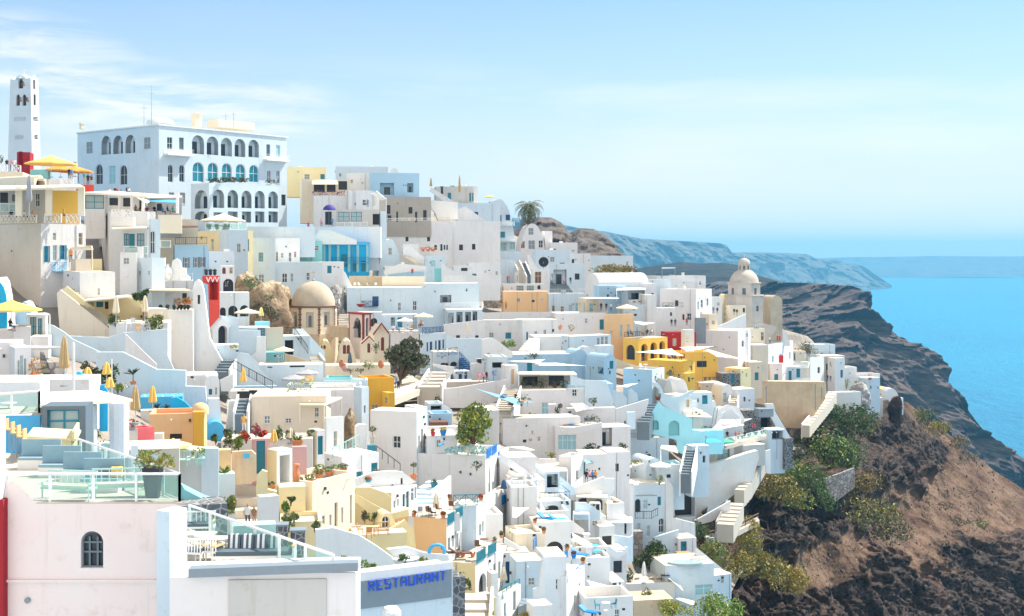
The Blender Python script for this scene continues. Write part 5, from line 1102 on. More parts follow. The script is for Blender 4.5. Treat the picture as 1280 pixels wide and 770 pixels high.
u,z=pq.uz(PX(397),PY(230));g=G();g.lathe(pq.at(u,z-.2,.25),[(0,1.1),(.2,1.05),(.3,.5),(.5,.05),(.55,0)],10);mk('bell',g,'iron',rc)
H('cream church nave with round gable and paired red windows',None,225,420,325,520,10,8.2,'cream','vr','Rr 300,395,24,66;Rr 328,395,24,66',name='church',dl=7,rise=110)
H('low cream church vault left of the round gable',None,90,232,330,540,10,8.0,'py','vr','Rr 128,378,18,28;Rr 152,378,18,28',name='church',dl=5,rise=50)
WALL('cream pointed gable with red trim and a red window','430,520;430,355;485,305;520,340;520,520',14,8.35,2.5,'cream',an=0,win='Rr 480,385,22,70',name='church_gable',cat='church')
WALL('tall pointed church gable edged in dark red','520,520;520,290;575,210;625,280;625,520',20,8.1,4,'cream',an=0,win='Rr 582,355,24,100;Ra 553,355,10,40',name='church_gable',cat='church')
for(p,lb)in(('428,358;485,305;522,342;518,330;485,295;425,350','dark red roof edging on the small pointed gable'),('515,292;575,210;628,282;632,272;575,198;512,282','dark red roof edging on the tall pointed gable')):WALL(lb,p,14,8.4 if '428'in p else 8.13,.5,'brownred',an=0,name='roof_edging',cat='trim')
WALL('curved tan retaining wall left of the red trimmed bell tower','0,230;90,300;330,310;340,235;200,215;60,215',10,7.7,.4,'oldwall',an=2)
H('cream church base and courtyard wall',None,150,640,515,610,8,8.7,'cream','none','',name='courtyard_wall',cat='wall',rm='floor')
STAIR('worn stone stairway climbing behind the red trimmed bell tower','310,135;275,225',[7.1,7.5],2.2,'path',ck=(0,0))
UMB('closed slate blue parasol in the church courtyard',340,415,545,8.7,2.2,'slatefabric',shut=True)
for i,(x,y,m_)in enumerate(((280,530,'tc'),(300,560,'rose'),(570,535,'tc'))):
 g=G();A,_=PT(x,y,8.9);g.lathe(A,[(.15,0),(.42,.35),(.45,.7),(.2,1.),(.28,1.1),(0,1.1)],12);mk('clay_jar',g,m_,label=['big terracotta jar left in the church courtyard','rose coloured jar in front of the big terracotta jar','small terracotta jar right in the church courtyard'][i],cat='jar',group='clay jars',smooth=True)
BUSH('green fern shrub in the church courtyard',480,530,90,60,8.7,('leaf','lm'),300);BUSH('small brown shrub by the church fence',345,560,70,40,8.9,('ld','lb'),150);BUSH('olive shrub at the courtyard edge',420,560,70,40,8.9,('lo',),150)
TREE('large dark evergreen tree with a twisted trunk in the middle of the town',700,690,285,345,8.3,('ld','ld','lb','lo'),7000,.80,22,.24,cx=65,lean=.5)
PERSON('person in blue beside the big dark tree trunk',683,680,8.5,'shirtblue');PERSON('person in dark clothes beside the tree trunk',700,705,8.6,'sb')
H('grey stone wall under the cafe beside the dark tree',None,640,860,285,420,10,7.5,'ds','none','',name='stone_wall',cat='wall',dl=3)
# skyline right of the hotel and the upper centre
crop(380,180)
def P_(lb,x,y,top,s=None,bot='jeans',pose='stand',rot=0,hair='hair',h=1.7):return PERSON(lb,x,y,s,top,bot,hair,pose,rot,h)
H('ochre cream house with teal windows on the skyline right of the hotel',None,-80,102,103,170,14,5.6,'py','flat','Rx 14,150,24,24;RT 85,150,20,24',dl=6)
H('white terrace restaurant with cream awnings behind violet flowers',None,-10,210,160,290,14,5.75,'cream','none','Rk 70,195,50,50;Rk 125,195,40,50;Rk 178,190,40,40',name='restaurant',cat='restaurant',dl=5)
SLAB('cream awning over the violet flower boxes','36,184;156,184;150,166;38,166',[6.,6.,5.7,5.7],.08,'canvas',0,name='awning')
for i,x in enumerate((66,126,182,232)):
 g=G();A,_=PT(x,232,5.95);rnd=random.Random(i);leafball(g,A+Vector((0,0,.3)),1.5 if i<3 else 1.3,.35,.65,150,.16,3,rnd=rnd);mk('flower_box',g,['brownred','violet','rose']if i<3 else['navy','violet','ld'],label=['violet flowers at the left end of the awning restaurant','violet flowers second from the left below the awning','violet flowers third along the restaurant rail','dark blue flower box at the curved balcony end'][i],cat='flowers',group='flower boxes')
H('white block with a rounded balcony below the violet flower boxes',None,45,205,236,375,10,6.05,'white','none','Rk 198,288,12,18;Rk 112,340,30,60',dl=5)
H('white stepped block with small windows left of the diagonal stair',None,205,312,212,380,16,6.1,'white','none','Rw 235,275,10,16;Rw 276,268,16,26',dl=5)
H('shop front with a dark green window and glass rail',None,146,345,300,376,8,6.25,'grey','none','RG 182,333,54,44;RG 240,333,50,44;Rp 330,345,30,50',name='shop',cat='shop',dl=2,drop=1)
g=G();A,_=PT(116,300,6.3);g.lathe(A,[(1.3,-.1),(1.15,.35),(.7,.8),(0,1.)],12);mk('awning',g,'violet',label='small dark violet dome awning over the black doorway',smooth=True)
RAIL('150,380;292,376',6.4,label='white low railing before the dark green shop window',style='bars',h=.8,group='painted railings')
P_('person in red at the left end of the upper lane',20,395,'shirtred',6.5);P_('person in pink and red beside the black doorway',80,380,'shirtpink',6.5);P_('person in blue at the black doorway',130,378,'shirtblue',6.4);P_('person in pale blue on the white block terrace',292,290,'shirtblue',6.2)
H('wide pale grey house on the skyline behind the blue white cube',None,145,385,102,200,8,5.2,'bw','flat','',dl=8);H('low rounded roof at the right end of the skyline house',None,385,442,108,160,8,5.1,'white','vr','',dl=5,rise=24)
H('white side wing left of the blue white cube',None,195,302,134,240,-8,5.55,'white','none','',dl=5)
hc=H('pale blue modern cube house with a recessed balcony on the skyline',None,300,528,132,242,6,5.7,'paleblue','flat','Ro 381,206,64,54;Ro 487,201,28,42',dl=8,drop=0)
H('taupe house front under the pale blue cube',None,372,582,242,352,4,5.75,'taupe','none','Rk 386,300,20,40;Rk 392,340,16,26;Rk 488,304,18,30;Rk 554,326,16,46;Rk 427,335,8,50;Rk 514,335,10,48',dl=5)
WALL('white edged diagonal stair parapet left of the taupe house','315,215;372,245;372,300;300,310;318,285;355,262;318,235',10,6.,.3,'white',an=4,name='stair_wall')
STAIR('stairway climbing left of the pale blue cube','315,225;360,262',[5.8,6.],1.4,'path')
for i,(x,m_)in enumerate(((450,'lw'),(476,'lw'),(498,'lw'))):FUR('table',['left orange crate table on the taupe terrace','middle orange crate table on the taupe terrace','right orange crate table on the taupe terrace'][i],x,352,5.9,0,m_)
RAIL('360,352;600,350',5.95,label='thin white wall rail before the taupe terrace',style='bars',h=.5,m='wp',group='painted railings')
H('grey white house with a flat top behind the closed parasols',None,605,780,195,262,8,5.2,'grey','flat','',dl=6);H('white skyline house end with one small window',None,780,795,195,262,30,5.2,'white','none','',dl=6)
WALL('white diagonal stair wall on the skyline beside the closed parasols','585,200;685,262;640,262;575,215',8,5.4,.3,'white',an=1,name='stair_wall')
UMB('closed ochre parasol left on the skyline',582,155,215,5.3,2.2,'tan',shut=True);UMB('closed ochre parasol right on the skyline',713,143,262,5.3,2.4,'tan',shut=True)
UMB('open cream parasol beside the skyline water tank',850,235,270,5.2,2.6,'amber')
g=G();A,_=PT(632,250,5.4);g.cbox(A,.5,.5,2.6);g.cbox(A+Vector((0,0,2.6)),.8,.8,.2);mk('chimney',g,'dark',label='dark chimney post before the skyline stair wall',cat='chimney')
WALL('white rounded wall joining the taupe house and the long white wall','582,258;705,266;705,345;640,350;615,350;600,310;585,300',8,5.6,3,'white',an=2)
H('white terrace house with a navy window on the skyline',None,705,900,270,350,10,5.3,'bw','flat','Rn 788,320,20,18',dl=5);WALL('white stair parapet sloping before the navy window','740,285;830,350;705,352;705,300',8,5.5,.3,'white',an=2,name='stair_wall')
H('long tall white wall with four small dark windows under the taupe terrace',None,375,680,358,600,6,5.75,'white','none','Rk 472,434,14,24;Rk 571,433,14,26',dl=5)
H('tall white wall with two small windows right of the long wall',None,680,900,352,600,14,5.7,'white','none','Rk 720,474,18,26;Rk 778,471,16,26',dl=5)
H('white lane wall under the shop front',None,-20,352,378,440,4,6.4,'white','none','',name='terrace_wall',cat='wall',dl=6,rm='path')
H('square white pillar block beside the long wall',None,350,378,308,420,20,6.2,'bw','none','',name='pillar',cat='pillar',dl=1)
WALL('white low barrel wall curving behind the bright turquoise house','40,432;75,393;120,395;240,440;240,460;40,460',6,6.55,1.5,'cw',an=0)
hv=H('white vaulted house with one small window right of the turquoise house',None,340,448,434,585,14,6.2,'bw','vr','Rx 395,492,16,32',name='vaulted_house',dl=9,rise=58)
H('white vault body left of the small window front',None,300,345,440,500,10,6.25,'cw','none','',dl=5)
for x in(350,):g=G();A,_=PT(x,430,6.1);g.cbox(A,.5,.5,.6);mk('chimney',g,'white',label='tiny chimney on the white vaulted house',cat='chimney')
WALL('white zigzag stair walls climbing under the long wall','455,475;480,465;565,530;560,550;500,545;455,500',6,6.2,.3,'cw',an=3,name='stair_wall');WALL('second white zigzag stair wall, upper one','480,462;530,455;525,500;570,528;560,545;480,480',6,6.,.3,'white',an=2,name='stair_wall')
STAIR('cream stairway between the zigzag walls','458,510;520,548',[6.2,6.3],1.3,'floor',ck=(0,0))
H('small white flat house with the red flower planters',None,455,530,458,545,10,6.,'white','flat','',dl=3)
for i,x in enumerate((545,568,590)):POT(['left red flower planter under the long wall','middle red flower planter under the long wall','right red flower planter under the long wall'][i],x,492,6.,.4,.4,'tc',('redflower','leaf','shirtorange'),.5,.8)
for i,(x,y,hh)in enumerate(((603,474,22),(630,472,30),(645,472,20),(656,474,22))):g=G();
H('low white wall with four dark doors under the long wall',None,580,662,455,495,6,5.95,'white','none','Rk 603,474,12,22;Rk 630,474,10,30;Rk 644,474,8,22;Rk 656,474,7,24',dl=1,drop=2)
H('white terraced block with an arched doorway beside the tall dark cypress pot',None,560,650,515,580,12,6.3,'bw','none','Rt 592,548,22,30',dl=3)
TREE('narrow dark cypress behind the turquoise pool basin',615,580,515,24,6.2,('ld','ld'),700,.92,8,.14);
H('turquoise green basin wall at the foot of the cypress',None,600,640,570,598,12,6.4,'teal','none','',name='basin',cat='basin',dl=1)
H('white low pointed roof house with triangular gable left of the cypress',None,370,560,560,610,8,6.5,'cw','flat','');WALL('white low pointed gable wall before the cypress','365,585;440,548;555,560;560,575;370,600',8,6.6,.4,'cw',an=4)
WALL('white sloping wall right of the cypress','630,535;650,560;690,585;790,605;790,640;630,640',10,6.4,.3,'white',an=5)
H('white low house with an orange awning right of the cypress',None,690,770,558,610,12,6.2,'white','flat','Rk 735,575,30,14',dl=3);H('white house edge at the stair of the long wall',None,755,900,545,640,12,6.1,'white','flat','',dl=3)
H('pale blue painted terrace with a parasol base behind the ochre walls',None,365,550,585,600,6,6.5,'paleblue','none','',name='wall',dl=.5)
P_('person in red sitting on the blue terrace',497,600,'shirtred',6.6,pose='sit')
crop(420,280,6.42)
H('courtyard with old tan wall and white furniture',None,105,370,418,520,5,6.7,'oldwall','none','',name='wall',dl=1)
H('cream courtyard wall segment right of the tan wall',None,370,712,422,500,5,6.75,'cream','none','',name='wall',dl=1)
for i,x in enumerate((150,190,260,320)):FUR('chair',['first white chair in the tan courtyard','second white chair in the tan courtyard','third white chair in the tan courtyard','fourth white chair in the tan courtyard'][i],x,508,6.75,i*60)
WALL('white sloping parapet right of the brown earth wall','55,375;75,390;130,505;130,720;90,720;85,560;60,480',6,6.9,.4,'cw',an=3)
hw=H('large blue white building with navy door and two dark windows above the cafe',None,88,720,510,780,7,7.0,'bw','none','Rn 317,620,50,80;Rw 509,663,24,66;Rw 632,655,32,76',dl=7)
slabon(hw,'222,662;332,658',.5,.08,'navy',rs='cross',rm_='navy')
RAIL('865,462;1030,460',6.95,label='white rough railing on top of the large blue white building',style='cross',m='wp',h=1.,group='painted railings')
hbal=H('blue white building end with long white balconies',None,720,1150,475,700,9,6.95,'bw','none','Ro 880,600,90,60',dl=6,drop=6)
g=G();A,_=PT(200,660,7.25);g.lathe(A,[(0,-.2),(.5,-.05),(.8,.35),(.85,.4),(0,.3)],12);g.tube(A+Vector((0,0,.3)),A+Vector((0,0,2.2)),.03);mk('hanging_boat',g,'brownred',label='small dark red boat shaped planter hanging on the blue white wall',cat='planter',smooth=True)
crop(560,320,7)
slabon(hbal,'-40,455;298,430',1.5,.2,'cw',rs='bars',rh=1.)
H('white pillared loggia under the long balcony',None,-5,300,470,600,9,7.1,'bw','none','Ro 18,540,60,90;Ro 100,535,55,90;Ro 175,532,50,85;Ro 235,525,40,80',name='loggia_house')
WALL('white wall with rough top below the pillared loggia','-40,600;300,560;320,560;320,720;-40,720',9,7.3,.4,'lilac',an=4,win='Rk 88,705,34,24;Rk 253,705,30,22')
UMB('closed cream parasol before the lilac wall',172,580,715,7.5,2.4,'canvas',shut=True)
crop(380,370,5.925)
hq=H('white cafe house with dark window and door beside the open parasols',None,575,850,140,285,9,7.2,'bw','none','RG 658,190,30,62;RT 710,195,36,74;Rn 823,190,30,110',drop=2)
H('white arch doorway block left of the cafe parasols',None,400,580,120,230,9,7.25,'bw','none','Rq 518,195,50,62',dl=3,drop=2)
UMB('open white parasol at the cafe over the dark tree',745,160,270,7.45,2.8,'sw');UMB('open cream parasol at the right of the cafe over the dark tree',885,124,235,7.5,3.4,'canvas')
H('cafe terrace wall behind the dark tree',None,640,850,262,300,9,7.5,'white','none','',name='terrace_wall',cat='wall',drop=2,rm='floor')
for i,(x,y,tp)in enumerate(((660,270,'st'),(690,272,'shirtblue'),(770,268,'st'),(800,270,'shirtorange'),(865,235,'shirtorange'),(880,238,'st'))):PERSON(['cafe guest in white at the left end over the dark tree','cafe guest in blue beside the white parasol','cafe guest in white right of the white parasol','cafe guest in orange at the cafe doors','guest in orange under the cream cafe parasol','guest in white under the cream cafe parasol'][i],x,y,7.55,tp,pose='sit',rot=60*i,group='cafe guests')
FUR('round','round cafe table beside the white parasol',730,272,7.6);FUR('round','round cafe table by the navy door',790,274,7.6)
crop(520,400,7)
hn=H('white house with navy doors and a navy iron balcony',40,48,262,118,285,30,7.7,'bw','none','Rn 100,235,14,80;Rn 132,232,22,86;Rn 175,220,14,80;Rn 206,220,22,86;Rn 239,210,14,80',dl=6)
RAIL('55,122;240,108',[7.8,7.5],parent=hn,style='cross',m='navy');
ht2=H('white stepped terrace house with two navy railings and stair',None,165,375,280,420,14,7.9,'bw','none','Rq 330,385,60,40;Rq 240,385,50,20',rm='floor')
RAIL('185,325;262,318',8.,parent=ht2,style='cross',m='navy',h=1.1);RAIL('285,310;360,300',7.9,parent=ht2,style='cross',m='navy',h=1.1)
WALL('blue white wall with a navy stair rail falling right','375,300;400,330;470,400;575,380;575,160;330,160;265,120;262,250;375,250',14,7.6,.4,'bw',an=3)
STAIR('navy railed stairway dropping to the pedestrian street','385,330;480,445',[7.8,8.1],1.,'navy',ck=(0,0))
RAIL('380,330;480,440',[7.9,8.15],label='navy diagonal stair railing beside the white wall',m='navy',group='navy railings')
WALL('white gabled wall with a rounded top right of the navy stair','575,170;640,155;680,160;720,185;850,285;840,330;635,330;635,480;590,520;575,500',12,7.9,.4,'white',an=6,win='Rx 635,310,26,50',name='wall')
H('white block with two low navy doors beside the street',None,340,480,450,560,16,8.2,'bw','none','Rn 388,510,30,76;Rn 436,495,24,80',dl=3)
RAIL('350,470;408,465',8.2,label='navy balcony panel above the two low navy doors',style='cross',m='navy',group='navy railings');
WALL('white stepped wall beside the navy doors, right part','480,380;540,375;580,385;585,520;480,560',14,8.15,.4,'white',an=3)
H('grey door recess beside the gabled wall',None,530,578,340,385,14,8.,'grey','none','Rk 554,360,40,40',name='doorway',cat='doorway',dl=.5)
H('blue white shop house with a grey awning window on the street',None,637,800,322,530,10,8.3,'bw','flat','Rp 712,395,90,50;Rt 692,465,34,60;RL 773,475,22,86',name='shop',cat='shop',dl=5,drop=2,rim=.2)
WALL('long white street parapet curving below the pedestrians','205,600;330,595;520,565;810,515;830,600;850,650;560,770;200,770',12,8.7,.4,'white',an=1,drop=2,name='street_wall')
H('grey paved street behind the parapet',None,190,640,545,600,12,8.5,'path','none','',name='street_slab',cat='street',drop=2,kind='structure')
STAIR('wide cobbled stair street with low walls under the dark tree','210,450;120,600',[8.1,8.8],3.2,'path',ck=(1,1))
WALL('white stair street parapet right of the person in red','145,385;330,410;340,440;205,610;195,590;290,455;150,400',12,8.5,.35,'white',an=3,name='stair_wall')
WALL('white stair street parapet under the dark tree','130,450;150,460;95,560;80,560',12,8.6,.35,'cw',an=2,name='stair_wall')
PERSON('person in a black top and red trousers on the stair street',270,462,8.3,'sb','shirtred')
for lb,x,y,tp,bt in(('child in pink on the pedestrian street',552,560,'shirtpink','shirtpink'),('person in a pink top and dark trousers on the street',590,548,'shirtpink','jeans'),('person in black beside the pink topped person',618,545,'sb','jeans'),('person in a blue shirt by the shop house',678,532,'shirtblue','shirtblue')):PERSON(lb,x,y,8.6,tp,bt,pose='walk',rot=40)
for lb,x,y,w_,hh,s,pl_ in(('round pale shrub in a white tub at the foot of the stair street',185,735,70,90,9.6,('lo','ld')),):BUSH(lb,x,y,w_,hh,s,pl_,400)
def steps_wide():
 "broad pale street steps falling left below the dark tree"
 r=root('street_steps',W(500,500,9.2),'broad pale street steps fanning out right of the ochre tower','steps');CR[:]=[380,370,5.925];g=G()
 for i in range(9):
  x0,y0=672-i*3,760-i*9;x1,y1=925-i*14,665-i*7.5;A,_=PT(x0,y0,9.4-i*.14);B,_=PT(x1,y1,8.6-i*.07);C_=B+Vector((-.6,3,0));Dd=A+Vector((-.6,3,0));g.add([A,B,C_,Dd]+[q-Vector((0,0,.9))for q in(A,B,C_,Dd)],[(0,1,2,3),(0,4,5,1),(1,5,6,2),(2,6,7,3),(3,7,4,0),(7,6,5,4)])
 mk('steps',g,'floor',r)
steps_wide()
crop(380,370,5.925)
H('cobbled square under the dark tree',None,660,900,640,700,8,8.1,'cobble','none','',name='paving',cat='square',dl=8,drop=7,kind='structure')
H('low cream wall behind the dark tree trunk',None,710,900,600,640,10,7.9,'cream','none','',name='wall',dl=.5)
# centre right: vaulted houses, palm, crag side
crop(580,220)
H('pale grey rear house on the skyline left of the vaulted blue white house',None,-30,60,47,130,12,4.9,'grey','flat','Rx 50,100,12,14',dl=5)
hv1=H('tall white vaulted house with navy door and windows on the skyline',None,84,235,104,330,10,4.75,'bw','vr','Rn 159,157,16,26;Rn 123,193,20,26;Rn 161,193,22,28;Rn 201,190,20,26;RT 176,269,24,28;Rc 145,325,14,38;Rt 178,325,34,36;Rt 222,320,26,34',name='vaulted_house',dl=10,rise=70)
slabon(hv1,'104,226;230,224',.9,.12,'cw',rs='cross');slabon(hv1,'130,300;250,300',1.6,.12,'cw',rail=False)
H('low white wing with a navy window left of the tall vaulted house',None,20,90,124,200,10,4.8,'bw','none','Rn 54,173,20,16')
hv2=H('cream vaulted house with three shuttered windows under the palm',None,258,372,217,340,8,4.9,'lilac','vr','Rx 307,254,24,32;Rc 270,315,18,34;Rx 310,315,30,40;Rw 352,312,20,34;',name='vaulted_house',dl=9,rise=45)
H('tall rounded white house wall with one small window',None,-10,92,184,420,12,5.1,'white','none','Rk 44,325,16,24',dl=6)
STAIR('steep dark stair running down left of the vaulted house','98,290;125,345',[4.95,5.1],1.2,'gp')
H('white terrace block below the tall vaulted house',None,96,260,345,480,12,5.25,'bw','flat','')
def palm(label,x,yb,yt,w_,s,n=46):
 A,_=PT(x,yb,s);h=(PY(yb)-PY(yt+12))/s*.62+.5;r=root('palm_tree',A,label,'palm tree');g=G();g.tube(A-Vector((0,0,2)),A+Vector((0,0,h)),.5,.38,8);mk('trunk',g,'bark',r)
 g=G();rnd=random.Random(5);L=w_/CR[2]/s/2*1.08
 for i in range(n):
  t=i*2.4;e=1.25-1.75*(i/n)**.8;d=Vector((math.cos(t),math.sin(t),0));p=A+Vector((0,0,h));seg=9;prev=None;up=e
  for k in range(seg):
   q=p+(d*math.cos(up)+Vector((0,0,math.sin(up))))*(L/seg*1.12);sd=Vector((-d.y,d.x,0));wd=.55*L/3*(math.sin(math.pi*(k+1.)/(seg+1.))+.15)
   for sg in(-1,1):
    for m_ in(0,.5):
     b=p+(q-p)*m_;tip=b+sd*sg*wd+(q-p)*.8-Vector((0,0,wd*.45));g.add([b,b+(q-p)*.32,tip],[(0,1,2)],k%2)
   g.tube(p,q,.03,n=3,m=1,cap=False);p=q;up-=.23
 mk('crown',g,['ld','lo'],r);return r
palm('big date palm with a wide crown standing on the skyline before the crag',298,205,108,142,4.85)
BUSH('dark thicket at the foot of the big palm',280,222,80,40,4.85,('ld','lb'),350)
H('white flat block right of the cream vaulted house',None,372,405,252,350,12,4.85,'white','flat','');H('pale grey low wall house before the crag',None,400,520,305,390,6,4.9,'white','flat','',dl=5);H('grey blue wide house at the foot of the crag',None,582,775,365,470,5,4.9,'bw','none','',dl=8)
H('white house with thin antenna between crag and vault roofs',None,485,580,355,470,14,5.1,'white','flat','Rk 500,390,12,18')
H('pale turquoise topped house with the big black dish',None,330,486,338,470,12,5.15,'bw','flat','Rk 451,404,24,12;Rx 405,382,20,22')
g=G();A,_=PT(365,398,5.45);rr=23/3.667/5.45
for k in range(5):pass
dish=root('dish',A,'large round black satellite dish on the turquoise topped house','satellite dish')
g=G();n=20;vs=[]
for rr_,dp in((0,.5),(rr*.5,.35),(rr,0),(rr,.06),(0,.56)):vs.append((rr_,dp))
for j,(r_,dp)in enumerate(vs):
 pass
c=A+Vector((0,0,.2))
ring=lambda r_,dp:[c+Vector((r_*math.cos(2*math.pi*i/n),dp,r_*math.sin(2*math.pi*i/n)))for i in range(n)]
rs=[ring(.05,.45),ring(rr*.5,.33),ring(rr,0)];g.add(sum(rs,[]),[(j*n+i,j*n+(i+1)%n,(j+1)*n+(i+1)%n,(j+1)*n+i)for j in range(2)for i in range(n)]);mk('reflector',g,'black',dish);g=G();g.tube(c+Vector((0,.4,0)),c+Vector((0,-.9,0)),.04);g.tube(c+Vector((0,.4,0)),c+Vector((0,.5,-2)),.08);mk('mount',g,'gp',dish)
H('white house with an arched veranda and dark doors',None,388,552,402,530,12,5.4,'bw','flat','Ro 440,462,60,66;Rk 405,462,14,30;Rk 519,461,22,28')
WALL('diagonal white stair parapet left of the arched veranda','290,360;300,360;350,440;350,480;310,480',12,5.4,.3,'cw',an=3,name='stair_wall');STAIR('narrow blue stair beside the black dish','270,400;300,470',[5.25,5.5],1.,'slate')
H('white porch with beige double door left of the arched veranda',None,315,392,425,495,12,5.55,'white','flat','Rc 340,465,30,54',name='porch',cat='porch',dl=2);H('small white shelter with a yellow arched top',None,236,280,440,490,12,5.45,'white','flat','Rx 258,470,34,30',name='shelter',cat='shelter',dl=2)
H('white square house under the tall vaulted house terrace',None,135,236,385,500,14,5.4,'bw','none','',dl=3);STAIR('grey arched stair vault beside the square house','240,395;262,440',[5.3,5.45],1.2,'path')
H('white low porch with a door on the tan wall top',None,120,170,452,500,14,5.6,'white','flat','Rt 132,470,14,30',name='porch',cat='porch',dl=2)
P_('person in black on the lane beside the low porch',148,490,'sb',5.7);P_('person in red on the lane right of the low porch',200,490,'shirtred',5.7);P_('person in pink before the arched veranda',458,494,'shirtpink',5.6,pose='sit');P_('person in dark clothes right of the arched veranda',488,496,'sb',5.6)
crop(560,320,7)
H('white street block with glazed shelters above the peach wall',None,480,840,245,330,8,5.75,'white','flat','RG 630,292,60,60;RG 720,290,60,60;Rk 797,272,26,40',dl=3,drop=2)
WALL('rough brown stone wall with pale top under the lane','275,290;485,262;490,460;320,455;300,340',4,5.9,.8,'rubble',an=3,name='stone_wall')
H('long peach orange wall under the glazed shelters',None,485,882,310,500,6,6.0,'peach','none','')
P_('tiny person in orange and black before the peach wall',508,465,'shirtorange',6.1);BUSH('dark green creepers left of the rough brown wall',300,270,110,60,5.8,('ld','lo'),400)
H('white corner house with pale doors right of the peach wall',None,882,1205,330,500,9,6.0,'bw','flat','Rc 923,460,26,50;Rt 1075,455,34,60;Rt 1140,450,50,80;Rc 1000,470,30,60',dl=7,rim=.8)
WALL('white lattice fence along the lilac house roof','240,530;240,500;480,490;940,490;940,530;650,560;300,560',7,6.3,.12,'white',an=5,name='fence',cat='fence')
H('lilac grey house with two teal windows above the green tree',310,318,652,560,760,6,6.6,'lilac','none','Rx 380,692,40,44;RT 528,697,50,54',dl=5)
H('white long wall with four small windows right of the lilac house',None,652,960,560,760,20,6.65,'cw','none','RT 693,705,16,80;Rx 768,680,26,44;Rx 848,665,24,40;Rk 920,652,20,26',dl=5)
BUSH('bright green tree crown before the lilac house',520,800,150,90,7.0,('lm','leaf'),900)
crop(680,320,7)
def bigvault():
 "long vault whose round end faces left, ridge running right"
 r=H('long white barrel vault roof building with a round left end',362,482,915,150,430,28,5.75,'cw','vl','Rk 560,348,18,28',name='vaulted_house',rise=15,dl=7)
bigvault()
BUSH('golden brown dry bush dome behind the white barrel vault',600,140,330,80,5.3,('lr','lr','lo'),2600,.22,lobes=12);
BUSH('smaller dark golden bush right behind the barrel vault',700,140,140,50,5.3,('lr','ld'),600,.2)
H('pale blue rounded house wall under the barrel vault',None,485,720,258,430,14,5.95,'paleblue','none','Rk 560,348,18,26;Rk 692,370,26,84')
H('white colonnade house with dark doors right under the vault',None,720,890,280,420,12,6.0,'bw','none','Ro 812,340,150,80;Rn 845,348,28,56')
SLAB('thin white roof slab over the colonnade','630,298;890,292;890,275;640,280',[6.2,6.2,5.9,5.9],.12,'wp',2,ph=2.2)
H('white end block right of the colonnade',None,890,985,240,470,12,5.95,'white','none','',dl=5)
H('cream round wall house with a white awning line',None,368,480,370,500,20,6.2,'cream','none','',drop=2);SLAB('long thin white awning edge left of the colonnade','380,372;655,372;650,360;400,360',[6.35,6.35,6.1,6.1],.08,'wp',0,name='awning')
WALL('white stair wall falling left of the pale blue house','485,370;500,365;560,470;560,500;500,490',14,6.2,.3,'white',an=3,name='stair_wall')
UMB('flat cream thatched parasol beside the colonnade',725,420,500,6.3,4.6,'canvas');
for lb,x,y,tp in(('person in black at the small square, left',500,480,'sb'),('person in dark clothes at the small square, middle',545,482,'sb'),('person in white at the small square, right',585,485,'st')):P_(lb,x,y,tp,6.25)
H('white terrace house under the cream parasol',None,695,965,425,560,14,6.2,'bw','flat','Rk 800,515,26,18;Rx 928,532,12,44');H('tall narrow white house with stone top beside the flowering balcony',None,905,980,340,560,20,6.2,'white','none','')
g=G();A,_=PT(845,400,6.1);
H('white low balustrade with dark gaps before the colonnade',None,745,880,385,420,12,6.15,'white','none','Rk 790,402,26,8;Rk 838,398,26,8',name='wall',dl=.3)
hl=H('long white house roof terrace with antenna bushes above the pale blue windows',None,100,545,500,650,8,6.4,'white','none','',dl=6)
ho_=H('orange house with white arched windows beside the yellow arcade',535,542,782,510,800,22,6.45,'peach','flat','Rt 590,690,18,80;Rt 676,655,26,110;Rt 740,640,26,90',dl=6,rm='floor')
POT('leafless shrub in a pot on the long white roof, left',140,650,6.7,.25,.4,'tc',('ly','redflower'),.6,.4);POT('leafless shrub in a pot on the long white roof, right',240,660,6.7,.25,.4,'tc',('lo',),.9,.6)
crop(600,400)
hw2=H('pale blue white house with three slim windows left of the orange house',370,420,600,75,175,34,6.95,'bw','none','Rx 543,100,12,38;Rx 561,96,12,40;Rx 580,94,12,40',dl=8,rm='rc')
H('white rounded tank house with a flat cream roof',None,248,420,75,150,8,6.9,'cw','none','Rk 385,130,24,20',dl=6,drop=2,rm='rc')
STAIR('small white stairway climbing to the flat cream roof','250,85;205,140',[6.9,7.2],2.,'white',ck=(0,0))
H('blue white balcony block under the slim windows',None,552,612,118,150,34,7.05,'bw','none','',name='balcony_block',cat='terrace',dl=2,drop=1)
hw3=H('blue white long flat terrace house with pale roof edge',None,122,420,158,250,8,7.4,'paleblue','none','',dl=7,rm='rc')
H('pale blue round shouldered house left of the vaulted blue door house',None,418,500,135,240,20,7.4,'paleblue','vr','',name='vaulted_house',rise=20)
g=G();
H('cream water tank cluster beside the pale blue shoulder',None,455,530,122,160,20,7.2,'white','vr','Rk 468,128,16,14',name='tank_house',dl=2,rise=10)
hv3=H('pale blue vaulted house with a teal door and shuttered window',482,565,625,158,275,34,7.6,'paleblue','vr','LT 555,217,28,60;RT 603,206,18,36',name='vaulted_house',rise=16)
SAIL('white shade sail left of the pale blue vaulted house','122,188;300,180;280,196;160,192',[7.8,7.6,7.9,7.9],'sw',.1);SAIL('thin white shade sail spread before the pale blue house','240,208;490,210;350,196;250,196',[7.9,8.,7.6,7.6],'sw',.1)
H('white house wall with brown door pillar on the street',None,118,175,208,300,20,8.6,'white','none','RL 150,260,14,70',dl=2,drop=2)
H('dark cafe back wall behind plants under the long roof',None,180,415,245,315,10,8.15,'taupe','none','Rk 230,280,70,40;Rk 350,275,70,50',name='cafe',cat='cafe',dl=2,drop=0)
SLAB('long flat white roof of the plant filled cafe','172,246;445,248;430,236;180,236',[8.7,8.6,8.0,8.0],.2,'rc',2,ph=1.9)
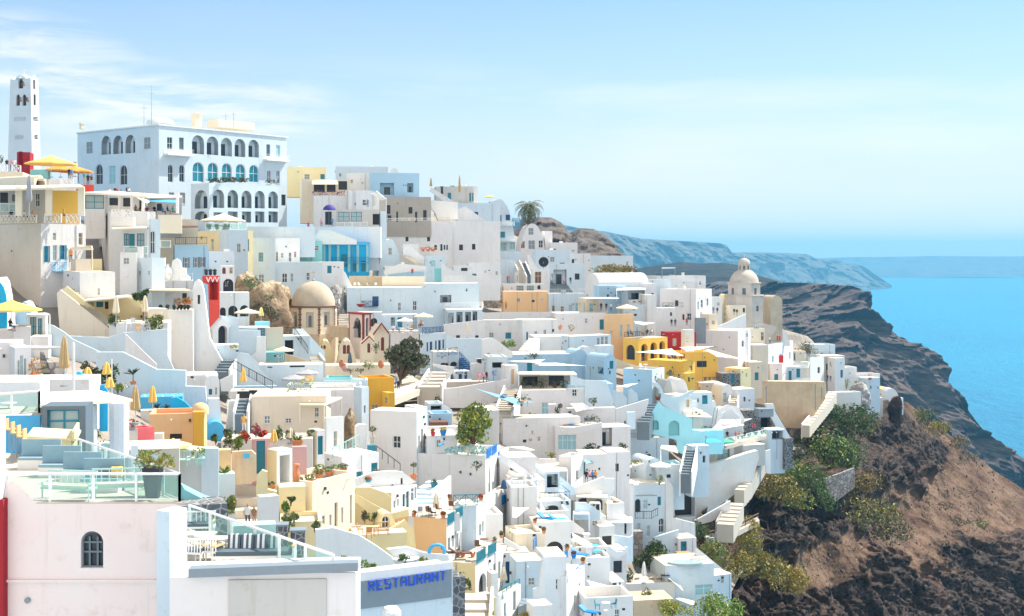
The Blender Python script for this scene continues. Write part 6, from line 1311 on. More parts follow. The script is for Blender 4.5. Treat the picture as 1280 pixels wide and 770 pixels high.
for i,(x,w_)in enumerate(((205,40),(250,36),(290,44),(345,40),(385,34))):BUSH('cafe plants '+['at the far left under the long roof','second clump under the long roof','tall clump in the middle under the long roof','clump right of the middle post','last clump at the right end of the long roof'][i],x,308,w_,40+8*(i%3),8.6,('ld','lb')if i%2 else('ld','lo'),300,.12,group='cafe plants')
H('white curved terrace building front under the plant filled cafe',None,262,480,315,400,8,8.6,'white','none','',drop=0)
H('white house wall with pale blue door and plants',None,160,395,322,450,8,8.75,'lilac','none','Rt 299,410,32,64',dl=3,drop=2)
H('pale blue plain house side right of the plant filled cafe',None,395,610,295,410,8,8.55,'paleblue','none','',dl=5,drop=2)
WALL('pale blue wall with a sloping edge beside the cafe','415,248;440,262;480,275;580,280;612,370;610,410;480,400;480,300;415,300',10,8.6,.3,'bw',an=7)
STAIR('white stair with parapet dropping left of the cafe','150,315;105,440',[8.7,9.2],2.2,'floor')
SAIL('blue triangular shade sail left of the cafe stair','-30,312;250,378;175,392',[9.,9.1,9.4],'sailblue',.2)
SAIL('grey shade sail over the black terrace furniture','410,382;470,378;530,410;440,422',[8.9,8.7,9.0,9.1],'greyfab',.2)
for i,(x,y,w_,hh,s_)in enumerate(((240,445,70,34,9.),(355,440,30,60,8.9),(365,400,30,24,8.9),(168,365,30,36,8.9),(145,390,36,24,9.))):BUSH('terrace plant '+['spreading dark under the blue sail','tall beside the pale blue door','upper tuft beside the pale blue door','olive at the top of the parapet','dark hanging below the parapet'][i],x,y,w_,hh,s_,('ld','lo'),260,.12,group='terrace plants')
H('white terrace parapet house with small windows below the blue sail',None,105,460,452,560,10,9.3,'white','none','Rx 240,515,10,18;Rk 205,555,16,14;Rx 232,550,16,14;Rx 270,545,14,20',rm='floor')
H('tall lilac white house with white garage doors',None,345,560,492,592,8,9.3,'lilac','none','Rt 380,560,44,70;Rt 422,560,40,70',dl=5,rm='floor')
WALL('curved lilac parapet of the furnished terrace','345,500;345,480;370,490;430,492;560,470;560,492;470,505',8,9.35,.3,'white',an=6)
for i,(x,y)in enumerate(((370,490),(400,488),(430,490))):FUR('lounger',['terracotta cushioned lounger at the left of the furnished terrace','blue cushioned lounger in the middle of the furnished terrace','lounger at the right of the furnished terrace'][i],x,y,9.2,70,('tc','shirtblue','cushion')[i])
for i,x in enumerate((485,505,530)):FUR('chair',['first dark chair under the grey sail','second dark chair under the grey sail','third dark chair under the grey sail'][i],x,478,9.1,40*i,'slatefabric')
BUSH('dark bush behind the dark chairs of the furnished terrace',525,470,60,44,8.95,('ld','lb'),300,.12)
H('lilac back wall of the furnished terrace',None,400,620,405,500,9,8.8,'lilac','none','RT 412,450,14,66',name='wall',dl=1,drop=2)
H('grey two bay loggia house with dark plants',None,455,690,495,600,12,9.2,'lilac','none','Ro 500,540,60,90;Ro 575,535,60,84;Rk 466,560,12,70')
BUSH('dark green bush in the loggia of the grey house, left',515,605,80,50,9.5,('ld','ld'),600,.14);BUSH('dark green bush in the loggia of the grey house, right',650,590,50,30,9.4,('ld','lo'),300,.12)
WALL('white parapet curving under the dark loggia bushes','460,600;560,612;680,590;690,605;690,700;470,700',10,9.6,.3,'white',an=1)
crop(740,420,6.413)
ha2=H('bright yellow arcade house with three tall arches and a side arch',250,372,605,22,225,42,6.6,'yellow','none','Lq 308,130,70,120;Ry 420,132,50,140;Ry 495,122,52,145;Ry 563,115,46,150',name='arcade_house',rm='floor')
pr=nb_info[ha2.name][0];g=G();u0,z=pr.uz(PX(372),PY(133));
for a,b in((372,395),(446,468),(522,540),(588,605)):
 ua,_=pr.uz(PX(a),PY(120));ub,_=pr.uz(PX(b),PY(120));q=pr.at(ua,z,-.12);g.box(q,pr.u*(ub-ua),pr.v*.115,(0,0,.25))
mk('string_course',g,'cw',ha2)
H('plain yellow wall block under the tall arches',445,742,826,205,400,50,6.8,'yellow','none','')
H('yellow lower wall strip with a white plinth',None,745,826,300,430,30,6.9,'yellow','none','',dl=3)
H('crimson house with a white door right of the yellow arcade',None,598,835,-30,85,10,6.2,'crimson','none','Rt 662,50,30,60')
UMB('closed white parasol against the crimson house',765,-20,45,6.45,2.2,'canvas',shut=True)
SAIL('white pointed shade sail before the yellow arches, left','340,128;740,160;640,100',[7.1,7.1,6.7],'sw',.15);SAIL('white shade sail stretched to the right over the yellow terrace','700,90;980,80;860,110;760,120',[6.9,6.4,6.8,7.],'sw',.15);
SAIL('long cream shade sail hanging over the yellow house right','860,85;1230,190;1000,165',[6.6,6.3,6.6],'canvas',.2)
H('yellow terrace house with dark iron railings',None,680,1010,130,260,10,6.35,'yellow','flat','Rk 880,225,80,50',dl=5)
for i,x in enumerate((620,645,668,715,738)):PERSON(['diner in white left under the sails of the yellow terrace','diner in black under the sails of the yellow terrace','diner in blue in the middle under the sails','diner in red under the sails before the yellow wall','diner in black at the right under the sails'][i],x,195,6.8,('st','sb','shirtblue','shirtred','sb')[i],pose='sit',rot=70*i,group='diners')
crop(680,320,7)
for i,x in enumerate((735,760,815,860,905,945)):PERSON(['diner in green at the left of the terrace on the yellow arcade','diner in blue at the terrace on the yellow arcade','diner in pale blue standing on the arcade terrace','diner in orange on the arcade terrace','diner in black on the arcade terrace, right','diner in white at the far right of the arcade terrace'][i],x,705-i*2,6.7,('shirtgreen','shirtblue','shirtblue','shirtorange','sb','st')[i],pose='sit'if i!=2 else 'stand',rot=50*i,group='diners')
SAIL('white shade sail over the arcade terrace','785,570;975,585;870,605;800,590',[6.5,6.4,6.7,6.7],'sw',.1)
RAIL('705,712;960,690',[6.75,6.5],label='thin rail on top of the yellow arcade',style='bars',m='iron',h=.9,group='iron railings')
# right side: domed church, houses on the edge, pool hotel
crop(780,280)
H('white roof house with railings and antennas before the dark hill',None,150,375,238,330,18,5.3,'white','flat','',dl=6,rm='floor');RAIL('210,250;370,275',5.3,label='white roof rail of the railing house before the dark hill',style='rails',h=.9,group='painted railings')
H('white house with rooftop satellite dish right of the vault',None,110,215,255,400,14,5.45,'bw','flat','',dl=5)
SLAB('thin metal pergola frame on the roof before the dark hill','172,205;238,203;232,198;175,198',[5.3,5.3,5.1,5.1],.08,'gp',4,ph=2.2,pm='gp')
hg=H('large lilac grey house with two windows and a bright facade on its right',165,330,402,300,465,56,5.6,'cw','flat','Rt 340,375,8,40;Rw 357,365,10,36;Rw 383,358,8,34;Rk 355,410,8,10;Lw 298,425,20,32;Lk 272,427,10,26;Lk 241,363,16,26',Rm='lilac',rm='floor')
RAIL('175,382;270,382',5.65,label='dark balcony rail of the large lilac grey house',style='bars',m='iron',group='iron railings');POT('pink flowering plant at the left of the lilac grey house',140,392,5.7,.5,.5,'tc',('ld','pinkflower'),1.4,.7);BUSH('blue and green potted clump on the lilac balcony',200,382,60,24,5.65,('skyblue','ld'),200,.12)
H('white wall terrace under the lilac grey house',None,130,240,385,470,10,5.8,'white','none','',dl=3,drop=2)
def dome_church():
 A,s=PT(572,430,5.35);A=A+Vector((0,6,0));s=s*.98;r=root('domed_church',A,'pale stone church with a large dome and small lantern dome near the cliff edge','church')
 z=lambda y:(HY-PY(y))/s-A.z
 k=1/3.667/s;R8=80*k;B=Vector((A.x,A.y,A.z));g=G();a0=R(12)
 def oct_(y0,y1,rr,m,nm,n=8,win=()):
  g=G();ks=[a0+2*math.pi*i/n for i in range(n+1)]
  for i,(a,b)in enumerate(zip(ks,ks[1:])):
   p=B+Vector((rr*math.cos(a),rr*math.sin(a),0));q=B+Vector((rr*math.cos(b),rr*math.sin(b),0));d=q-p;L=d.length;pl=Plane(Vector((p.x,p.y,0)),math.atan2(d.y,d.x));hs=[]
   if win:
    w_,h_,zc=win;c=B.z+z(zc);hs=[(arch_outline(L/2-w_/2,L/2+w_/2,c-h_/2,c+h_/2,0),.3)]
    gg=G();gg.panel(pl,hs[0][0],v=.28);mk('window',gg,'slate',r)
   g.panel(pl,[(0,B.z+z(y1)),(L,B.z+z(y1)),(L,B.z+z(y0)),(0,B.z+z(y0))],hs)
  g.lathe(B+Vector((0,0,z(y0))),[(rr*1.04,-.25),(rr*1.05,0),(0,.01)],n,a0=a0,a1=a0+2*math.pi);mk(nm,g,m,r)
 oct_(325,520,92*k,'churchgrey','base',8,(.9,1.3,385));oct_(268,325,78*k,'churchgrey','drum',8,(.8,1.5,307))
 rr=66*k;g=G();g.lathe(B+Vector((0,0,z(270))),[(rr*math.cos(R(t)),rr*.98*math.sin(R(t)))for t in range(0,91,9)],28);mk('dome',g,'greydome',r,smooth=True)
 oct_(182,215,29*k,'greydome','lantern',8,(.5,.9,200))
 g=G();g.lathe(B+Vector((0,0,z(182))),[(28*k*math.cos(R(t)),26*k*math.sin(R(t)))for t in range(0,91,10)],16);g.tube(B+Vector((0,0,z(158))),B+Vector((0,0,z(140))),.07);mk('lantern_dome',g,'greydome',r,smooth=True)
dome_church()
H('tall vaulted church bay with a round gable right of the big dome',None,672,726,328,470,12,5.2,'dome_old','vr','',name='church_bay',cat='church',dl=6);H('stone church bay left of the big dome with a cream half vault',None,445,505,322,400,8,5.25,'py','vr','',name='church_bay',cat='church',dl=5,rise=40)
H('white stepped wall with a door before the domed church',None,490,560,375,440,14,5.4,'cream','flat','Rk 550,395,10,20',dl=3);H('white small house beside the lilac grey facade',None,405,450,335,420,12,5.4,'white','flat','')
WALL('white church forecourt wall with people above it','390,445;440,465;560,412;560,500;390,500',14,5.7,.4,'cw',an=1)
for lb,x,y,tp in(('visitor in blue at the left end of the church forecourt',410,412,'shirtblue'),('visitor in black beside the blue one on the forecourt',428,415,'sb'),('visitor in dark green in the middle of the forecourt',462,438,'shirtgreen'),('visitor in black near the church, left of a pair',505,420,'sb'),('visitor in dark brown near the church, right of a pair',518,422,'brown')):PERSON(lb,x,y,5.55,tp,'jeans'if 'blue'in tp else 'shorts')
for lb,x,y,tp in(('person in black below the lilac grey house, left',218,470,'sb'),('person in dark blue below the lilac grey house, middle',235,470,'jeans'),('person in red beside the white gate',288,465,'shirtred')):PERSON(lb,x,y,5.9,tp)
H('lilac house with a rough gable and arched window below the church',335,522,580,490,660,60,6.0,'lilac','none','Ra 545,548,12,32;Rw 565,510,8,18',drop=5)
H('beige house block on the rim of the yellow terrace',None,390,430,415,490,20,5.9,'beige','flat','');H('grey pipe topped wall right of the crimson house',None,330,375,430,470,10,6.1,'gp','none','',name='wall',dl=1);H('white shrine wall step before the crimson house',None,278,322,485,545,20,6.3,'cw','none','',name='shrine',cat='shrine',dl=1.5)
WALL('rough beige wall of the church terrace with two black pots','560,435;700,470;690,500;640,545;560,520',12,5.3,.4,'churchgrey',an=1)
H('white courtyard with beige pillars under the church',None,560,645,480,560,12,5.5,'cream','flat','Rt 570,500,10,30;Rc 635,515,14,40')
hx=H('pale two storey house with people on its roof and turquoise shutters',None,590,660,555,720,10,5.6,'beige','none','RT 602,700,20,50',dl=5);slabon(hx,'580,668;628,664',1.2,.12,'paleteal',rm_='paleteal')
hx2=H('white gabled house wall with small turquoise windows and red cloth',650,662,775,555,725,60,5.35,'cw','none','Rt 682,622,8,32;Rt 718,610,9,30;Rt 760,604,8,34',rm='floor')
WALL('white curved gable parapet rising behind the roof visitors','640,560;690,480;720,470;745,500;760,540;760,560',12,5.2,.4,'cw',an=0)
for lb,x,y,tp in(('visitor in white on the roof beside the curved gable',668,548,'st'),('visitor in red on the roof, left of two',704,542,'shirtred'),('visitor in red on the roof, right of two',714,543,'shirtred')):PERSON(lb,x,y,5.35,tp)
g=G();A,_=PT(720,636,5.5);g.cbox(A,1.1,.3,1.7,.5);mk('hanging_cloth',g,'redcloth',label='bright red cloth hanging from the white gabled house',cat='cloth')
H('grey white ground floor with a teal window below the red cloth',None,672,725,640,720,14,5.5,'lilac','none','RT 698,702,18,28',dl=3,drop=2)
crop(940,400,5.5)
H('house with turquoise doors under a blue slatted veranda',None,208,345,322,420,12,5.15,'bw','none','RT 217,385,14,66;RT 262,382,22,64;RT 318,365,26,60')
SLAB('pale blue slatted veranda roof','225,322;385,330;395,290;290,285',[5.35,5.2,5.0,5.],.12,'wp',2,slats=10,ph=2.)
RAIL('290,440;395,425',[5.3,5.1],label='white railing under the blue slatted veranda',style='rails',h=1.,group='painted railings')
H('white house with one dark window at the cliff edge',385,400,495,262,398,52,4.9,'cw','none','Rk 460,345,18,42',rm='floor');RAIL('360,262;490,262',4.95,label='white balustrade on top of the cliff edge house',style='rails',h=1.,group='painted railings')
H('cream small wall with a sloping top behind the veranda',None,340,400,290,400,12,5.,'cream','none','',name='wall',dl=2)
BUSH('olive brown tree clump behind the cliff edge houses',385,245,150,115,4.75,('lo','lr','ld'),1100,.2,lobes=8)
H('pale turquoise flat house behind the cliff edge',None,410,572,170,300,12,4.65,'bw','flat','',dl=6);H('cream house end right of the olive clump',None,300,370,215,280,14,4.9,'cream','flat','')
hy=H('shaded house with an open patio at the cliff edge',None,496,638,248,400,16,4.75,'grey','none','Rp 560,345,100,90;Rk 520,365,14,40',dl=5);H('white terrace top with rails on the shaded house',None,570,638,262,400,24,4.8,'cw','none','',dl=3)
for i,(x,y,w_,hh)in enumerate(((560,490,60,110),(610,470,60,80),(650,465,50,90),(530,430,40,40))):BUSH('cliff edge shrub '+['below the shaded patio, tall','below the shaded patio, middle','right of the shaded patio','small beside the patio chairs'][i],x,y,w_,hh,4.75,(('lb','lo'),('lo',),('ly','leaf'),('ld',))[i],350,.14)
P_('person in black in the shaded patio',520,420,'sb',4.85);P_('person in dark clothes beside the patio window',540,425,'jeans',4.85)
H('white cube house second from the right end of the village',None,640,720,325,420,12,4.6,'cw','flat','',dl=5);H('white long terrace house near the right end of the village',None,685,880,375,450,18,4.55,'cw','flat','',dl=5,rim=.5,rm='floor')
H('white house wall with a pot on its corner near the right end',None,795,880,400,560,26,4.65,'bw','none','');POT('dark red flowers in a pot on the white corner',812,412,4.65,.5,.6,'tc',('ld','redflower'),.8,.7);BUSH('yellow flowers on the white terrace',715,430,30,20,4.7,('ly',),100,.12)
rockblob('rough pale rubble rock face under the white terrace house',740,555,150,130,4.75,'rubble',11,depth=3);
H('small cream shelter with an orange awning at the right end',None,842,895,470,560,14,4.5,'cream','flat','',dl=3,drop=2);SLAB('small orange awning of the right end shelter','838,470;900,475;895,455;850,452',[4.6,4.6,4.5,4.5],.15,'amber',0,name='awning')
H('last white house with a rounded end at the cliff tip',None,890,1030,470,560,18,4.4,'cw','vr','',dl=5,rise=40);H('low white wall steps at the cliff tip',None,850,900,535,580,12,4.55,'white','none','',name='wall',dl=2);H('pale blue low wall right of the last white house',None,1000,1040,535,570,16,4.35,'bw','none','',name='wall',dl=2)
rockblob('jagged dark rock standing at the cliff tip',985,640,100,120,4.6,'headrock',13,depth=3)
WALL('tall weathered tan retaining wall under the turquoise veranda','-25,425;95,420;400,425;450,425;505,425;505,540;430,650;330,745;230,740;150,600;-25,560',12,5.55,2.5,'tanwall',an=6,name='retaining_wall')
WALL('tan retaining wall side turning to the cliff steps','440,428;508,425;508,520;440,640',45,5.3,1,'tanwall',an=0,name='retaining_wall')
for x,y0,y1 in((98,455,570),(435,440,620),(480,460,540)):
 g=G();A,_=PT(x,y1,5.7);g.tube(A,A+Vector((0,0,(y1-y0)/5.5/5.7)),.09,n=5);mk('drain_pipe',g,'gp',label={98:'grey drain pipe at the left of the tan retaining wall',435:'grey drain pipe near the right edge of the tan wall',480:'short grey drain pipe at the corner of the tan wall'}[x],cat='pipe')
STAIR('long pale stairway climbing beside the tan retaining wall','560,505;480,600;370,730',[5.0,5.35,5.8],1.6,'floor',ck=(1,0))
H('white low curved wall along the village edge bushes',None,560,750,500,600,16,4.95,'cw','flat','',name='wall',dl=3,drop=2)
crop(800,450)
H('dark stone house with a yellow wall side behind the pool',None,375,460,62,130,10,6.4,'ds','none','RT 425,85,16,40',name='stone_house');H('pale yellow side of the dark stone house',None,460,508,40,130,40,6.35,'py','none','');
H('beige house front between yellow terrace and church houses',None,505,560,10,100,12,6.0,'beige','none','RT 535,75,18,36')
H('grey white terrace house with iron railing and dark chairs',None,278,378,105,195,10,6.7,'grey','none','');RAIL('288,104;375,104',6.75,label='iron railing before dark chairs over the grey terrace house',style='bars',m='iron',group='iron railings')
for i,x in enumerate((300,322,345)):FUR('chair',['left dark chair behind the iron terrace railing','middle dark chair behind the iron terrace railing','right dark chair behind the iron terrace railing'][i],x,102,6.6,20*i,'slatefabric')
H('white house with a pale blue window beside the grey terrace house',None,375,430,112,210,22,6.8,'cw','vr','Rt 390,172,16,44',rise=14);STAIR('little white stairway right of the pale blue window','440,150;425,200',[6.7,6.9],1.3,'floor');H('white curved house block above the dark stone ruin',None,445,525,135,230,30,6.8,'cw','none','Rk 480,180,10,22')
H('dark stone ruin wall beside the pool hotel',None,470,610,232,340,12,7.0,'ds','none','Rp 575,300,44,70',name='stone_house');H('white stair house with grey balcony above the ruin',None,545,612,225,262,14,7.1,'gp','none','',dl=2,drop=0)
WALL('white edged stairs wall running down from the dark ruin','612,200;620,235;690,355;660,370;600,262;575,200',14,7.0,.4,'cw',an=3,name='stair_wall');H('white lane house with blue slatted rails under the ruin',None,590,665,320,430,16,7.2,'bw','none','Rp 630,345,50,40',dl=3)
H('small dark stone pillar wall right of the lane house',None,665,702,360,450,20,7.2,'ds','none','',name='stone_wall',cat='wall',dl=1.5,drop=2)
crop(740,420,6.413)
hcube=H('pale blue cubic house with white side below the yellow wall',250,482,580,270,470,60,7.5,'bw','flat','Rw 508,340,8,40;Rw 556,322,10,30',drop=5,Rm='paleblue',rm='floor')
FUR('round','white cafe table on the pale blue cubic house roof',430,262,7.4);FUR('chair','white chair on the pale blue cubic house roof',395,262,7.4,30)
WALL('grey rough sloping ramp wall left of the cubic house roof','190,180;350,235;380,262;190,262',14,7.3,.4,'oldwall',an=2)
H('white vaulted low house right of the cubic house',None,560,665,350,480,14,7.6,'grey','vr','',name='vaulted_house',dl=6,rise=60);H('white vault block with a dark pole right of the low vault',None,665,770,345,470,14,7.5,'white','vr','',name='vaulted_house',dl=5,rise=20)
WALL('white swooping arch wall with a green plant door','482,370;530,375;560,420;580,470;640,490;700,485;800,435;830,440;700,530;700,640;740,700;690,640;560,540;540,500;540,430;500,400;482,400',10,7.9,.35,'bw',an=10)
H('blue white house with an orange door above the turquoise wall',None,695,800,480,640,30,7.9,'cw','none','RL 768,540,24,60');H('teal doored courtyard with white wavy wall',None,800,965,455,600,10,7.6,'bw','none','RT 905,510,44,70;Rk 850,515,12,30',dl=3)
WALL('pale blue sloping house wall left of the diagonal stair','-10,380;110,365;150,500;165,590;-10,590',10,8.2,.4,'paleblue',an=3);WALL('pale blue arched garden wall with small holes, left','140,450;170,435;240,450;280,500;280,560;190,585;165,500',12,8.,.3,'bw',an=5);WALL('pale blue arched garden wall with small holes, right','290,430;320,425;365,465;370,520;290,545',12,7.9,.3,'bw',an=4)
SAIL('small white awning sail over the arched garden walls','190,405;280,410;370,378;290,385',[8.1,8.,7.8,7.9],'sw',.1)
WALL('long white parapet left of the diagonal dark stair','190,585;455,505;455,525;400,712;330,712;300,740;190,740',12,8.6,.35,'white',an=0,win='Rk 265,700,14,40')
STAIR('diagonal dark stairway with a person in white climbing','480,540;410,700',[8.2,8.7],1.8,'slate',ck=(0,0));PERSON('person in white climbing the diagonal dark stair',425,660,8.5,'st','sb',pose='walk',rot=180)
POT('dark red potted plant at the top of the turquoise wall',530,515,8.2,.4,.5,'brownred',('lb',),.5,.4);
g=G();A,_=PT(310,745,8.9);g.cbox(A,1.2,.6,2.4,.3);mk('buttress',g,'bw',label='small pointed white buttress on the long white parapet',cat='buttress')
crop(800,450)
WALL('bright turquoise wall with two painted arches beside the pool','20,310;88,190;110,215;240,270;240,320;300,330;300,395;200,380;180,370;20,330',10,8.4,.5,'tq',an=6,win='Rl 70,298,32,44;Rl 156,312,50,70',name='pool_wall')
H('turquoise pool basin on the hotel terrace',None,200,380,380,405,8,8.3,'tq','none','',name='swimming_pool',cat='pool',drop=1,rm='pool')
H('pool bar block in turquoise and white',None,238,385,325,380,10,8.1,'tq','none','',name='bar',cat='bar',dl=2,drop=1)
PERSON('bather in dark shorts standing at the pool edge',297,388,8.3,'skin','sb')
big=WALL('huge white retaining wall under the pool terrace with arched openings','240,480;320,478;355,468;420,450;500,425;540,415;545,450;515,555;320,700;290,735;255,735;250,580;155,590;150,560;200,540',14,8.0,1.2,'stainwhite',an=10,name='retaining_wall')
H('glazed pool bar under the terrace with white columns',None,345,575,400,470,22,7.9,'grey','none','RG 383,432,56,50;RG 452,412,40,46',name='pool_bar',cat='bar',drop=1)
SLAB('turquoise rimmed pool terrace deck','330,412;580,348;560,320;330,375',[8.1,7.6,7.3,7.8],.5,'floor',0,name='deck',cat='deck');RAIL('330,402;580,342',[8.1,7.6],label='green glass rail along the pool terrace',style='glass',h=.9,group='glass balustrades')
SAIL('big white shade sail over the pool terrace','310,330;480,298;440,280;370,272',[8.1,7.7,7.4,7.6],'sw',.2);SAIL('second white shade sail touching the pool terrace dome','375,272;515,268;440,300;380,290',[7.7,7.4,7.6,7.8],'sw',.15)
UMB('bright green parasol on the pool terrace',388,358,400,8.0,3,'shirtgreen')
for i,(x,y,tp)in enumerate(((400,350,'sb'),(438,352,'shirtred'),(455,352,'shirtorange'),(522,325,'shirtred'),(480,350,'sb'),(350,385,'shirtgreen'))):PERSON(['guest in black on the pool terrace left of the others','guest in red in the middle of the pool terrace','guest in orange in the middle of the pool terrace','guest in red at the far end of the pool terrace','guest in black near the far end of the pool terrace','guest in green by the green parasol'][i],x,y+10,7.8,tp,pose='stand'if i in(3,)else 'sit',rot=50*i)
for i,x in enumerate((500,530,560)):POT(['round dark shrub pot at the pool terrace end, left','round dark shrub pot at the pool terrace end, middle','round dark shrub pot at the pool terrace end, right'][i],x,350-i*6,7.6,.3,.4,'teal',('ld',),.6,.4)
H('large white half dome shell behind the pool sails',None,345,485,225,330,20,7.4,'cw','vr','',name='dome_shelter',cat='shelter',rise=55);WALL('white arc wall before the half dome shell','340,290;355,230;400,205;450,215;480,270;470,330;460,260;420,225;370,240',14,7.6,.3,'white',an=0)
for i,(x0,x1,yt,yb)in enumerate(((200,290,235,290),(195,262,190,250),(262,345,190,215),(235,330,175,240))):H('white curved terrace block '+['behind the turquoise wall, lower','behind the turquoise wall, with an orange door side','with a pale pool behind the turquoise wall','behind the turquoise wall, rear'][i],None,x0,x1,yt,yb,14,(7.9,7.7,7.5,7.3)[i],('cw','bw','white','bw')[i],'flat','')
SLAB('little white terrace awning behind the turquoise wall','210,258;330,262;300,240;215,238',[8.,7.9,7.7,7.7],.08,'canvas',0,name='awning');H('pale blue pool water on the rear terrace',None,288,350,200,214,10,7.45,'tq','none','',name='pool',cat='pool',dl=2,drop=1,rm='pool')
g=G();A,_=PT(330,295,7.9);g.tube(A,A+Vector((.4,0,2.6)),.06);g.tube(A+Vector((.5,0,0)),A+Vector((.9,0,2.6)),.06);mk('pole_pair',g,'gp',label='two slanted grey poles beside the pool sails',cat='poles')
H('dark gated cave opening with old wooden doors under the big wall',None,152,256,590,730,14,8.35,'white','none','Rp 206,655,94,130',name='cave_store',cat='store',dl=3)
STAIR('outer stairway climbing along the huge white wall','565,430;490,560;455,600',[7.6,7.9,8.1],1.5,'path',ck=(0,0));WALL('white stair parapet climbing beside the huge wall','598,410;565,420;545,470;500,600;515,605;560,500;575,470;580,520;600,520',14,7.75,.3,'cw',an=4,name='stair_wall')
STAIR('worn lower stairway under the huge white wall','440,655;390,760',[8.2,8.7],2.4,'path',ck=(1,0),par='rubble');WALL('white ramp wall edging the worn lower stairway','255,735;320,700;415,645;415,690;330,740;255,760',14,8.4,.4,'white',an=2)
STAIR('curved pale blue stairway between the white houses','235,410;210,530',[8.7,9.2],1.4,'slate',ck=(1,1));H('bluish white tower block right of the curved stairway',None,238,318,395,520,20,8.6,'bw','none','',dl=2)
crop(760,560)
g=G();L=line3('445,415;530,395;600,370;690,325',[8.3,8.1,7.9,7.6])
for a,b in zip(L,L[1:]):g.tube(a+Vector((0,0,.9)),b+Vector((0,0,.9)),.09,n=5);g.tube(a+Vector((0,0,.45)),b+Vector((0,0,.45)),.06,n=5)
for a,b in zip(L,L[1:]):
 for i in range(3):q=a+(b-a)*i/3;g.tube(q-Vector((0,0,.5)),q+Vector((0,0,1)),.08,n=5)
mk('wooden_fence',g,'bark',label='old wooden rail fence along the path on the headland',cat='fence');g=G();
for a,b in zip(L,L[1:]):g.add([a+Vector((0,-.8,-.05)),b+Vector((0,-.8,-.05)),b+Vector((0,1.6,.05)),a+Vector((0,1.6,.05))],[(0,1,2,3)])
g.v+=[v-Vector((0,0,.8))for v in g.v];n=len(g.v)//2;g.f+=[(f[0],f[1],f[1]+n,f[0]+n)for f in list(g.f)];g.m=[0]*len(g.f);mk('cliff_path',g,'path',kind='structure',label='dusty path behind the wooden fence',cat='path')
TREE('dense dark green tree between the white houses at the bottom',205,590,418,170,9.6,('ld','leaf','ld'),5200,.86,18,.17)
H('white two storey house with arched door and iron balcony',None,118,270,170,420,14,9.2,'bw','none','Rq 137,265,26,62;Rt 172,258,20,44;Ra 245,355,24,66;RT 235,243,16,40;Rt 185,380,16,50;Rt 140,368,14,50',dl=5,rim=.3)
RAIL('125,325;200,325;228,310',9.5,label='iron balcony railing of the arched door house',m='iron',group='iron railings');SLAB('thin grey canopy over the arched door balcony','125,218;225,216;200,210;145,210',[9.6,9.5,9.3,9.3],.08,'slate',0,name='canopy',cat='canopy')
WALL('tall white wall right of the arched door house with a bump','265,130;300,180;300,320;400,345;400,410;330,415;322,375;265,390',14,9.1,.5,'white',an=3)
WALL('white terrace wall sloping under the arched door house','210,410;325,375;325,430;400,410;400,500;270,500;210,440',14,9.4,.4,'bw',an=0)
H('curved lilac parapet wall with dark shrubs on its roof',None,-10,118,168,360,10,9.4,'lilac','none','');BUSH('spiky yellow green plants on the parapet beside the pale pool',235,160,60,44,9.3,('ly','leaf'),300,.1)
H('white round end house under the vine pergola',None,172,250,48,170,24,9.0,'bw','vr','Rt 207,95,14,30;Rk 190,60,8,14',name='vaulted_house',dl=5,rise=16);SLAB('white awning over a terrace right of the round end house','240,0;322,22;310,-10;245,-14',[9.,8.9,8.6,8.6],.1,'canvas',1,name='awning')
UMB('white flat parasol on the small terrace by the round end house',240,62,130,9.1,3,'sw');H('white terrace house with pale pool by the curved stairway',None,230,350,78,170,10,9.05,'bw','flat','',rm='tq')
WALL('lilac parapet sweeping down left of the arched house','-10,85;30,100;60,150;95,160;118,175;118,330;-10,330',10,9.7,.4,'lilac',an=5)
SLAB('pergola roof covered in yellow green vines','0,85;75,95;165,68;80,60',[9.8,9.7,9.3,9.3],.15,'floor',2,ph=2.2)
for i in range(9):A,_=PT(22+i*14,84-i*1.5,9.5);
g=G();rnd=random.Random(8)
for i in range(9):A,_=PT(22+i*15,76-i*.8,9.5);leafball(g,A+Vector((0,0,.2)),.5,.6,.25,60,.12,2,rnd=rnd)
mk('vine',g,['ly','lo'],label='yellow green vines on the pergola roof',cat='vine')
H('white terrace with an oval plunge pool at the bottom right',None,262,486,540,680,12,10.0,'bw','none','Rt 440,650,80,50',name='pool_terrace',cat='terrace',dl=6,rm='floor')
g=G();A,s_=PT(350,545,10.0);g.lathe(A+Vector((.3,1.3,.02)),[(0,.28),(2.0,.28),(2.05,.3),(2.2,.3),(2.25,0)],26);o=mk('plunge_pool',g,'greyglass',label='oval grey plunge pool on the bottom right terrace',cat='pool');o.scale=(1,.55,1)
WALL('white sloping garden wall right of the plunge pool','405,455;545,570;545,590;565,600;565,640;490,660;480,580;400,500',16,9.6,.35,'white',an=4)
H('white corner block right of the plunge pool',None,486,566,585,660,24,9.9,'bw','none','',dl=3,drop=2)
sofa('white lounge sofa with blue cushions by the plunge pool',415,525,9.8,2,'wp',200,.8,'shirtblue');H('wooden deck platform behind the plunge pool',None,330,390,490,510,12,9.6,'wood','none','',name='deck',cat='deck',dl=2,drop=.5)
H('white narrow pillar house behind the plunge pool',None,322,405,415,500,14,9.4,'white','none','',dl=3)
for i,(x,y)in enumerate(((95,610),(125,612),(190,612),(222,612))):FUR('lounger',['white sun lounger at the far left under the dark green tree','second white sun lounger under the dark green tree','white sun lounger right of the tree trunk','rightmost white sun lounger under the dark tree'][i],x,y,9.9,200,'canvas')
UMB('closed white parasol left of the dark green tree trunk',165,520,620,10.1,2.,'sw',shut=True);SAIL('white shade sail over dark furniture beside the loungers','275,595;345,655;325,610;290,600',[10.1,10.2,9.9,9.9],'sw',.1)
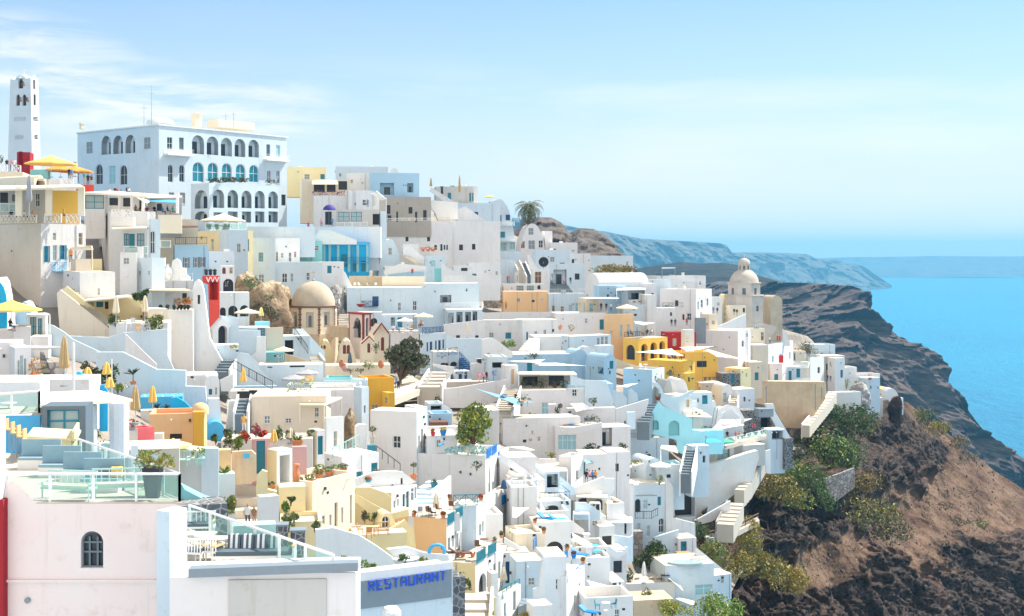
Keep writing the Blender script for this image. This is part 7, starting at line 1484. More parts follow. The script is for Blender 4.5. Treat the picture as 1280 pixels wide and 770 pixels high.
FUR('table','black table beside the white loungers',262,610,10,0,'black');H('white low terrace wall under the loungers',None,60,305,625,720,10,10.1,'white','none','',name='terrace_wall',cat='wall',dl=5,drop=2,rm='floor');SLAB('small cream canopy at the foot of the pool terrace','310,690;400,725;395,700;330,685',[10.3,10.3,10,10],.1,'canvas',0,name='canopy',cat='canopy')
H('grey stone recess wall at the left of the dark green tree',None,115,160,385,470,14,9.4,'rubble','none','',name='stone_wall',cat='wall',dl=1.5,drop=2)
crop(920,460,2.483)
WALL('pale stone garden wall on the headland','275,345;368,310;370,370;310,415;290,400',20,6.2,.5,'rubble',an=3)
BS=[('large dark green bush mass at the village end, rear',340,180,150,80,4.9,('ld','lo','leaf'),2600),('dark green bush mass right of the cliff stairway',290,150,70,50,4.95,('ld','leaf'),1100),('olive bush mass under the village end',390,200,90,60,4.95,('ld','lo','ly'),1500),('large light green tree like bush on the slope',290,300,150,120,5.6,('leaf','lm','ld'),3200),('second light green bush with bare branches',350,290,100,90,5.5,('leaf','lo'),1700),('green bush below the white stair wall',170,340,90,70,6.4,('leaf','lm'),1500),('bright green bush mass on the slope, middle',215,370,110,90,6.4,('leaf','lo'),1900),('golden bush beside the white stair wall',140,410,120,80,6.9,('ly','lr','lo'),2200),('golden green bush right of the golden one',185,425,80,60,6.8,('ly','leaf'),1100),('small green bush under the garden wall',280,435,60,60,6.6,('leaf','ld'),900),('thin green shrub on the slope below the garden wall',255,400,50,60,6.5,('leaf',),500),('yellow green bush near the headland top, left',580,150,50,40,4.4,('ly','lo'),500),('dark green bush at the headland top',595,170,60,60,4.4,('ld','leaf'),900),('dry yellow bush on the headland crest',640,195,90,40,4.35,('ly','lr'),900),('brown bush on the headland crest right',690,240,70,40,4.3,('lb','lr'),600),('small brown bush far down the crest',740,280,40,24,4.25,('lb',),250),('tiny brown bush on the lower crest',800,325,30,16,4.2,('lb',),150),('green brown creeping bush under the dark rock',425,480,130,100,6.2,('lo','ly','lb'),1900),('olive creeper bush on the headland slope',470,520,120,70,6.1,('lo','lb'),1300),('dry brown thicket at the foot of the dark rock',400,380,90,70,6.0,('lb','lr'),1100),('golden dry grass mound at the left bottom',40,560,80,100,7.6,('ly','lr'),1700),('golden dry grass mound below the wooden fence',60,640,150,90,7.9,('ly','lo','lr'),2600),('golden grass trailing down the rock',160,680,100,80,7.7,('lr','ly'),1500),('yellow bush patch on the right slope',770,490,60,30,4.9,('ly','lo'),450),('brown bush on the right slope, upper',735,385,36,16,4.8,('lb',),150),('brown bush on the right slope, middle',690,480,60,30,5.1,('lb','lo'),300),('brown bush on the right slope, lower',650,430,50,24,5.1,('lb',),220)]
for lb,x,y,w_,hh,s_,m_,n_ in BS:BUSH(lb,x,y+8,w_*1.25,hh*1.2,s_+.12,m_,int(n_*1.6),None,lobes=12)
crop(760,560)
for lb,x,y,w_,hh,s_,m_,n_ in(('big fresh green shrub at the bottom edge, left',470,800,170,170,10.6,('leaf','lm','lm'),2600),('big fresh green shrub at the bottom edge, right',570,800,150,130,10.2,('leaf','lm'),2200),('green shrub beside the white retaining wall foot',405,415,60,110,8.9,('ld','leaf'),1000),('green shrub by the stair foot',440,400,50,60,8.8,('leaf','lo'),500),('golden green bush mass under the fence, left',490,520,130,120,8.9,('ly','lo','leaf'),2200),('golden green bush mass under the fence, middle',590,580,170,130,8.6,('ly','lr','lo'),3000),('golden green bush mass under the fence, right',650,500,110,130,8.2,('ly','lo'),2000),('yellow green ground bush by the loungers',290,760,160,70,11,('ly','lm'),1500),('round green shrub beside the loungers terrace',182,700,50,70,10.8,('lo','leaf'),600),('dark shrub under the lounger terrace',90,610,60,50,10,('ld',),400)):BUSH(lb,x,y,w_,hh,s_,m_,n_,lobes=9)
H('brown earth bank with steps at the bottom right',None,118,300,700,770,10,11,'oldwall','none','',name='bank',cat='bank',kind='structure')
# lower middle
crop(480,500,6.42)
hA=H('large white house with a navy window and pale terrace roof',-110,262,345,95,420,72,11.9,'bw','none','Lw 102,338,62,100;RL 282,330,12,90;RL 306,310,14,160;RL 328,305,12,80',drop=5,Rm='white',rm='rc',dl=9)
hB=H('huge blank white wall house with blue roof railings',-20,815,935,445,900,78,12.0,'cw','flat','Rt 845,720,14,110;Rt 872,690,14,70',drop=6,Rm='white',rim=.9,rm='floor')
pr=nb_info[hB.name][0]
def brail(h,a,b,y0,y1,m='blue',hh=.95,style='bars'):
 "painted balustrade panel set in the right hand parapet of h between two picture columns"
 pr=nb_info[h.name][0];u0,z0=pr.uz(PX(a),PY(y0));u1,z1=pr.uz(PX(b),PY(y1));z=(z0+z1)/2;g=G();n=max(3,int((u1-u0)/.22));v=-.09
 for i in range(n+1):u=u0+(u1-u0)*i/n;g.box(pr.at(u-.05,z,v),pr.u*.1,pr.v*.06,(0,0,hh))
 for zz in(0,hh-.1):g.box(pr.at(u0,z+zz,v-.03),pr.u*(u1-u0),pr.v*.03,(0,0,.1))
 mk('railing',g,m,h)
brail(hB,820,855,465,445);brail(hB,865,900,440,420);brail(hB,912,926,485,480)
H('cream roofed white parapet block over the rosy wall band',None,262,350,60,200,30,11.6,'cw','flat','',dl=3,drop=2,rim=.7,rm='rc')
hC=H('white terrace house with blue railings before the green tree',None,345,590,288,440,10,11.9,'white','none','',dl=5,drop=2,rm='floor')
H('white parapet wall behind the red and blue flower pots',None,345,650,215,290,8,11.3,'lilac','none','',name='wall',dl=.4);hD=H('white parapet corner with two blue railing panels',None,590,668,300,420,66,11.8,'cw','none','',dl=1,drop=1)
brail(hD,592,620,325,300);brail(hD,630,655,285,262)
POT('red flower pot on the white terrace ledge',393,288,11.9,.25,.4,'shirtred',('leaf','redflower'),.3,.25);POT('bright blue pot with yellow flowers',475,285,11.9,.35,.55,'blue',('amber','lm'),.35,.35)
H('brown timber shade over the terrace behind the blue pot',None,370,515,180,215,8,11.0,'brown','none','',name='shade',cat='canopy',dl=2);H('white blue tinted house block behind the timber shade',None,380,545,110,215,12,10.8,'paleblue','flat','',dl=3);H('white flat house top beside the stair street tub',None,360,475,28,110,14,10.2,'bw','flat','Rp 420,60,90,40',dl=3);WALL('white sloping gable wall beside the timber shade','465,30;545,80;560,110;540,150;465,150',10,10.5,.4,'white',an=3)
g=G();rnd=random.Random(4);A,_=PT(660,415,12.1);leafball(g,A+Vector((0,.6,.1)),2.3,.6,.45,300,.16,1,rnd=rnd);mk('folded_nets',g,['teal'],label='pile of teal green nets on the blank white wall house',cat='nets')
g=G();A,_=PT(680,385,11.9);g.lathe(A,[(1.3,-.3),(1.1,.3),(.6,.7),(0,.85)],14);mk('oven_dome',g,'cream',label='small cream dome behind the teal nets',cat='dome',smooth=True)
SLAB('bright blue bench on the white terrace','440,365;485,350;480,340;435,350',[12.1,12.1,11.9,11.9],.1,'skyblue',0,name='bench',cat='bench')
TREE('bright green leafy tree in the middle of the lower town',712,385,22,345,11.95,('lm','leaf','ly'),9000,.93,24,.15)
H('cream roofed grey house right of the bright green tree',None,740,925,85,250,10,10.4,'grey','none','Rt 835,200,50,90',dl=5,rm='rc')
for i,(x,y,m_)in enumerate(((238,645,'tc'),(402,710,'tp'))):POT(['orange pot with a little tree on the white stair wall','dark teal pot hanging before the blank white wall'][i],x,y,12.6,.35,.6,m_,('lo',),.35,.3,'bushy',tall=.8 if i==0 else 0)
STAIR('blue white stair dropping before the blank wall','450,640;300,760',[12.3,12.8],2,'bw',ck=(0,1))
RAIL('-60,440;130,585',[12.4,12.8],label='dark handrail slanting down the big white house',style='none',m='iron',h=.9,group='iron railings')
crop(350,460,6.413)
g=G();POT('pale stone urn with a little round tree on the white house',742,600,12.2,.3,.7,'floor',('lo',),.45,.35,tall=.5)
hT=H('teal painted cellar door block under the stone urn',None,705,770,622,690,14,12.3,'tp','none','',name='cellar_door',cat='door',dl=.5,drop=0)
crop(400,560)
hE=H('long cream yellow facade with narrow dark windows facing right',-230,-35,160,155,330,60,15.2,'cream','flat','Rd 74,305,14,110;Rx 102,308,10,72;Rd 142,280,10,130;Rx 48,330,10,50;Rx 16,330,14,40',drop=6,rim=.6,rm='floor')
crop(200,500)
for i,(x,y)in enumerate(((580,392),(632,392),(685,382),(728,358),(732,335),(775,345),(800,335),(840,330))):POT(['succulent pot','green leafy pot','broad green pot','small terracotta pot','round terracotta pot','wide leafy pot','grassy terracotta pot','last bushy pot'][i]+' on the cream parapet, '+['first from the left','second from the left','third from the left','fourth from the left','tall one behind the fourth','sixth','seventh','at the right end'][i],x,y,15.0-i*.12,.3+.06*(i%2),.35,'tc',('leaf','lo')if i%2 else('lm','leaf'),.4,.42)
g=G();A,_=PT(624,375,15.1);g.lathe(A,[(.2,0),(.34,.35),(.3,.75),(.14,1.1),(.28,1.3),(.3,1.5),(0,1.5)],12);mk('clay_jar',g,'tc',label='tall terracotta jar on the yellow doorway wall',cat='jar',smooth=True)
H('pale yellow wall face under the potted parapet',None,545,667,400,560,12,15.6,'py','none','',name='wall',dl=2)
hG=H('yellow doorway house with a deep white framed opening','487','535',607,232,440,45,15.4,'cw','none','Rp 572,318,46,130',name='gatehouse',cat='house',drop=2,Rm='py')
hBD=H('crumbling plaster gateway with a weathered blue door',None,425,505,180,385,16,15.3,'rose','none','RT 462,262,40,150',name='gateway',cat='gateway',dl=1,drop=2)
WALL('curved rose plaster wall with a small blue sign','330,238;420,232;440,250;442,370;400,385;345,390;330,380',10,15.7,.5,'oldwall',an=5)
g=G();A,_=PT(397,268,15.9);g.cbox(A,.5,.04,.4,.1);mk('sign',g,'skyblue',label='small blue plaque on the curved rose wall',cat='sign')
H('orange yellow wall block left of the rose wall',None,270,325,230,330,14,15.9,'peach','none','',name='wall',dl=1,drop=2);H('white low wall bench left of the lane',None,270,345,340,480,20,16.2,'cw','none','',name='wall',dl=2);H('rose plaster garden wall right of the yellow doorway',None,607,673,215,290,12,14.9,'rose','none','',name='wall',dl=.6,drop=1)
BUSH('large olive green bush beside the lane',308,520,80,100,16.6,('lo','ly','leaf'),1500);POT('spiky plant on the white bench wall',293,345,16.1,.2,.2,'white',('leaf','lo'),.8,.5,'spiky')
WALL('curved cream wall right of the lane','440,420;445,350;470,322;492,330;495,410;535,420;535,575;460,575;445,470',12,16.2,.6,'py',an=6);POT('terracotta pot on the curved cream wall',512,408,16,.3,.3,'tc',('lo','leaf'),.25,.25)
H('paved lane floor under the couple',None,300,560,590,640,10,16.0,'floor','none','',name='lane',cat='lane',dl=8,drop=2,kind='structure');STAIR('sloping paved lane rising to the rose gateway','405,385;400,600',[15.2,16.0],4.6,'floor',ck=(0,0),n=4)
PERSON('man in a white shirt and dark shorts standing on the lane',402,584,16.5,'st','jeans',rot=20,h=1.82);PERSON('woman in a pale pink dress beside the man on the lane',432,584,16.5,'skin2','rose',hair='hair2',rot=-30,h=1.65)
for i,(x,y,w_)in enumerate(((460,575,80),(553,573,62),(633,598,64))):
 g=G();A,_=PT(x,y+170,19);hh=(170)/3.667/19;g.cbox(A,w_/3.667/19,.9,hh,.1);g.cbox(A+Vector((0,0,hh)),w_/3.667/19*1.15,1.05,.12,.1,1);mk('stone_pillar',g,['ds','gp'],label=['left dark stone pillar beside the lane','middle dark stone pillar by the lane','right dark stone pillar by the lane'][i],cat='pillar',group='dark stone pillars')
H('white pillar block between dark stone pillars and lane',None,460,545,445,600,25,17,'cw','none','',name='pillar',cat='pillar',dl=1,drop=2)
for i,(x,y,w_,hh,m_)in enumerate(((575,510,60,60,('leaf','lm')),(600,470,40,34,('ld','leaf')),(590,590,60,90,('leaf','lo')),(615,545,40,36,('lo','leaf')),(580,700,70,90,('leaf','lm')),(710,590,50,40,('leaf','lo')),(510,590,16,110,('ld','leaf')))):BUSH('garden plant '+['in the pale yellow courtyard, left','on the yellow courtyard ledge','with long leaves in the courtyard','in a terracotta pot in the courtyard','behind the glass rail','in front of the cream facade','climbing the white pillar'][i],x,y,w_,hh,16.3+i*.1,m_,420,.12,group='courtyard plants')
H('pale yellow courtyard floor with low white wall',None,550,740,560,620,10,16.2,'py','flat','',name='courtyard',cat='terrace',rm='floor')
for i,(x,y,w_,hh,m_,s_)in enumerate(((395,185,70,60,('redflower','redflower','leaf'),14.6),(440,160,40,60,('pinkflower','leaf'),14.6),(320,225,60,130,('ld','leaf'),14.8),(360,220,50,70,('leaf','lm'),14.9),(255,190,30,40,('ld','leaf'),15),(540,190,70,80,('lo','leaf'),13.8),(600,180,40,60,('ld','lo'),13.8),(470,165,50,30,('ld','redflower'),14.5),(305,170,30,60,('ld',),14.4),(690,165,40,40,('leaf','lo'),13.6))):BUSH('garden planting '+['of red geraniums above the rose wall','of pink bougainvillea by the gateway','dark green climber beside the blue vault','light green palm like clump above the rose wall','small yucca in the blue courtyard','cactus clump behind the amber parasol','tall dark clump behind the clay pots','low dark hedge above the blue door','dark climber above the blue vault','small tree beside the light blue door'][i],x,y,w_,hh,s_,m_,520,.11,group='courtyard plants')
PERSON('person in a yellow top bending over the red geraniums',385,150,13.9,'amber','st');UMB('closed amber parasol beside the gateway plants',522,135,225,14.2,2,'amber',shut=True);UMB('second closed cream parasol beside the clay pots',598,128,200,13.8,2,'canvas',shut=True);POT('large terracotta pot with cactus right of the parasols',630,215,14.3,.5,.6,'tc',('leaf','lo'),.8,.4,'spiky')
H('white courtyard terrace behind the gateway plants',None,280,700,185,240,8,13.9,'white','none','',name='courtyard',cat='terrace',rm='floor');H('bright blue vault between white buttresses',None,205,300,100,190,16,13.4,'skyblue','vr','',name='vaulted_house',dl=3,rise=16)
STAIR('narrow dark steps climbing to the wicker sofas','388,-5;370,75',[12.3,12.9],1.1,'slate',ck=(1,1))
H('pale blue white wall block with a raised corner pier',-60,195,270,235,470,60,17.4,'bw','none','',name='wall_block',cat='wall',dl=8,Rm='bw');H('aqua bench terrace behind the pale blue wall',None,-10,200,300,330,8,17.0,'teal','none','',name='terrace',cat='terrace',dl=5,drop=2,rm='floor')
WALL('pale blue pier rising at the corner of the wall block','190,235;200,222;268,222;268,470;190,470',14,17.5,.8,'bw',an=4,name='pier')
UMB('pale yellow open parasol over the aqua garden bench',60,178,300,17.3,2.6,'lemon')
def bench(label,x,y,s,wd=1.8,m='aqua',rot=0,cush=None,n=9,hb=.55):
 A,_=PT(x,y,s);r=root('bench',A,label,'bench','slatted benches');a=R(rot);u=Vector((math.cos(a),math.sin(a),0));v=Vector((-u.y,u.x,0));g=G();g.cbox(A+Vector((0,0,.4)),wd,.55,.07,a);mk('seat',g,m,r);g=G()
 for i in range(n):q=A+u*(wd*(i/(n-1)-.5)*.95)+v*.27;g.tube(q+Vector((0,0,.45)),q+Vector((0,0,.45+hb)),.025,n=4)
 for z in(.45,.45+hb):g.tube(A-u*wd/2+v*.27+Vector((0,0,z)),A+u*wd/2+v*.27+Vector((0,0,z)),.04,n=4)
 mk('backrest',g,m,r)
 for sx in(-1,1):
  for sy in(-1,1):q=A+u*(wd/2*.93*sx)+v*(.24*sy);g=G();g.tube(q,q+Vector((0,0,.62 if sy<0 else.45)),.035,n=4);mk('leg',g,m,r)
  g=G();g.box(A+u*(wd/2*.93*sx-.04)-v*.28+Vector((0,0,.62)),u*.08,v*.56,(0,0,.05));mk('armrest',g,'lw'if m=='wp'else m,r)
 if cush:g=G();g.cbox(A+Vector((0,0,.47)),wd*.92,.5,.1,a);mk('cushion',g,cush,r)
 return r
bench('aqua slatted garden bench with a curved back under the yellow parasol',75,300,17.5,1.9,rot=-8);POT('bushy green pot at the right of the aqua bench',175,295,17.6,.45,.5,'aqua',('leaf','lm'),.7,.5)
crop(400,560)
hF=H('white house with teal shutters and arched roof windows',60,328,445,205,310,64,13.6,'white','none','RT 342,258,10,34;RT 358,250,8,34;RT 385,240,14,60;RT 402,240,14,84;RT 424,212,12,56;RT 438,205,9,52',Rm='py',rm='white')
WALL('white arched gable of the teal shuttered house','165,180;210,160;320,215;328,200;440,155;380,110;330,105;250,110;165,140',20,13.2,.4,'cw',an=3,win='Rq 332,182,12,32;Rq 375,152,10,30')
WALL('yellow curved gable face under the white arched roof','165,180;230,180;300,205;328,225;328,320;240,310;165,250',16,13.8,.3,'py',an=4)
H('white house with shutters above the teal shuttered house',None,100,270,40,180,40,13.0,'cw','none','RT 182,130,30,44;RT 250,90,30,44');POT('teal pot with a dry bush on the white house roof',260,135,13.2,.25,.4,'tp',('lr','lo'),.4,.3);POT('flat flower bowl on the white house roof',222,155,13.3,.3,.25,'tp',('redflower','leaf'),.2,.3)
STAIR('wide blue white steps beside the wicker chairs','490,215;470,300',[12.8,13.3],3,'bw',ck=(0,0));H('white terrace with wicker chairs over the yellow wall',None,405,640,312,345,16,13.8,'white','none','',name='terrace',cat='terrace',drop=1,rm='floor')
UMB('closed cream parasol among the wicker chairs',532,205,310,13.7,2.4,'canvas',shut=True)
for i,(x,y,m_)in enumerate(((458,315,'greyfab'),(500,312,'brown'),(520,318,'black'),(545,300,'brown'),(605,285,'brown'))):FUR('chair',['grey wicker chair at the left of the blue terrace','brown wicker chair left of the cream parasol','black chair before the cream parasol','brown chair right of the cream parasol','brown folding chair beside the lattice railing'][i],x,y,13.8,40*i,m_)
for i,(x,y)in enumerate(((430,315),(565,320),(597,240),(738,240),(655,500),(700,500))):POT('terracotta flower pot '+['left of the wicker chairs','right of the wicker chairs','at the left end of the lattice railing','at the right end of the lattice railing','on the lower blue terrace','beside the lower deck chairs'][i],x,y,13.9,.22,.3,'tc',('lb','redflower','leaf'),.25,.22)
hH=H('yellow house wall with a white terrace edge',300,580,650,325,500,72,13.9,'white','none','RT 592,440,10,60;RT 610,430,8,50;RT 630,425,10,70;RT 646,415,9,60',drop=5,Rm='peach',rm='floor')
brail(hH,584,612,352,335,'tp');brail(hH,620,650,325,310,'tp')
hI=H('white house with teal shutters under a lattice railing',None,650,718,265,500,12,13.4,'bw','none','',dl=3,drop=2);RAIL('612,265;722,262',13.4,label='teal lattice railing between two flower pots',style='cross',m='tp',group='painted railings');H('white house side with two teal shutters',None,718,758,270,420,66,13.3,'cw','none','RT 735,375,10,54;RT 747,360,8,50',dl=3)
hJ=H('white house with teal balcony railing and arched doorway',600,712,860,530,660,70,14.2,'white','none','Rq 745,625,34,100;RT 770,600,9,80;RT 782,590,8,70;RT 800,575,10,90;RT 822,560,9,80',drop=5,Rm='py',rm='floor')
brail(hJ,716,755,530,500,'tp');brail(hJ,768,804,498,470,'tp')
g=G();A,_=PT(745,450,13.9);FUR('round','brown table on the teal railed balcony',752,455,14.0,0,'brown');FUR('chair','brown chair on the teal railed balcony',725,470,14.0,30,'brown')
for x,y,lb in((600,495,'lilac deck chair on the lower terrace'),(640,498,'brown deck chair on the lower terrace')):FUR('lounger',lb,x,y,14,100,'brown')
WALL('cream zigzag parapet before the patio table','240,420;390,330;430,370;440,460;350,470;300,440',18,14.6,.4,'py',an=4);WALL('long cream stair parapet behind the patio table','165,210;240,255;330,300;405,280;410,310;330,330;240,300;165,250',20,14.2,.3,'py',an=6)
g=G();hK=H('small cream vaulted hut with a dark arched door',None,270,345,300,390,20,14.6,'py','vr','Ra 302,340,34,54',name='hut',cat='hut',dl=2,rise=16)
FUR('table','wooden patio table with a white cloth',240,400,15.2,10,'lw');FUR('chair','wooden patio chair left of the table',185,395,15.2,90,'wood');FUR('chair','wooden patio chair before the table',225,415,15.4,0,'wood');bench('yellow wooden patio bench beside the table',280,400,15,1.3,'wood',20,n=5)
BUSH('green bush left of the cream hut',250,335,70,60,14.4,('leaf','ld'),700,.1);BUSH('dark red leafed bush left of the green bush',205,330,40,50,14.5,('lb','ld'),350,.1);H('cream patio floor under the wooden table',None,165,400,400,430,16,15.0,'py','none','',name='patio',cat='terrace',rm='floor')
WALL('white swooping wall behind the restaurant sign','-20,375;60,365;180,400;260,450;330,500;365,520;365,560;175,570;100,600;-20,600',14,19,.4,'cw',an=7);STAIR('blue edged terracotta steps behind the white swooping wall','105,440;240,510',[17.6,18.2],1.5,'slate',ck=(0,0))
WALL('white rounded parapet with small arched gate on the restaurant roof','310,465;400,455;480,480;530,490;590,490;590,560;330,560;365,530',18,20,.4,'cw',an=5)
g=G();pl=Plane(PT(535,490,20)[0],R(18));
for i in range(12):
 a,b=math.pi*i/12,math.pi*(i+1)/12;c=lambda t,r_:pl.at(r_*math.cos(t),pl.A.z+.2+r_*math.sin(t)*.9)
 g.tube(c(a,.5),c(b,.5),.12,n=6)
g.tube(pl.at(.5,pl.A.z-.2),pl.at(.5,pl.A.z+.25),.12);g.tube(pl.at(-.5,pl.A.z-.2),pl.at(-.5,pl.A.z+.25),.12);mk('blue_arch',g,'skyblue',label='little bright blue arch standing on the restaurant roof',cat='arch')
for i,(x,y,w_,hh,m_)in enumerate(((228,560,80,60,('leaf','lm')),(105,525,40,36,('lo','leaf')),(390,510,60,30,('lo','leaf')),(470,530,50,40,('lm','ly')))):BUSH('roof garden shrub '+['before the blue edged steps','on the white roof bench','in the white bowl','at the restaurant parapet'][i],x,y,w_,hh,20.5,m_,420,.09,group='roof garden shrubs')
g=G();A,_=PT(392,540,20.3);g.lathe(A,[(.5,0),(.85,.5),(.8,.5),(0,.45)],16);mk('bowl_planter',g,'white',label='white bowl planter on the restaurant roof',cat='planter')
H('dark stone wall right of the restaurant',None,600,665,595,900,26,18,'ds','none','',name='stone_wall',cat='wall',dl=3);STAIR('cream stairway down beside the dark stone wall','705,665;690,800',[16.4,17.4],2.6,'floor',par='cream',ck=(0,1))
BUSH('palm leaf shrubs above the cream stairway',650,660,110,110,16,('leaf','ld'),900,.12);BUSH('dark fern at the bottom edge',770,800,60,80,17,('ld','leaf'),500,.1);H('yellow wall with a white pillar at the bottom edge',None,750,805,690,900,20,15.4,'py','none','',name='wall',dl=2)
crop(580,560)
def h(lb,x0,x1,yt,yb,s,a=10,m='white',roof='flat',win='',**k):return H(lb,None,x0,x1,yt,yb,a,s,m,roof,win,**k)
hL=H('tall white house with blue roof railing at the left of the sails',55,98,215,240,440,74,12.6,'cw','none','',drop=5,Rm='bw',rm='floor');brail(hL,172,203,265,235,'blue')
h('white house front with two lamps over the teal balcony',95,178,305,440,13.0,12,'cw');h('white house wall under the first white sail',218,335,180,440,12.4,8,'white','flat','Rk 240,395,18,14');h('pale blue shadowed house behind the blue railings',215,330,150,190,12.0,8,'lilac')
RAIL('220,180;330,178',12.3,label='blue railing between white posts behind the sails',m='skyblue',group='painted railings');h('grey lilac gabled wall behind the blue parasol',165,330,45,160,11.6,12,'lilac','none');WALL('white diagonal parapet over the grey lilac gable','165,20;290,105;335,150;340,170;165,60',12,11.7,.3,'cw',an=3)
SAIL('white shade sail at the left of the lower houses','205,98;290,135;285,110;180,125',[12.,11.8,11.6,11.9],'sw',.3);SAIL('white sail hooked over the tall white wall','222,270;300,272;240,320;222,318',[12.6,12.4,12.9,12.8],'sw',.3);SAIL('white sail above the small courtyard','235,360;330,380;320,392;240,390',[12.9,12.7,13.,13.],'sw',.2);SAIL('white pointed sail in the middle of the lower houses','345,240;480,265;400,262;350,290',[12.,11.7,11.9,12.1],'sw',.2);SAIL('long white curved sail over the green hedge','492,385;640,465;560,440;495,425',[12.3,11.9,12.1,12.4],'sw',.4);SAIL('white pyramid shade sail at the bottom right','562,605;735,645;700,665;590,670',[12.9,12.5,12.8,13.],'sw',.3)
UMB('closed navy parasol beside the blue bucket',182,145,210,12.2,2,'navy',shut=True);UMB('closed dark blue parasol in the small porch',462,210,250,11.6,1.9,'navy',shut=True);UMB('closed cream parasol beside the navy door',182,545,640,13.8,2.2,'canvas',shut=True)
H('white house with round arch and pots in the middle of the lower houses',None,318,490,342,500,8,12.7,'cw','none','Rq 415,460,80,64',rm='floor');h('white parapet terrace with blue loungers, upper',340,480,290,340,12.3,8,'white','flat',rim=.9,rm='floor')
FUR('lounger','blue striped deck chair on the upper parapet terrace',375,335,12.5,60,'blue');FUR('lounger','pale blue lounger on the upper parapet terrace',425,338,12.5,80,'skyblue')
h('small cream courtyard wall with a panel',235,370,395,470,13.1,14,'cream','flat',rm='floor');H('tall white chimney like house with orange pots',None,370,470,500,760,10,13.6,'cw','none','',drop=5);H('white house side wall with blue stair railing',None,470,552,590,760,66,13.6,'white','none','RT 508,710,8,70;Rx 475,590,6,60',dl=3,drop=5)
RAIL('500,620;545,570',[13.4,13.],label='bright blue stair railing with an orange pot, right',m='blue',group='blue stair railings');RAIL('462,525;475,500',[13.3,13.],label='bright blue railing panel beside the orange pots',m='blue',group='blue stair railings');RAIL('318,470;345,430',[13.2,12.9],label='bright blue stair railing by the small courtyard',m='blue',group='blue stair railings')
for i,(x,y)in enumerate(((366,392),(472,470),(545,530),(172,412),(138,437),(78,240),(325,345),(245,610))):POT('terracotta pot '+['on the arched house parapet','right of the round arch','above the blue stair railing','left of the teal railing, upper','left of the teal railing, lower','on the blank wall house corner','beside the striped deck chair','teal coloured near the navy door'][i],x,y,13.2,.2,.3,'tc'if i<7 else 'tp',('lb','lr'),.3,.18)
H('white house with navy door beside the cream parasol',None,178,300,480,680,10,13.4,'white','none','Rn 210,570,40,100;');WALL('white stair parapet descending behind the navy door','185,410;300,480;350,490;350,520;240,590;225,560;300,500;185,440',10,13.3,.3,'cw',an=5)
H('white gabled house with a small square window',None,240,360,520,740,12,13.9,'bw','none','Rx 309,612,30,34',dl=3);WALL('white curved stair side at the bottom','320,650;345,640;360,500;372,520;372,800;300,800;320,730',12,14.3,.4,'cw',an=0)
STAIR('little grey stairway under the square window','310,690;290,730',[14.1,14.4],1.6,'gp',ck=(0,0));H('teal railed balcony house at the bottom left',150,172,260,675,800,66,14.6,'cw','none','RT 232,700,12,90;RT 188,740,10,60');RAIL('175,695;255,650',[14.6,14.],label='teal balcony railing at the bottom with a pot',m='tp',group='painted railings')
H('white chimney block before the cream parasol',None,125,152,575,800,20,14.8,'cw','none','',name='chimney_block',cat='chimney',dl=1,drop=2);BUSH('yellow flowering bush at the bottom edge',270,790,60,60,14.6,('ly','lr'),500,.09);H('white low wall at the bottom with a dark notch',None,318,405,725,800,16,14.8,'cw','none','',name='wall',dl=2)
h('white house wall under the long curved sail',495,670,505,690,12.6,8,'cw','flat','Rk 570,590,8,10',rm='floor');h('white parapet terrace with pale blue tables',490,660,455,510,12.3,8,'white','flat',rim=.8,rm='floor');FUR('round','pale blue round table on the parapet terrace',600,478,12.3,0,'skyblue');FUR('round','second pale blue table on the lower parapet',610,503,12.5,0,'skyblue');FUR('lounger','blue deck chair on the lower parapet',530,500,12.5,60,'blue');POT('blue pot with dark flowers beside the deck chair',503,505,12.6,.28,.45,'blue',('ld','redflower'),.3,.25)
BUSH('long green hedge under the curved sail',550,450,130,34,11.9,('lo','lm'),700,.09);WALL('grey lilac gable wall left of the curved sail','490,330;550,375;555,400;490,385',10,11.9,.4,'lilac',an=3)
h('grey house with a dark doorway at the right',660,745,470,600,11.5,14,'lilac','none','Rk 705,545,40,56');WALL('white sloping parapet before the dark doorway','650,440;700,475;740,475;740,455;750,455;750,480;700,510;650,480',12,11.7,.3,'cw',an=7)
h('white block with a barred window door',620,690,360,480,11.3,14,'cw','none','Rk 655,430,44,54');WALL('pale blue diagonal wall beside the barred window','650,345;690,400;760,410;775,400;775,520;740,520;690,460;650,400',12,11.2,.3,'bw',an=5)
for i,(p,s_,lb)in enumerate((('515,222;660,225;650,195;520,200',11.,'cream flat pergola roof in the middle of the lower houses'),('645,338;775,340;770,315;660,318',10.9,'white pergola roof with timber slats at the right'),('500,300;575,302;570,286;500,288',11.6,'small white porch roof left of the cream pergola'),('380,198;460,200;455,183;385,184',11.5,'small white porch roof above the navy parasol'),('400,105;475,104;470,88;410,92',11.0,'tiny cream awning over the little side window'),('575,250;625,252;620,240;580,240',11.2,'little white porch slab beside the pale windows'))):SLAB(lb,p,[s_,s_,s_*.96,s_*.96],.14,('rc','wp','wp','wp','canvas','wp')[i],2,ph=1.8)
h('cream back wall under the cream flat pergola',520,655,225,300,10.8,10,'cream','none','Rk 545,240,36,20;Rk 620,260,30,50');h('lilac back wall under the slatted pergola',660,770,335,400,10.7,10,'lilac','none','Rk 720,370,50,50');WALL('pale blue sloping wall under the cream pergola','510,250;560,250;620,290;625,330;510,330',10,11.3,.3,'bw',an=3);h('white terrace wall left of the slatted pergola',570,650,315,370,11.2,12,'white','flat','Rx 600,345,24,24')
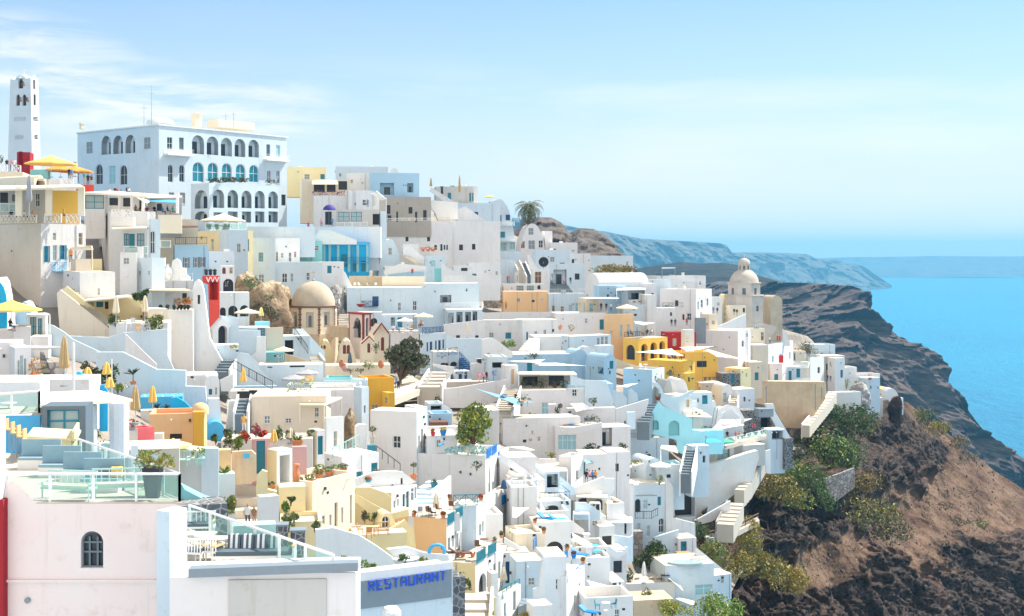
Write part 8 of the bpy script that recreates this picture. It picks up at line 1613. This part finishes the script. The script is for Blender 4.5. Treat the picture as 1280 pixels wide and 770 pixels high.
h('white stacked porch house with open front',370,440,110,240,11.5,14,'bw','none','Ro 405,150,50,60;Ro 405,220,50,40');WALL('pale blue diagonal wall right of the stacked porch','440,130;510,185;505,215;440,215',12,11.2,.3,'bw',an=3);h('tall lilac narrow house left of the stacked porch',335,370,145,240,11.7,12,'lilac','none');h('white curved arch terrace before the pointed sail',345,490,245,300,12.,10,'bw','flat','Rq 405,275,60,24')
h('white garden block with zigzag wall and succulents',270,465,95,200,10.7,10,'bw','none');hM=H('white corner house with a small window at its bright side',435,492,545,40,170,62,10.6,'cw','flat','Rk 520,122,12,40',Rm='lilac',rm='floor');SAIL('pale grey sail beside the bright corner house','545,50;610,68;560,72',[10.4,10.2,10.5],'sailblue',.1)  # corner house: greyer plaster on the left face paints in its shade
WALL('white zigzag terrace wall above the garden block','205,-5;300,10;345,50;420,50;430,70;340,75;270,40;205,40',10,10.6,.3,'lilac',an=4);SLAB('large cream awning over the zigzag terrace','165,15;325,8;270,-8;190,-5',[10.6,10.4,10.1,10.2],.1,'rc',1,name='awning');BUSH('bright yellow green succulent clump on the zigzag terrace',402,40,54,26,10.3,('lm','ly'),500,.1)
h('lilac courtyard wall with people under the grey sail',545,655,30,170,10.3,10,'lilac','none','RT 552,95,8,60');WALL('white sloping wall before the seated group','455,200;500,185;645,130;645,180;520,240;455,240',16,10.9,.3,'white',an=0)
for i,x in enumerate((560,575,590,602)):PERSON('seated guest '+['in black','in pink','in blue','in orange'][i]+' in the lilac courtyard',x,150,10.6,('sb','shirtpink','shirtblue','shirtorange')[i],pose='sit',rot=60*i)
g=G();H('lilac wall house with a sloping parapet right of the courtyard',None,655,760,20,230,10,10.0,'lilac','none','',rm='floor');WALL('lilac swooping stair parapet right of the sloping wall','640,140;690,140;690,190;660,240;630,240',12,10.8,.3,'cw',an=4);h('white planter block with a brown bush and arched door',655,735,255,330,10.8,14,'white','flat');BUSH('brown dry bush in the white planter block',692,262,44,24,10.7,('lb','lr'),350,.09)
h('cream walled terrace with blue chairs at the bottom',556,775,688,830,13.6,10,'cw','flat','',rim=1.0,rm='floor');FUR('round','white round table on the cream bottom terrace',650,745,13.7);FUR('chair','dark green chair left of the white round table',612,740,13.7,80,'tp');FUR('chair','dark green chair right of the white round table',685,735,13.7,-80,'tp');FUR('lounger','blue striped lounger on the cream bottom terrace',570,765,13.9,60,'blue')
h('blue and white striped booth beside the pyramid sail',675,735,615,690,12.6,12,'white','none','Rn 690,630,20,24;RT 715,630,8,30')
CR[:]=[0,0,1]
H('white terrace block under the turquoise arches',None,784,836,548,600,10,8.5,'bw','flat','',rm='floor');H('low white block left of the turquoise wall foot',None,770,812,528,570,12,8.3,'white','flat','')
# the near terraces
CR[:]=[0,0,1]
def Dk(x,y,z):d=z*F/(HY-y);return Vector(((x-640)/F*d,d,z))
Z1,Z2=-9.33,-10.9
def poly(g,P,th,m=0):
 n=len(P);up=Vector((0,0,th));g.add(list(P)+[q-up for q in P],[tuple(range(n)),tuple(reversed(range(n,2*n)))]+[(i,i+n,(i+1)%n+n,(i+1)%n)for i in range(n)],m)
nb=root('near_house',W(10,760,33),'pale pink house with an arched window and glass railed roof terrace','house')
A0=W(228,628,33);B0=Dk(75,568,Z1);pl=Plane(W(0,628,33),0)
e=lambda x,y:pl.uz(x,y)
hole=arch_outline(e(101,710)[0],e(129,710)[0],e(0,710)[1],e(0,664)[1],1,12)
g=G();bot=-30
g.panel(pl,[(e(7,0)[0],bot),(e(230,0)[0],bot),(e(230,0)[0],e(0,640)[1]),(e(226,0)[0],e(0,632)[1]),(e(218,0)[0],Z1-.05),(e(46,0)[0],Z1-.05),(e(22,0)[0],e(0,606)[1]),(e(7,0)[0],e(0,600)[1])],[(hole,.3)])
mk('wall',g,'pink',nb)
g=G();a=pl.at(e(230,0)[0],0);a.z=0;b=Vector((B0.x,B0.y,0));g.quad(a+Vector((0,0,bot)),b+Vector((0,0,bot)),b+Vector((0,0,Z1)),a+Vector((0,0,Z1-.3)));mk('wall',g,'bw',nb)
g=G();g.panel(pl,hole,v=.29);gw=mk('window',g,'pane',nb);g=G()
ol=hole;inn=arch_outline(e(103,0)[0],e(127,0)[0],e(0,708)[1],e(0,667)[1],1,12);n=len(ol);g.add([pl.at(*q,.2)for q in ol]+[pl.at(*q,.2)for q in inn],[(i,(i+1)%n,n+(i+1)%n,n+i)for i in range(n)])
for x in(109,119):g.box(pl.at(e(x,0)[0],e(0,709)[1],.18),(.07,0,0),(0,.05,0),(0,0,e(0,672)[1]-e(0,709)[1]))
for y in(680,692):g.box(pl.at(e(103,0)[0],e(0,y)[1],.17),(e(126,0)[0]-e(103,0)[0],0,0),(0,.05,0),(0,0,.07))
mk('frame',g,'slate',gw)
g=G();g.box(pl.at(e(7,0)[0],e(0,727)[1],-.12),(e(200,0)[0]-e(7,0)[0],0,0),(0,.11,0),(0,0,.09));g.box(pl.at(e(199,0)[0],-30,-.12),(.14,0,0),(0,.11,0),(0,0,e(0,730)[1]+30));mk('moulding',g,'pink',nb)
g=G();q=pl.at(e(35,0)[0],e(0,750)[1],-.1);g.tube(q,q+Vector((0,.1,0)),.11,n=10);mk('vent',g,'gp',nb)
g=G();P=[Vector((-21,48.5,Z1)),Vector((A0.x,48.5,Z1)),B0,Vector((-34,B0.y+2,Z1))];poly(g,P,.3);mk('terrace_floor',g,'floor',nb)
H('dark red painted wall strip at the bottom left corner',None,-60,4,625,900,0,33.3,'crimson','none','',name='wall',dl=1)
H('white post wall at the left edge over the red strip',None,-60,-1,520,625,0,33.4,'white','none','',name='wall',dl=.3,drop=0)
def grail(label,P,h=1.05,par=None,posts=None,m='wp'):
 r=root('glass_railing',P[0],label,'railing','glass balustrades');up=Vector((0,0,h))
 for A,B in zip(P,P[1:]):
  d=B-A;n=posts or max(1,round(d.length/1.7));g=G();g.tube(A+up,B+up,.06,n=6);g.tube(A+up*.08,B+up*.08,.035,n=5);mk('handrail',g,m,r)
  for i in range(n+1):g=G();q=A+d*i/n;g.cbox(q,.09,.09,h);mk('post',g,m,r)
  g=G();s=Vector((-d.y,d.x,0)).normalized()*.015;g.box(A+up*.12,d,s,up*.8);mk('glass',g,'clearglass',r)
grail('white framed glass railing around the pink house terrace',[Vector((-19.2,48.65,Z1)),Vector((A0.x-.15,48.65,Z1)),B0+Vector((-.1,0,0))])
def blk(o,x,y,z):return o
for i,(x0,x1,yt)in enumerate(((27,76,549),(53,101,557),(79,127,565),(105,155,573))):
 zt=Z1+1.25;d=zt*F/(HY-yt);X0,X1=(x0-640)/F*d,(x1-640)/F*d
 r=root('booth',Vector((X0,d,Z1)),['rearmost blue grey booth partition on the near terrace','second blue grey booth partition from the back','third blue grey booth partition from the back','front blue grey booth with navy and orange cushions'][i],'booth','blue grey booths');g=G();g.box((X0,d,Z1),(X1-X0,0,0),(0,.12,0),(0,0,1.25));mk('partition',g,'boothblue',r)
 g=G();g.box((X0+.05,d-.62,Z1),(X1-X0-.1,0,0),(0,.6,0),(0,0,.42));mk('bench',g,'white',r);g=G();g.box((X0+.05,d-.62,Z1+.43),(X1-X0-.1,0,0),(0,.6,0),(0,0,.1));mk('cushion',g,'boothblue',r)
 for k,m_ in(((0,'slate'),(1,'amber'))if i==3 else()):g=G();g.box((X0+.7+k*.45,d-.25,Z1+.55),(.43,0,0),(0,.14,.02),(0,.02,.38));mk('pillow',g,m_,r)
 if i:rt=root('table',Vector((X0+.5,d+.75,Z1)),['','white table behind the second booth','white table behind the third booth','white table behind the front booth'][i],'table','booth tables');g=G();g.cbox(Vector((X0+.5,d+.75,Z1+.72)),1.1,.6,.05);mk('tabletop',g,'wp',rt);g=G();g.tube(Vector((X0+.5,d+.75,Z1)),Vector((X0+.5,d+.75,Z1+.72)),.05);mk('pedestal',g,'gp',rt)
for i in range(4):
 q=Dk(13+i*7.5,562+i*5,Z1);r=root('bar_stool',q,['rearmost orange bar stool at the cream counter','second orange bar stool from the back','third orange bar stool from the back','front orange bar stool at the cream counter'][i],'bar stool','orange bar stools');g=G();g.cbox(q+Vector((0,0,.95)),.42,.42,.06);mk('seat',g,'lw',r);g=G();g.cbox(q+Vector((-.18,0,1.)),.06,.42,.5);mk('backrest',g,'lw',r)
 for sx in(-1,1):
  for sy in(-1,1):g=G();g.tube(q+Vector((.18*sx,.18*sy,0)),q+Vector((.18*sx,.18*sy,.95)),.022,n=4);mk('leg',g,'gp',r)
g=G();a,b=Dk(32,566,Z1+.0),Dk(66,549,Z1);a,b=Vector((-22.2,58.5,Z1)),Vector((-19.6,57.6,Z1));poly(g,[a+Vector((0,0,1.1)),b+Vector((0,0,1.1)),b+Vector((-.8,3.,1.1)),a+Vector((-.8,3.,1.1))],.1);g.box(b+Vector((-.2,0,1.1)),Vector((-.8,3,0)),(.12,0,0),(0,0,.35));poly(g,[a+Vector((.3,.2,1.)),b+Vector((-.3,.2,1.)),b+Vector((-.9,2.8,1.)),a+Vector((-.3,2.8,1.))],1.);mk('bar_counter',g,'py',label='long cream bar counter behind the orange stools',cat='counter')
g=G();g.box((-21.2,49.6,Z1),(1.0,0,0),(-2.8,8.,0),(0,0,.45));mk('kerb_bench',g,'white',label='low white kerb bench along the left side of the near terrace',cat='bench')
for x,y,wd,rt_,lb in((86,624,2.1,-12,'cream cushioned aqua lounge bench at the left front of the near terrace'),(155,621,2.5,8,'long aqua slatted lounge bench at the right front of the near terrace')):
 A=Dk(x,y,Z1);s=F/A.y;bench(lb,x,y,s,wd,'aqua',rt_,'cushion',9,.6)
A=Dk(191,623,Z1);r=root('potted_plant',A,'tall dark tapered planter with an orange green shrub at the terrace corner','potted plant');g=G();g.lathe(A,[(0,0),(.3,0),(.46,1.15),(.48,1.2),(.42,1.2),(0,1.1)],4,a0=.8,a1=.8+2*math.pi);mk('pot',g,'dark',r);g=G();rnd=random.Random(5)
for k in range(7):leafball(g,A+Vector((rnd.uniform(-.55,.55),rnd.uniform(-.3,.3),1.4+rnd.uniform(-.05,.25))),.38,.35,.25,140,.06,3,rnd=rnd)
mk('plant',g,['lr','leaf','ly'],r)
SLAB('large cream canopy roof over the dark framed screen on the near terrace','50,506;166,499;122,487;60,490',[25,23,19.5,20.5],.14,'canvas',0,name='canopy')
rs_=H('dark teal framed screen room under the cream canopy',None,52,107,508,556,8,25.5,'slate','none','RG 79,527,40,30',name='bar_room',cat='bar',dl=2,drop=1)
for x,y0,w_,lb in((113,506,.35,'white curtain column left under the cream canopy'),(149,503,.5,'thick white column right under the cream canopy')):g=G();A=W(x,548,23.5);g.tube(A-Vector((0,0,1)),A+Vector((0,0,(548-y0)/23.5)),w_,n=12);mk('column',g,'wp',label=lb,cat='column')
H('white and blue platform edge at the far left of the near terrace',None,-60,50,520,545,4,25,'skyblue','none','',name='platform',cat='terrace',drop=1,rm='floor');grail('aqua glass screen around the upper left platform',[W(-20,522,24.5),W(49,517,24.5),W(52,513,22.5)],1.15);A,_=PT(11,521,24.6);FUR('round','small white cafe table on the upper left platform',11,521,23.8)
H('white wall slope behind the upper left glass screen',None,-30,50,478,520,4,20.5,'cw','none','',name='wall',dl=2)
for i,(x,y,w_,hh)in enumerate(((105,556,30,20),(120,548,20,16),(176,572,34,14),(148,560,16,22),(132,575,20,30))):BUSH('terrace greenery '+['right of the dark framed screen','between the white columns','in the long white planter','beside the thick white column','before the aqua pots'][i],x,y,w_,hh,21,('leaf','lm')if i%2==0 else('lo','leaf'),420,.08,group='near terrace greenery')
H('long white planter box behind the glass railing',None,160,200,568,600,14,21,'bw','none','',name='planter',cat='planter',dl=1);H('pale aqua paved terrace behind the glass railing',None,60,224,566,640,14,21.3,'floor','none','',name='terrace',cat='terrace',dl=4,drop=2)
for i,x in enumerate((107,119,131,143,156,168)):g=G();A=W(x,568+i,22.3-i*.1);g.cbox(A,.42,.42,.75,.3);mk('planter_box',g,('aqua','wp')[i%2],label=['first','second','third','fourth','fifth','last'][i]+' box of the row of aqua and white planters, counted from the left',cat='planter',group='aqua and white planters')
nb2=root('lower_terrace_house',W(330,770,36),'white house with a square wall panel under the sofa terrace','house');pl=Plane(W(330,713,38.5),R(3));e=lambda x,y:pl.uz(x,y)
g=G();ol=[e(212,900),e(445,900),e(445,716),e(400,716),e(236,722),e(212,722)];pn=[e(286,900),e(408,900),e(408,724),e(286,724)];g.prism(pl,ol,2.2);mk('wall',g,'lilac',nb2);g=G();u0,z0=e(286,770);u1,z1=e(408,723);g.box(pl.at(u0,z0-4,-.08),pl.u*(u1-u0),pl.v*.077,(0,0,z1-z0+4));mk('panel',g,'grey',nb2)
g=G();a=pl.at(*e(238,719),-.35);b=pl.at(*e(448,711),-.35);g.box(a,b-a,pl.v*.5,(0,0,.28));mk('fascia',g,'gp',nb2)
P2=[Vector((-10.7,41.9,Z2)),Vector((-6.1,42.1,Z2)),Vector((-12.75,50.7,Z2)),Vector((-14,50.7,Z2))];g=G();poly(g,P2,.3);mk('terrace_floor',g,'floor',nb2)
grail('thick white glass railing slanting across the sofa terrace',[Vector((-12.75,50.6,Z2)),Vector((-5.9,42.2,Z2))],1.05,posts=6)
H('white rounded pillar between the pink house and the sofa terrace','200',212,234,640,900,60,37,'bw','none','',name='pillar')
H('dark stone wall and aqua bench room behind the slanting railing',None,228,284,633,690,20,27,'ds','none','',name='stone_wall',cat='wall',dl=2);WALL('pale aqua sloping roof beside the dark stone wall','228,632;231,612;262,628;284,634;284,640;228,642',20,26,2,'teal',an=4,name='roof_slab',cat='roof')
H('pale terrace floor behind the slanting railing',None,236,330,694,730,14,27,'floor','none','',name='terrace',cat='terrace',dl=2,drop=2)
def sofa2():
 A=Dk(318,703,Z2);s=F/A.y;r=root('sofa',A,'white wooden sofa with blue and white striped cushions on the sofa terrace','sofa');g=G();g.cbox(A+Vector((0,0,.2)),2.9,.8,.12,.05);mk('base',g,'wp',r);g=G();g.cbox(A+Vector((0,-.03,.33)),2.6,.7,.14,.05);mk('seat_cushion',g,'slatefabric',r)
 for i in range(4):
  c=A+Vector((-1.0+i*.48,.15,.45));
  for k in range(5):g=G()if k==0 else g;g.box(c+Vector((k*.09,0,0)),(.09,0,0),(0,.16,.0),(0,.12,.48),k%2)
  mk('cushion',g,['slatefabric','wp'],r)
 for sx in(-1,1):g=G();g.cbox(A+Vector((sx*1.42,0,.0)),.07,.8,.62,.05);g.cbox(A+Vector((sx*1.42,0,.62)),.1,.85,.05,.05,1);mk('armrest',g,['wp','lw'],r)
sofa2()
for i,(x,y,rt_,lb)in enumerate(((244,672,5,'white lattice backed bench at the rear of the sofa terrace'),(262,703,160,'white armchair with wooden arms at the front of the sofa terrace'),(240,705,170,'second white armchair beside the wall of the sofa terrace'))):A=Dk(x,y,Z2);bench(lb,x,y,F/A.y,1.5 if i==0 else.9,'wp',rt_,'slatefabric',9,.5)
for i,(x,y)in enumerate(((250,686),(268,692))):A=Dk(x,y+6,Z2);FUR('table',['rear marble topped table on the sofa terrace','front marble topped table on the sofa terrace'][i],x,y+6,F/A.y,0,'floor')
H('aqua bench seen behind the slanting glass railing',None,288,345,658,672,14,25,'aqua','none','',name='bench',cat='bench',dl=1,drop=.3)
hr=H('white roof garden house carrying the blue restaurant sign',430,447,566,724,770,28,24,'bw','none','',name='restaurant',cat='restaurant',dl=7,drop=8,rm='rc')
pr=nb_info[hr.name][0];g=G();P=[pr.uz(448.5,761),pr.uz(563.6,746),pr.uz(563.6,711),pr.uz(448.5,727)];g.prism(pr,P,.08,v=-.1);sg=mk('sign_board',g,'gp',hr)
g=G();P=[pr.uz(447,727),pr.uz(566,711),pr.uz(566,702),pr.uz(447,716)];g.prism(pr,P,.3,v=-.05);mk('parapet',g,'cw',hr)
GL={'R':[(0,0,0,1),(0,1,1,1),(1,1,1,.5),(1,.5,0,.5),(.4,.5,1,0)],'E':[(0,0,0,1),(0,1,1,1),(0,.5,.8,.5),(0,0,1,0)],'S':[(0,0,1,0),(1,0,1,.5),(1,.5,0,.5),(0,.5,0,1),(0,1,1,1)],'T':[(.5,0,.5,1),(0,1,1,1)],'A':[(0,0,0,.8),(0,.8,.3,1),(.3,1,.7,1),(.7,1,1,.8),(1,.8,1,0),(0,.42,1,.42)],'U':[(0,1,0,0),(0,0,1,0),(1,0,1,1)],'N':[(0,0,0,1),(0,.9,1,.1),(1,0,1,1)]}
ua,za=pr.uz(460,738);ub,zb_=pr.uz(559,723.5);g=G();st=(ub-ua)/10
for i,ch_ in enumerate('RESTAURANT'):
 u=ua+st*i;z=za+(zb_-za)*i/10
 for x0,y0,x1,y1 in GL[ch_]:g.tube(pr.at(u+x0*st*.62,z+y0*.5,-.15),pr.at(u+x1*st*.62,z+y1*.5,-.15),.055,n=6)
mk('lettering',g,'letterblue',sg)
A=W(490,768,25);g=G();g.lathe(A-Vector((0,.5,.6)),[(.5,0),(.5,.9),(.35,1.1),(0,1.2)],12);mk('chimney_pot',g,'white',label='white rounded chimney pot at the bottom edge below the sign',cat='chimney')
CR[:]=[0,0,1]
for i,(x,y,w_,hh,s_)in enumerate(((652,505,26,14,9.4),(742,505,20,10,9.0),(838,470,22,10,7.2),(612,455,16,12,8.2),(548,372,14,8,6.6),(884,540,20,10,7.9),(700,600,18,10,10.6),(596,585,16,10,12.2),(470,440,16,14,8.4),(668,447,14,8,7.4))):
 BUSH('low planting '+['under the blue triangular sail stair','on the lilac terrace above the garage doors','beside the pale blue cubic house roof','by the shop house corner','at the foot of the zigzag stair walls','below the half dome shell','beside the cream flat pergola','behind the teal nets','beside the tall pointed church gable','right of the pale blue white slim window house'][i],x,y,w_,hh,s_,('ld','lo')if i%2 else('leaf','ld'),260,.11,group='low plantings')
for i,(x,y,s_,m_)in enumerate(((655,508,9.5,'wood'),(690,512,9.5,'wp'),(786,590,9.3,'wp'),(745,596,9.9,'wood'),(630,500,9.1,'navy'),(706,640,11.2,'wp'))):FUR('table',['brown wooden table under the blue sail','white table beside the pale blue door','white table under the vine pergola','brown table in the grey loggia','navy table at the foot of the cafe stair','white table on the slatted pergola terrace'][i],x,y,s_,20*i,m_)
def haze():
 m=bpy.data.materials.new('haze_air');m.use_nodes=True;t=m.node_tree;t.nodes.remove(t.nodes['Principled BSDF'])
 v=t.nodes.new('ShaderNodeVolumePrincipled');v.inputs['Color'].default_value=(.21,.64,1.,1);v.inputs['Density'].default_value=HAZE;v.inputs['Anisotropy'].default_value=.15
 t.links.new(v.outputs[0],t.nodes['Material Output'].inputs['Volume']);MATS['haze_air']=m
 g=G();g.box((-9000,-300,SEA-1),(24000,0,0),(0,16500,0),(0,0,SEA*-1+181));mk('haze',g,'haze_air',label='pale blue air fading the far cliffs',cat='haze',kind='stuff')
haze()
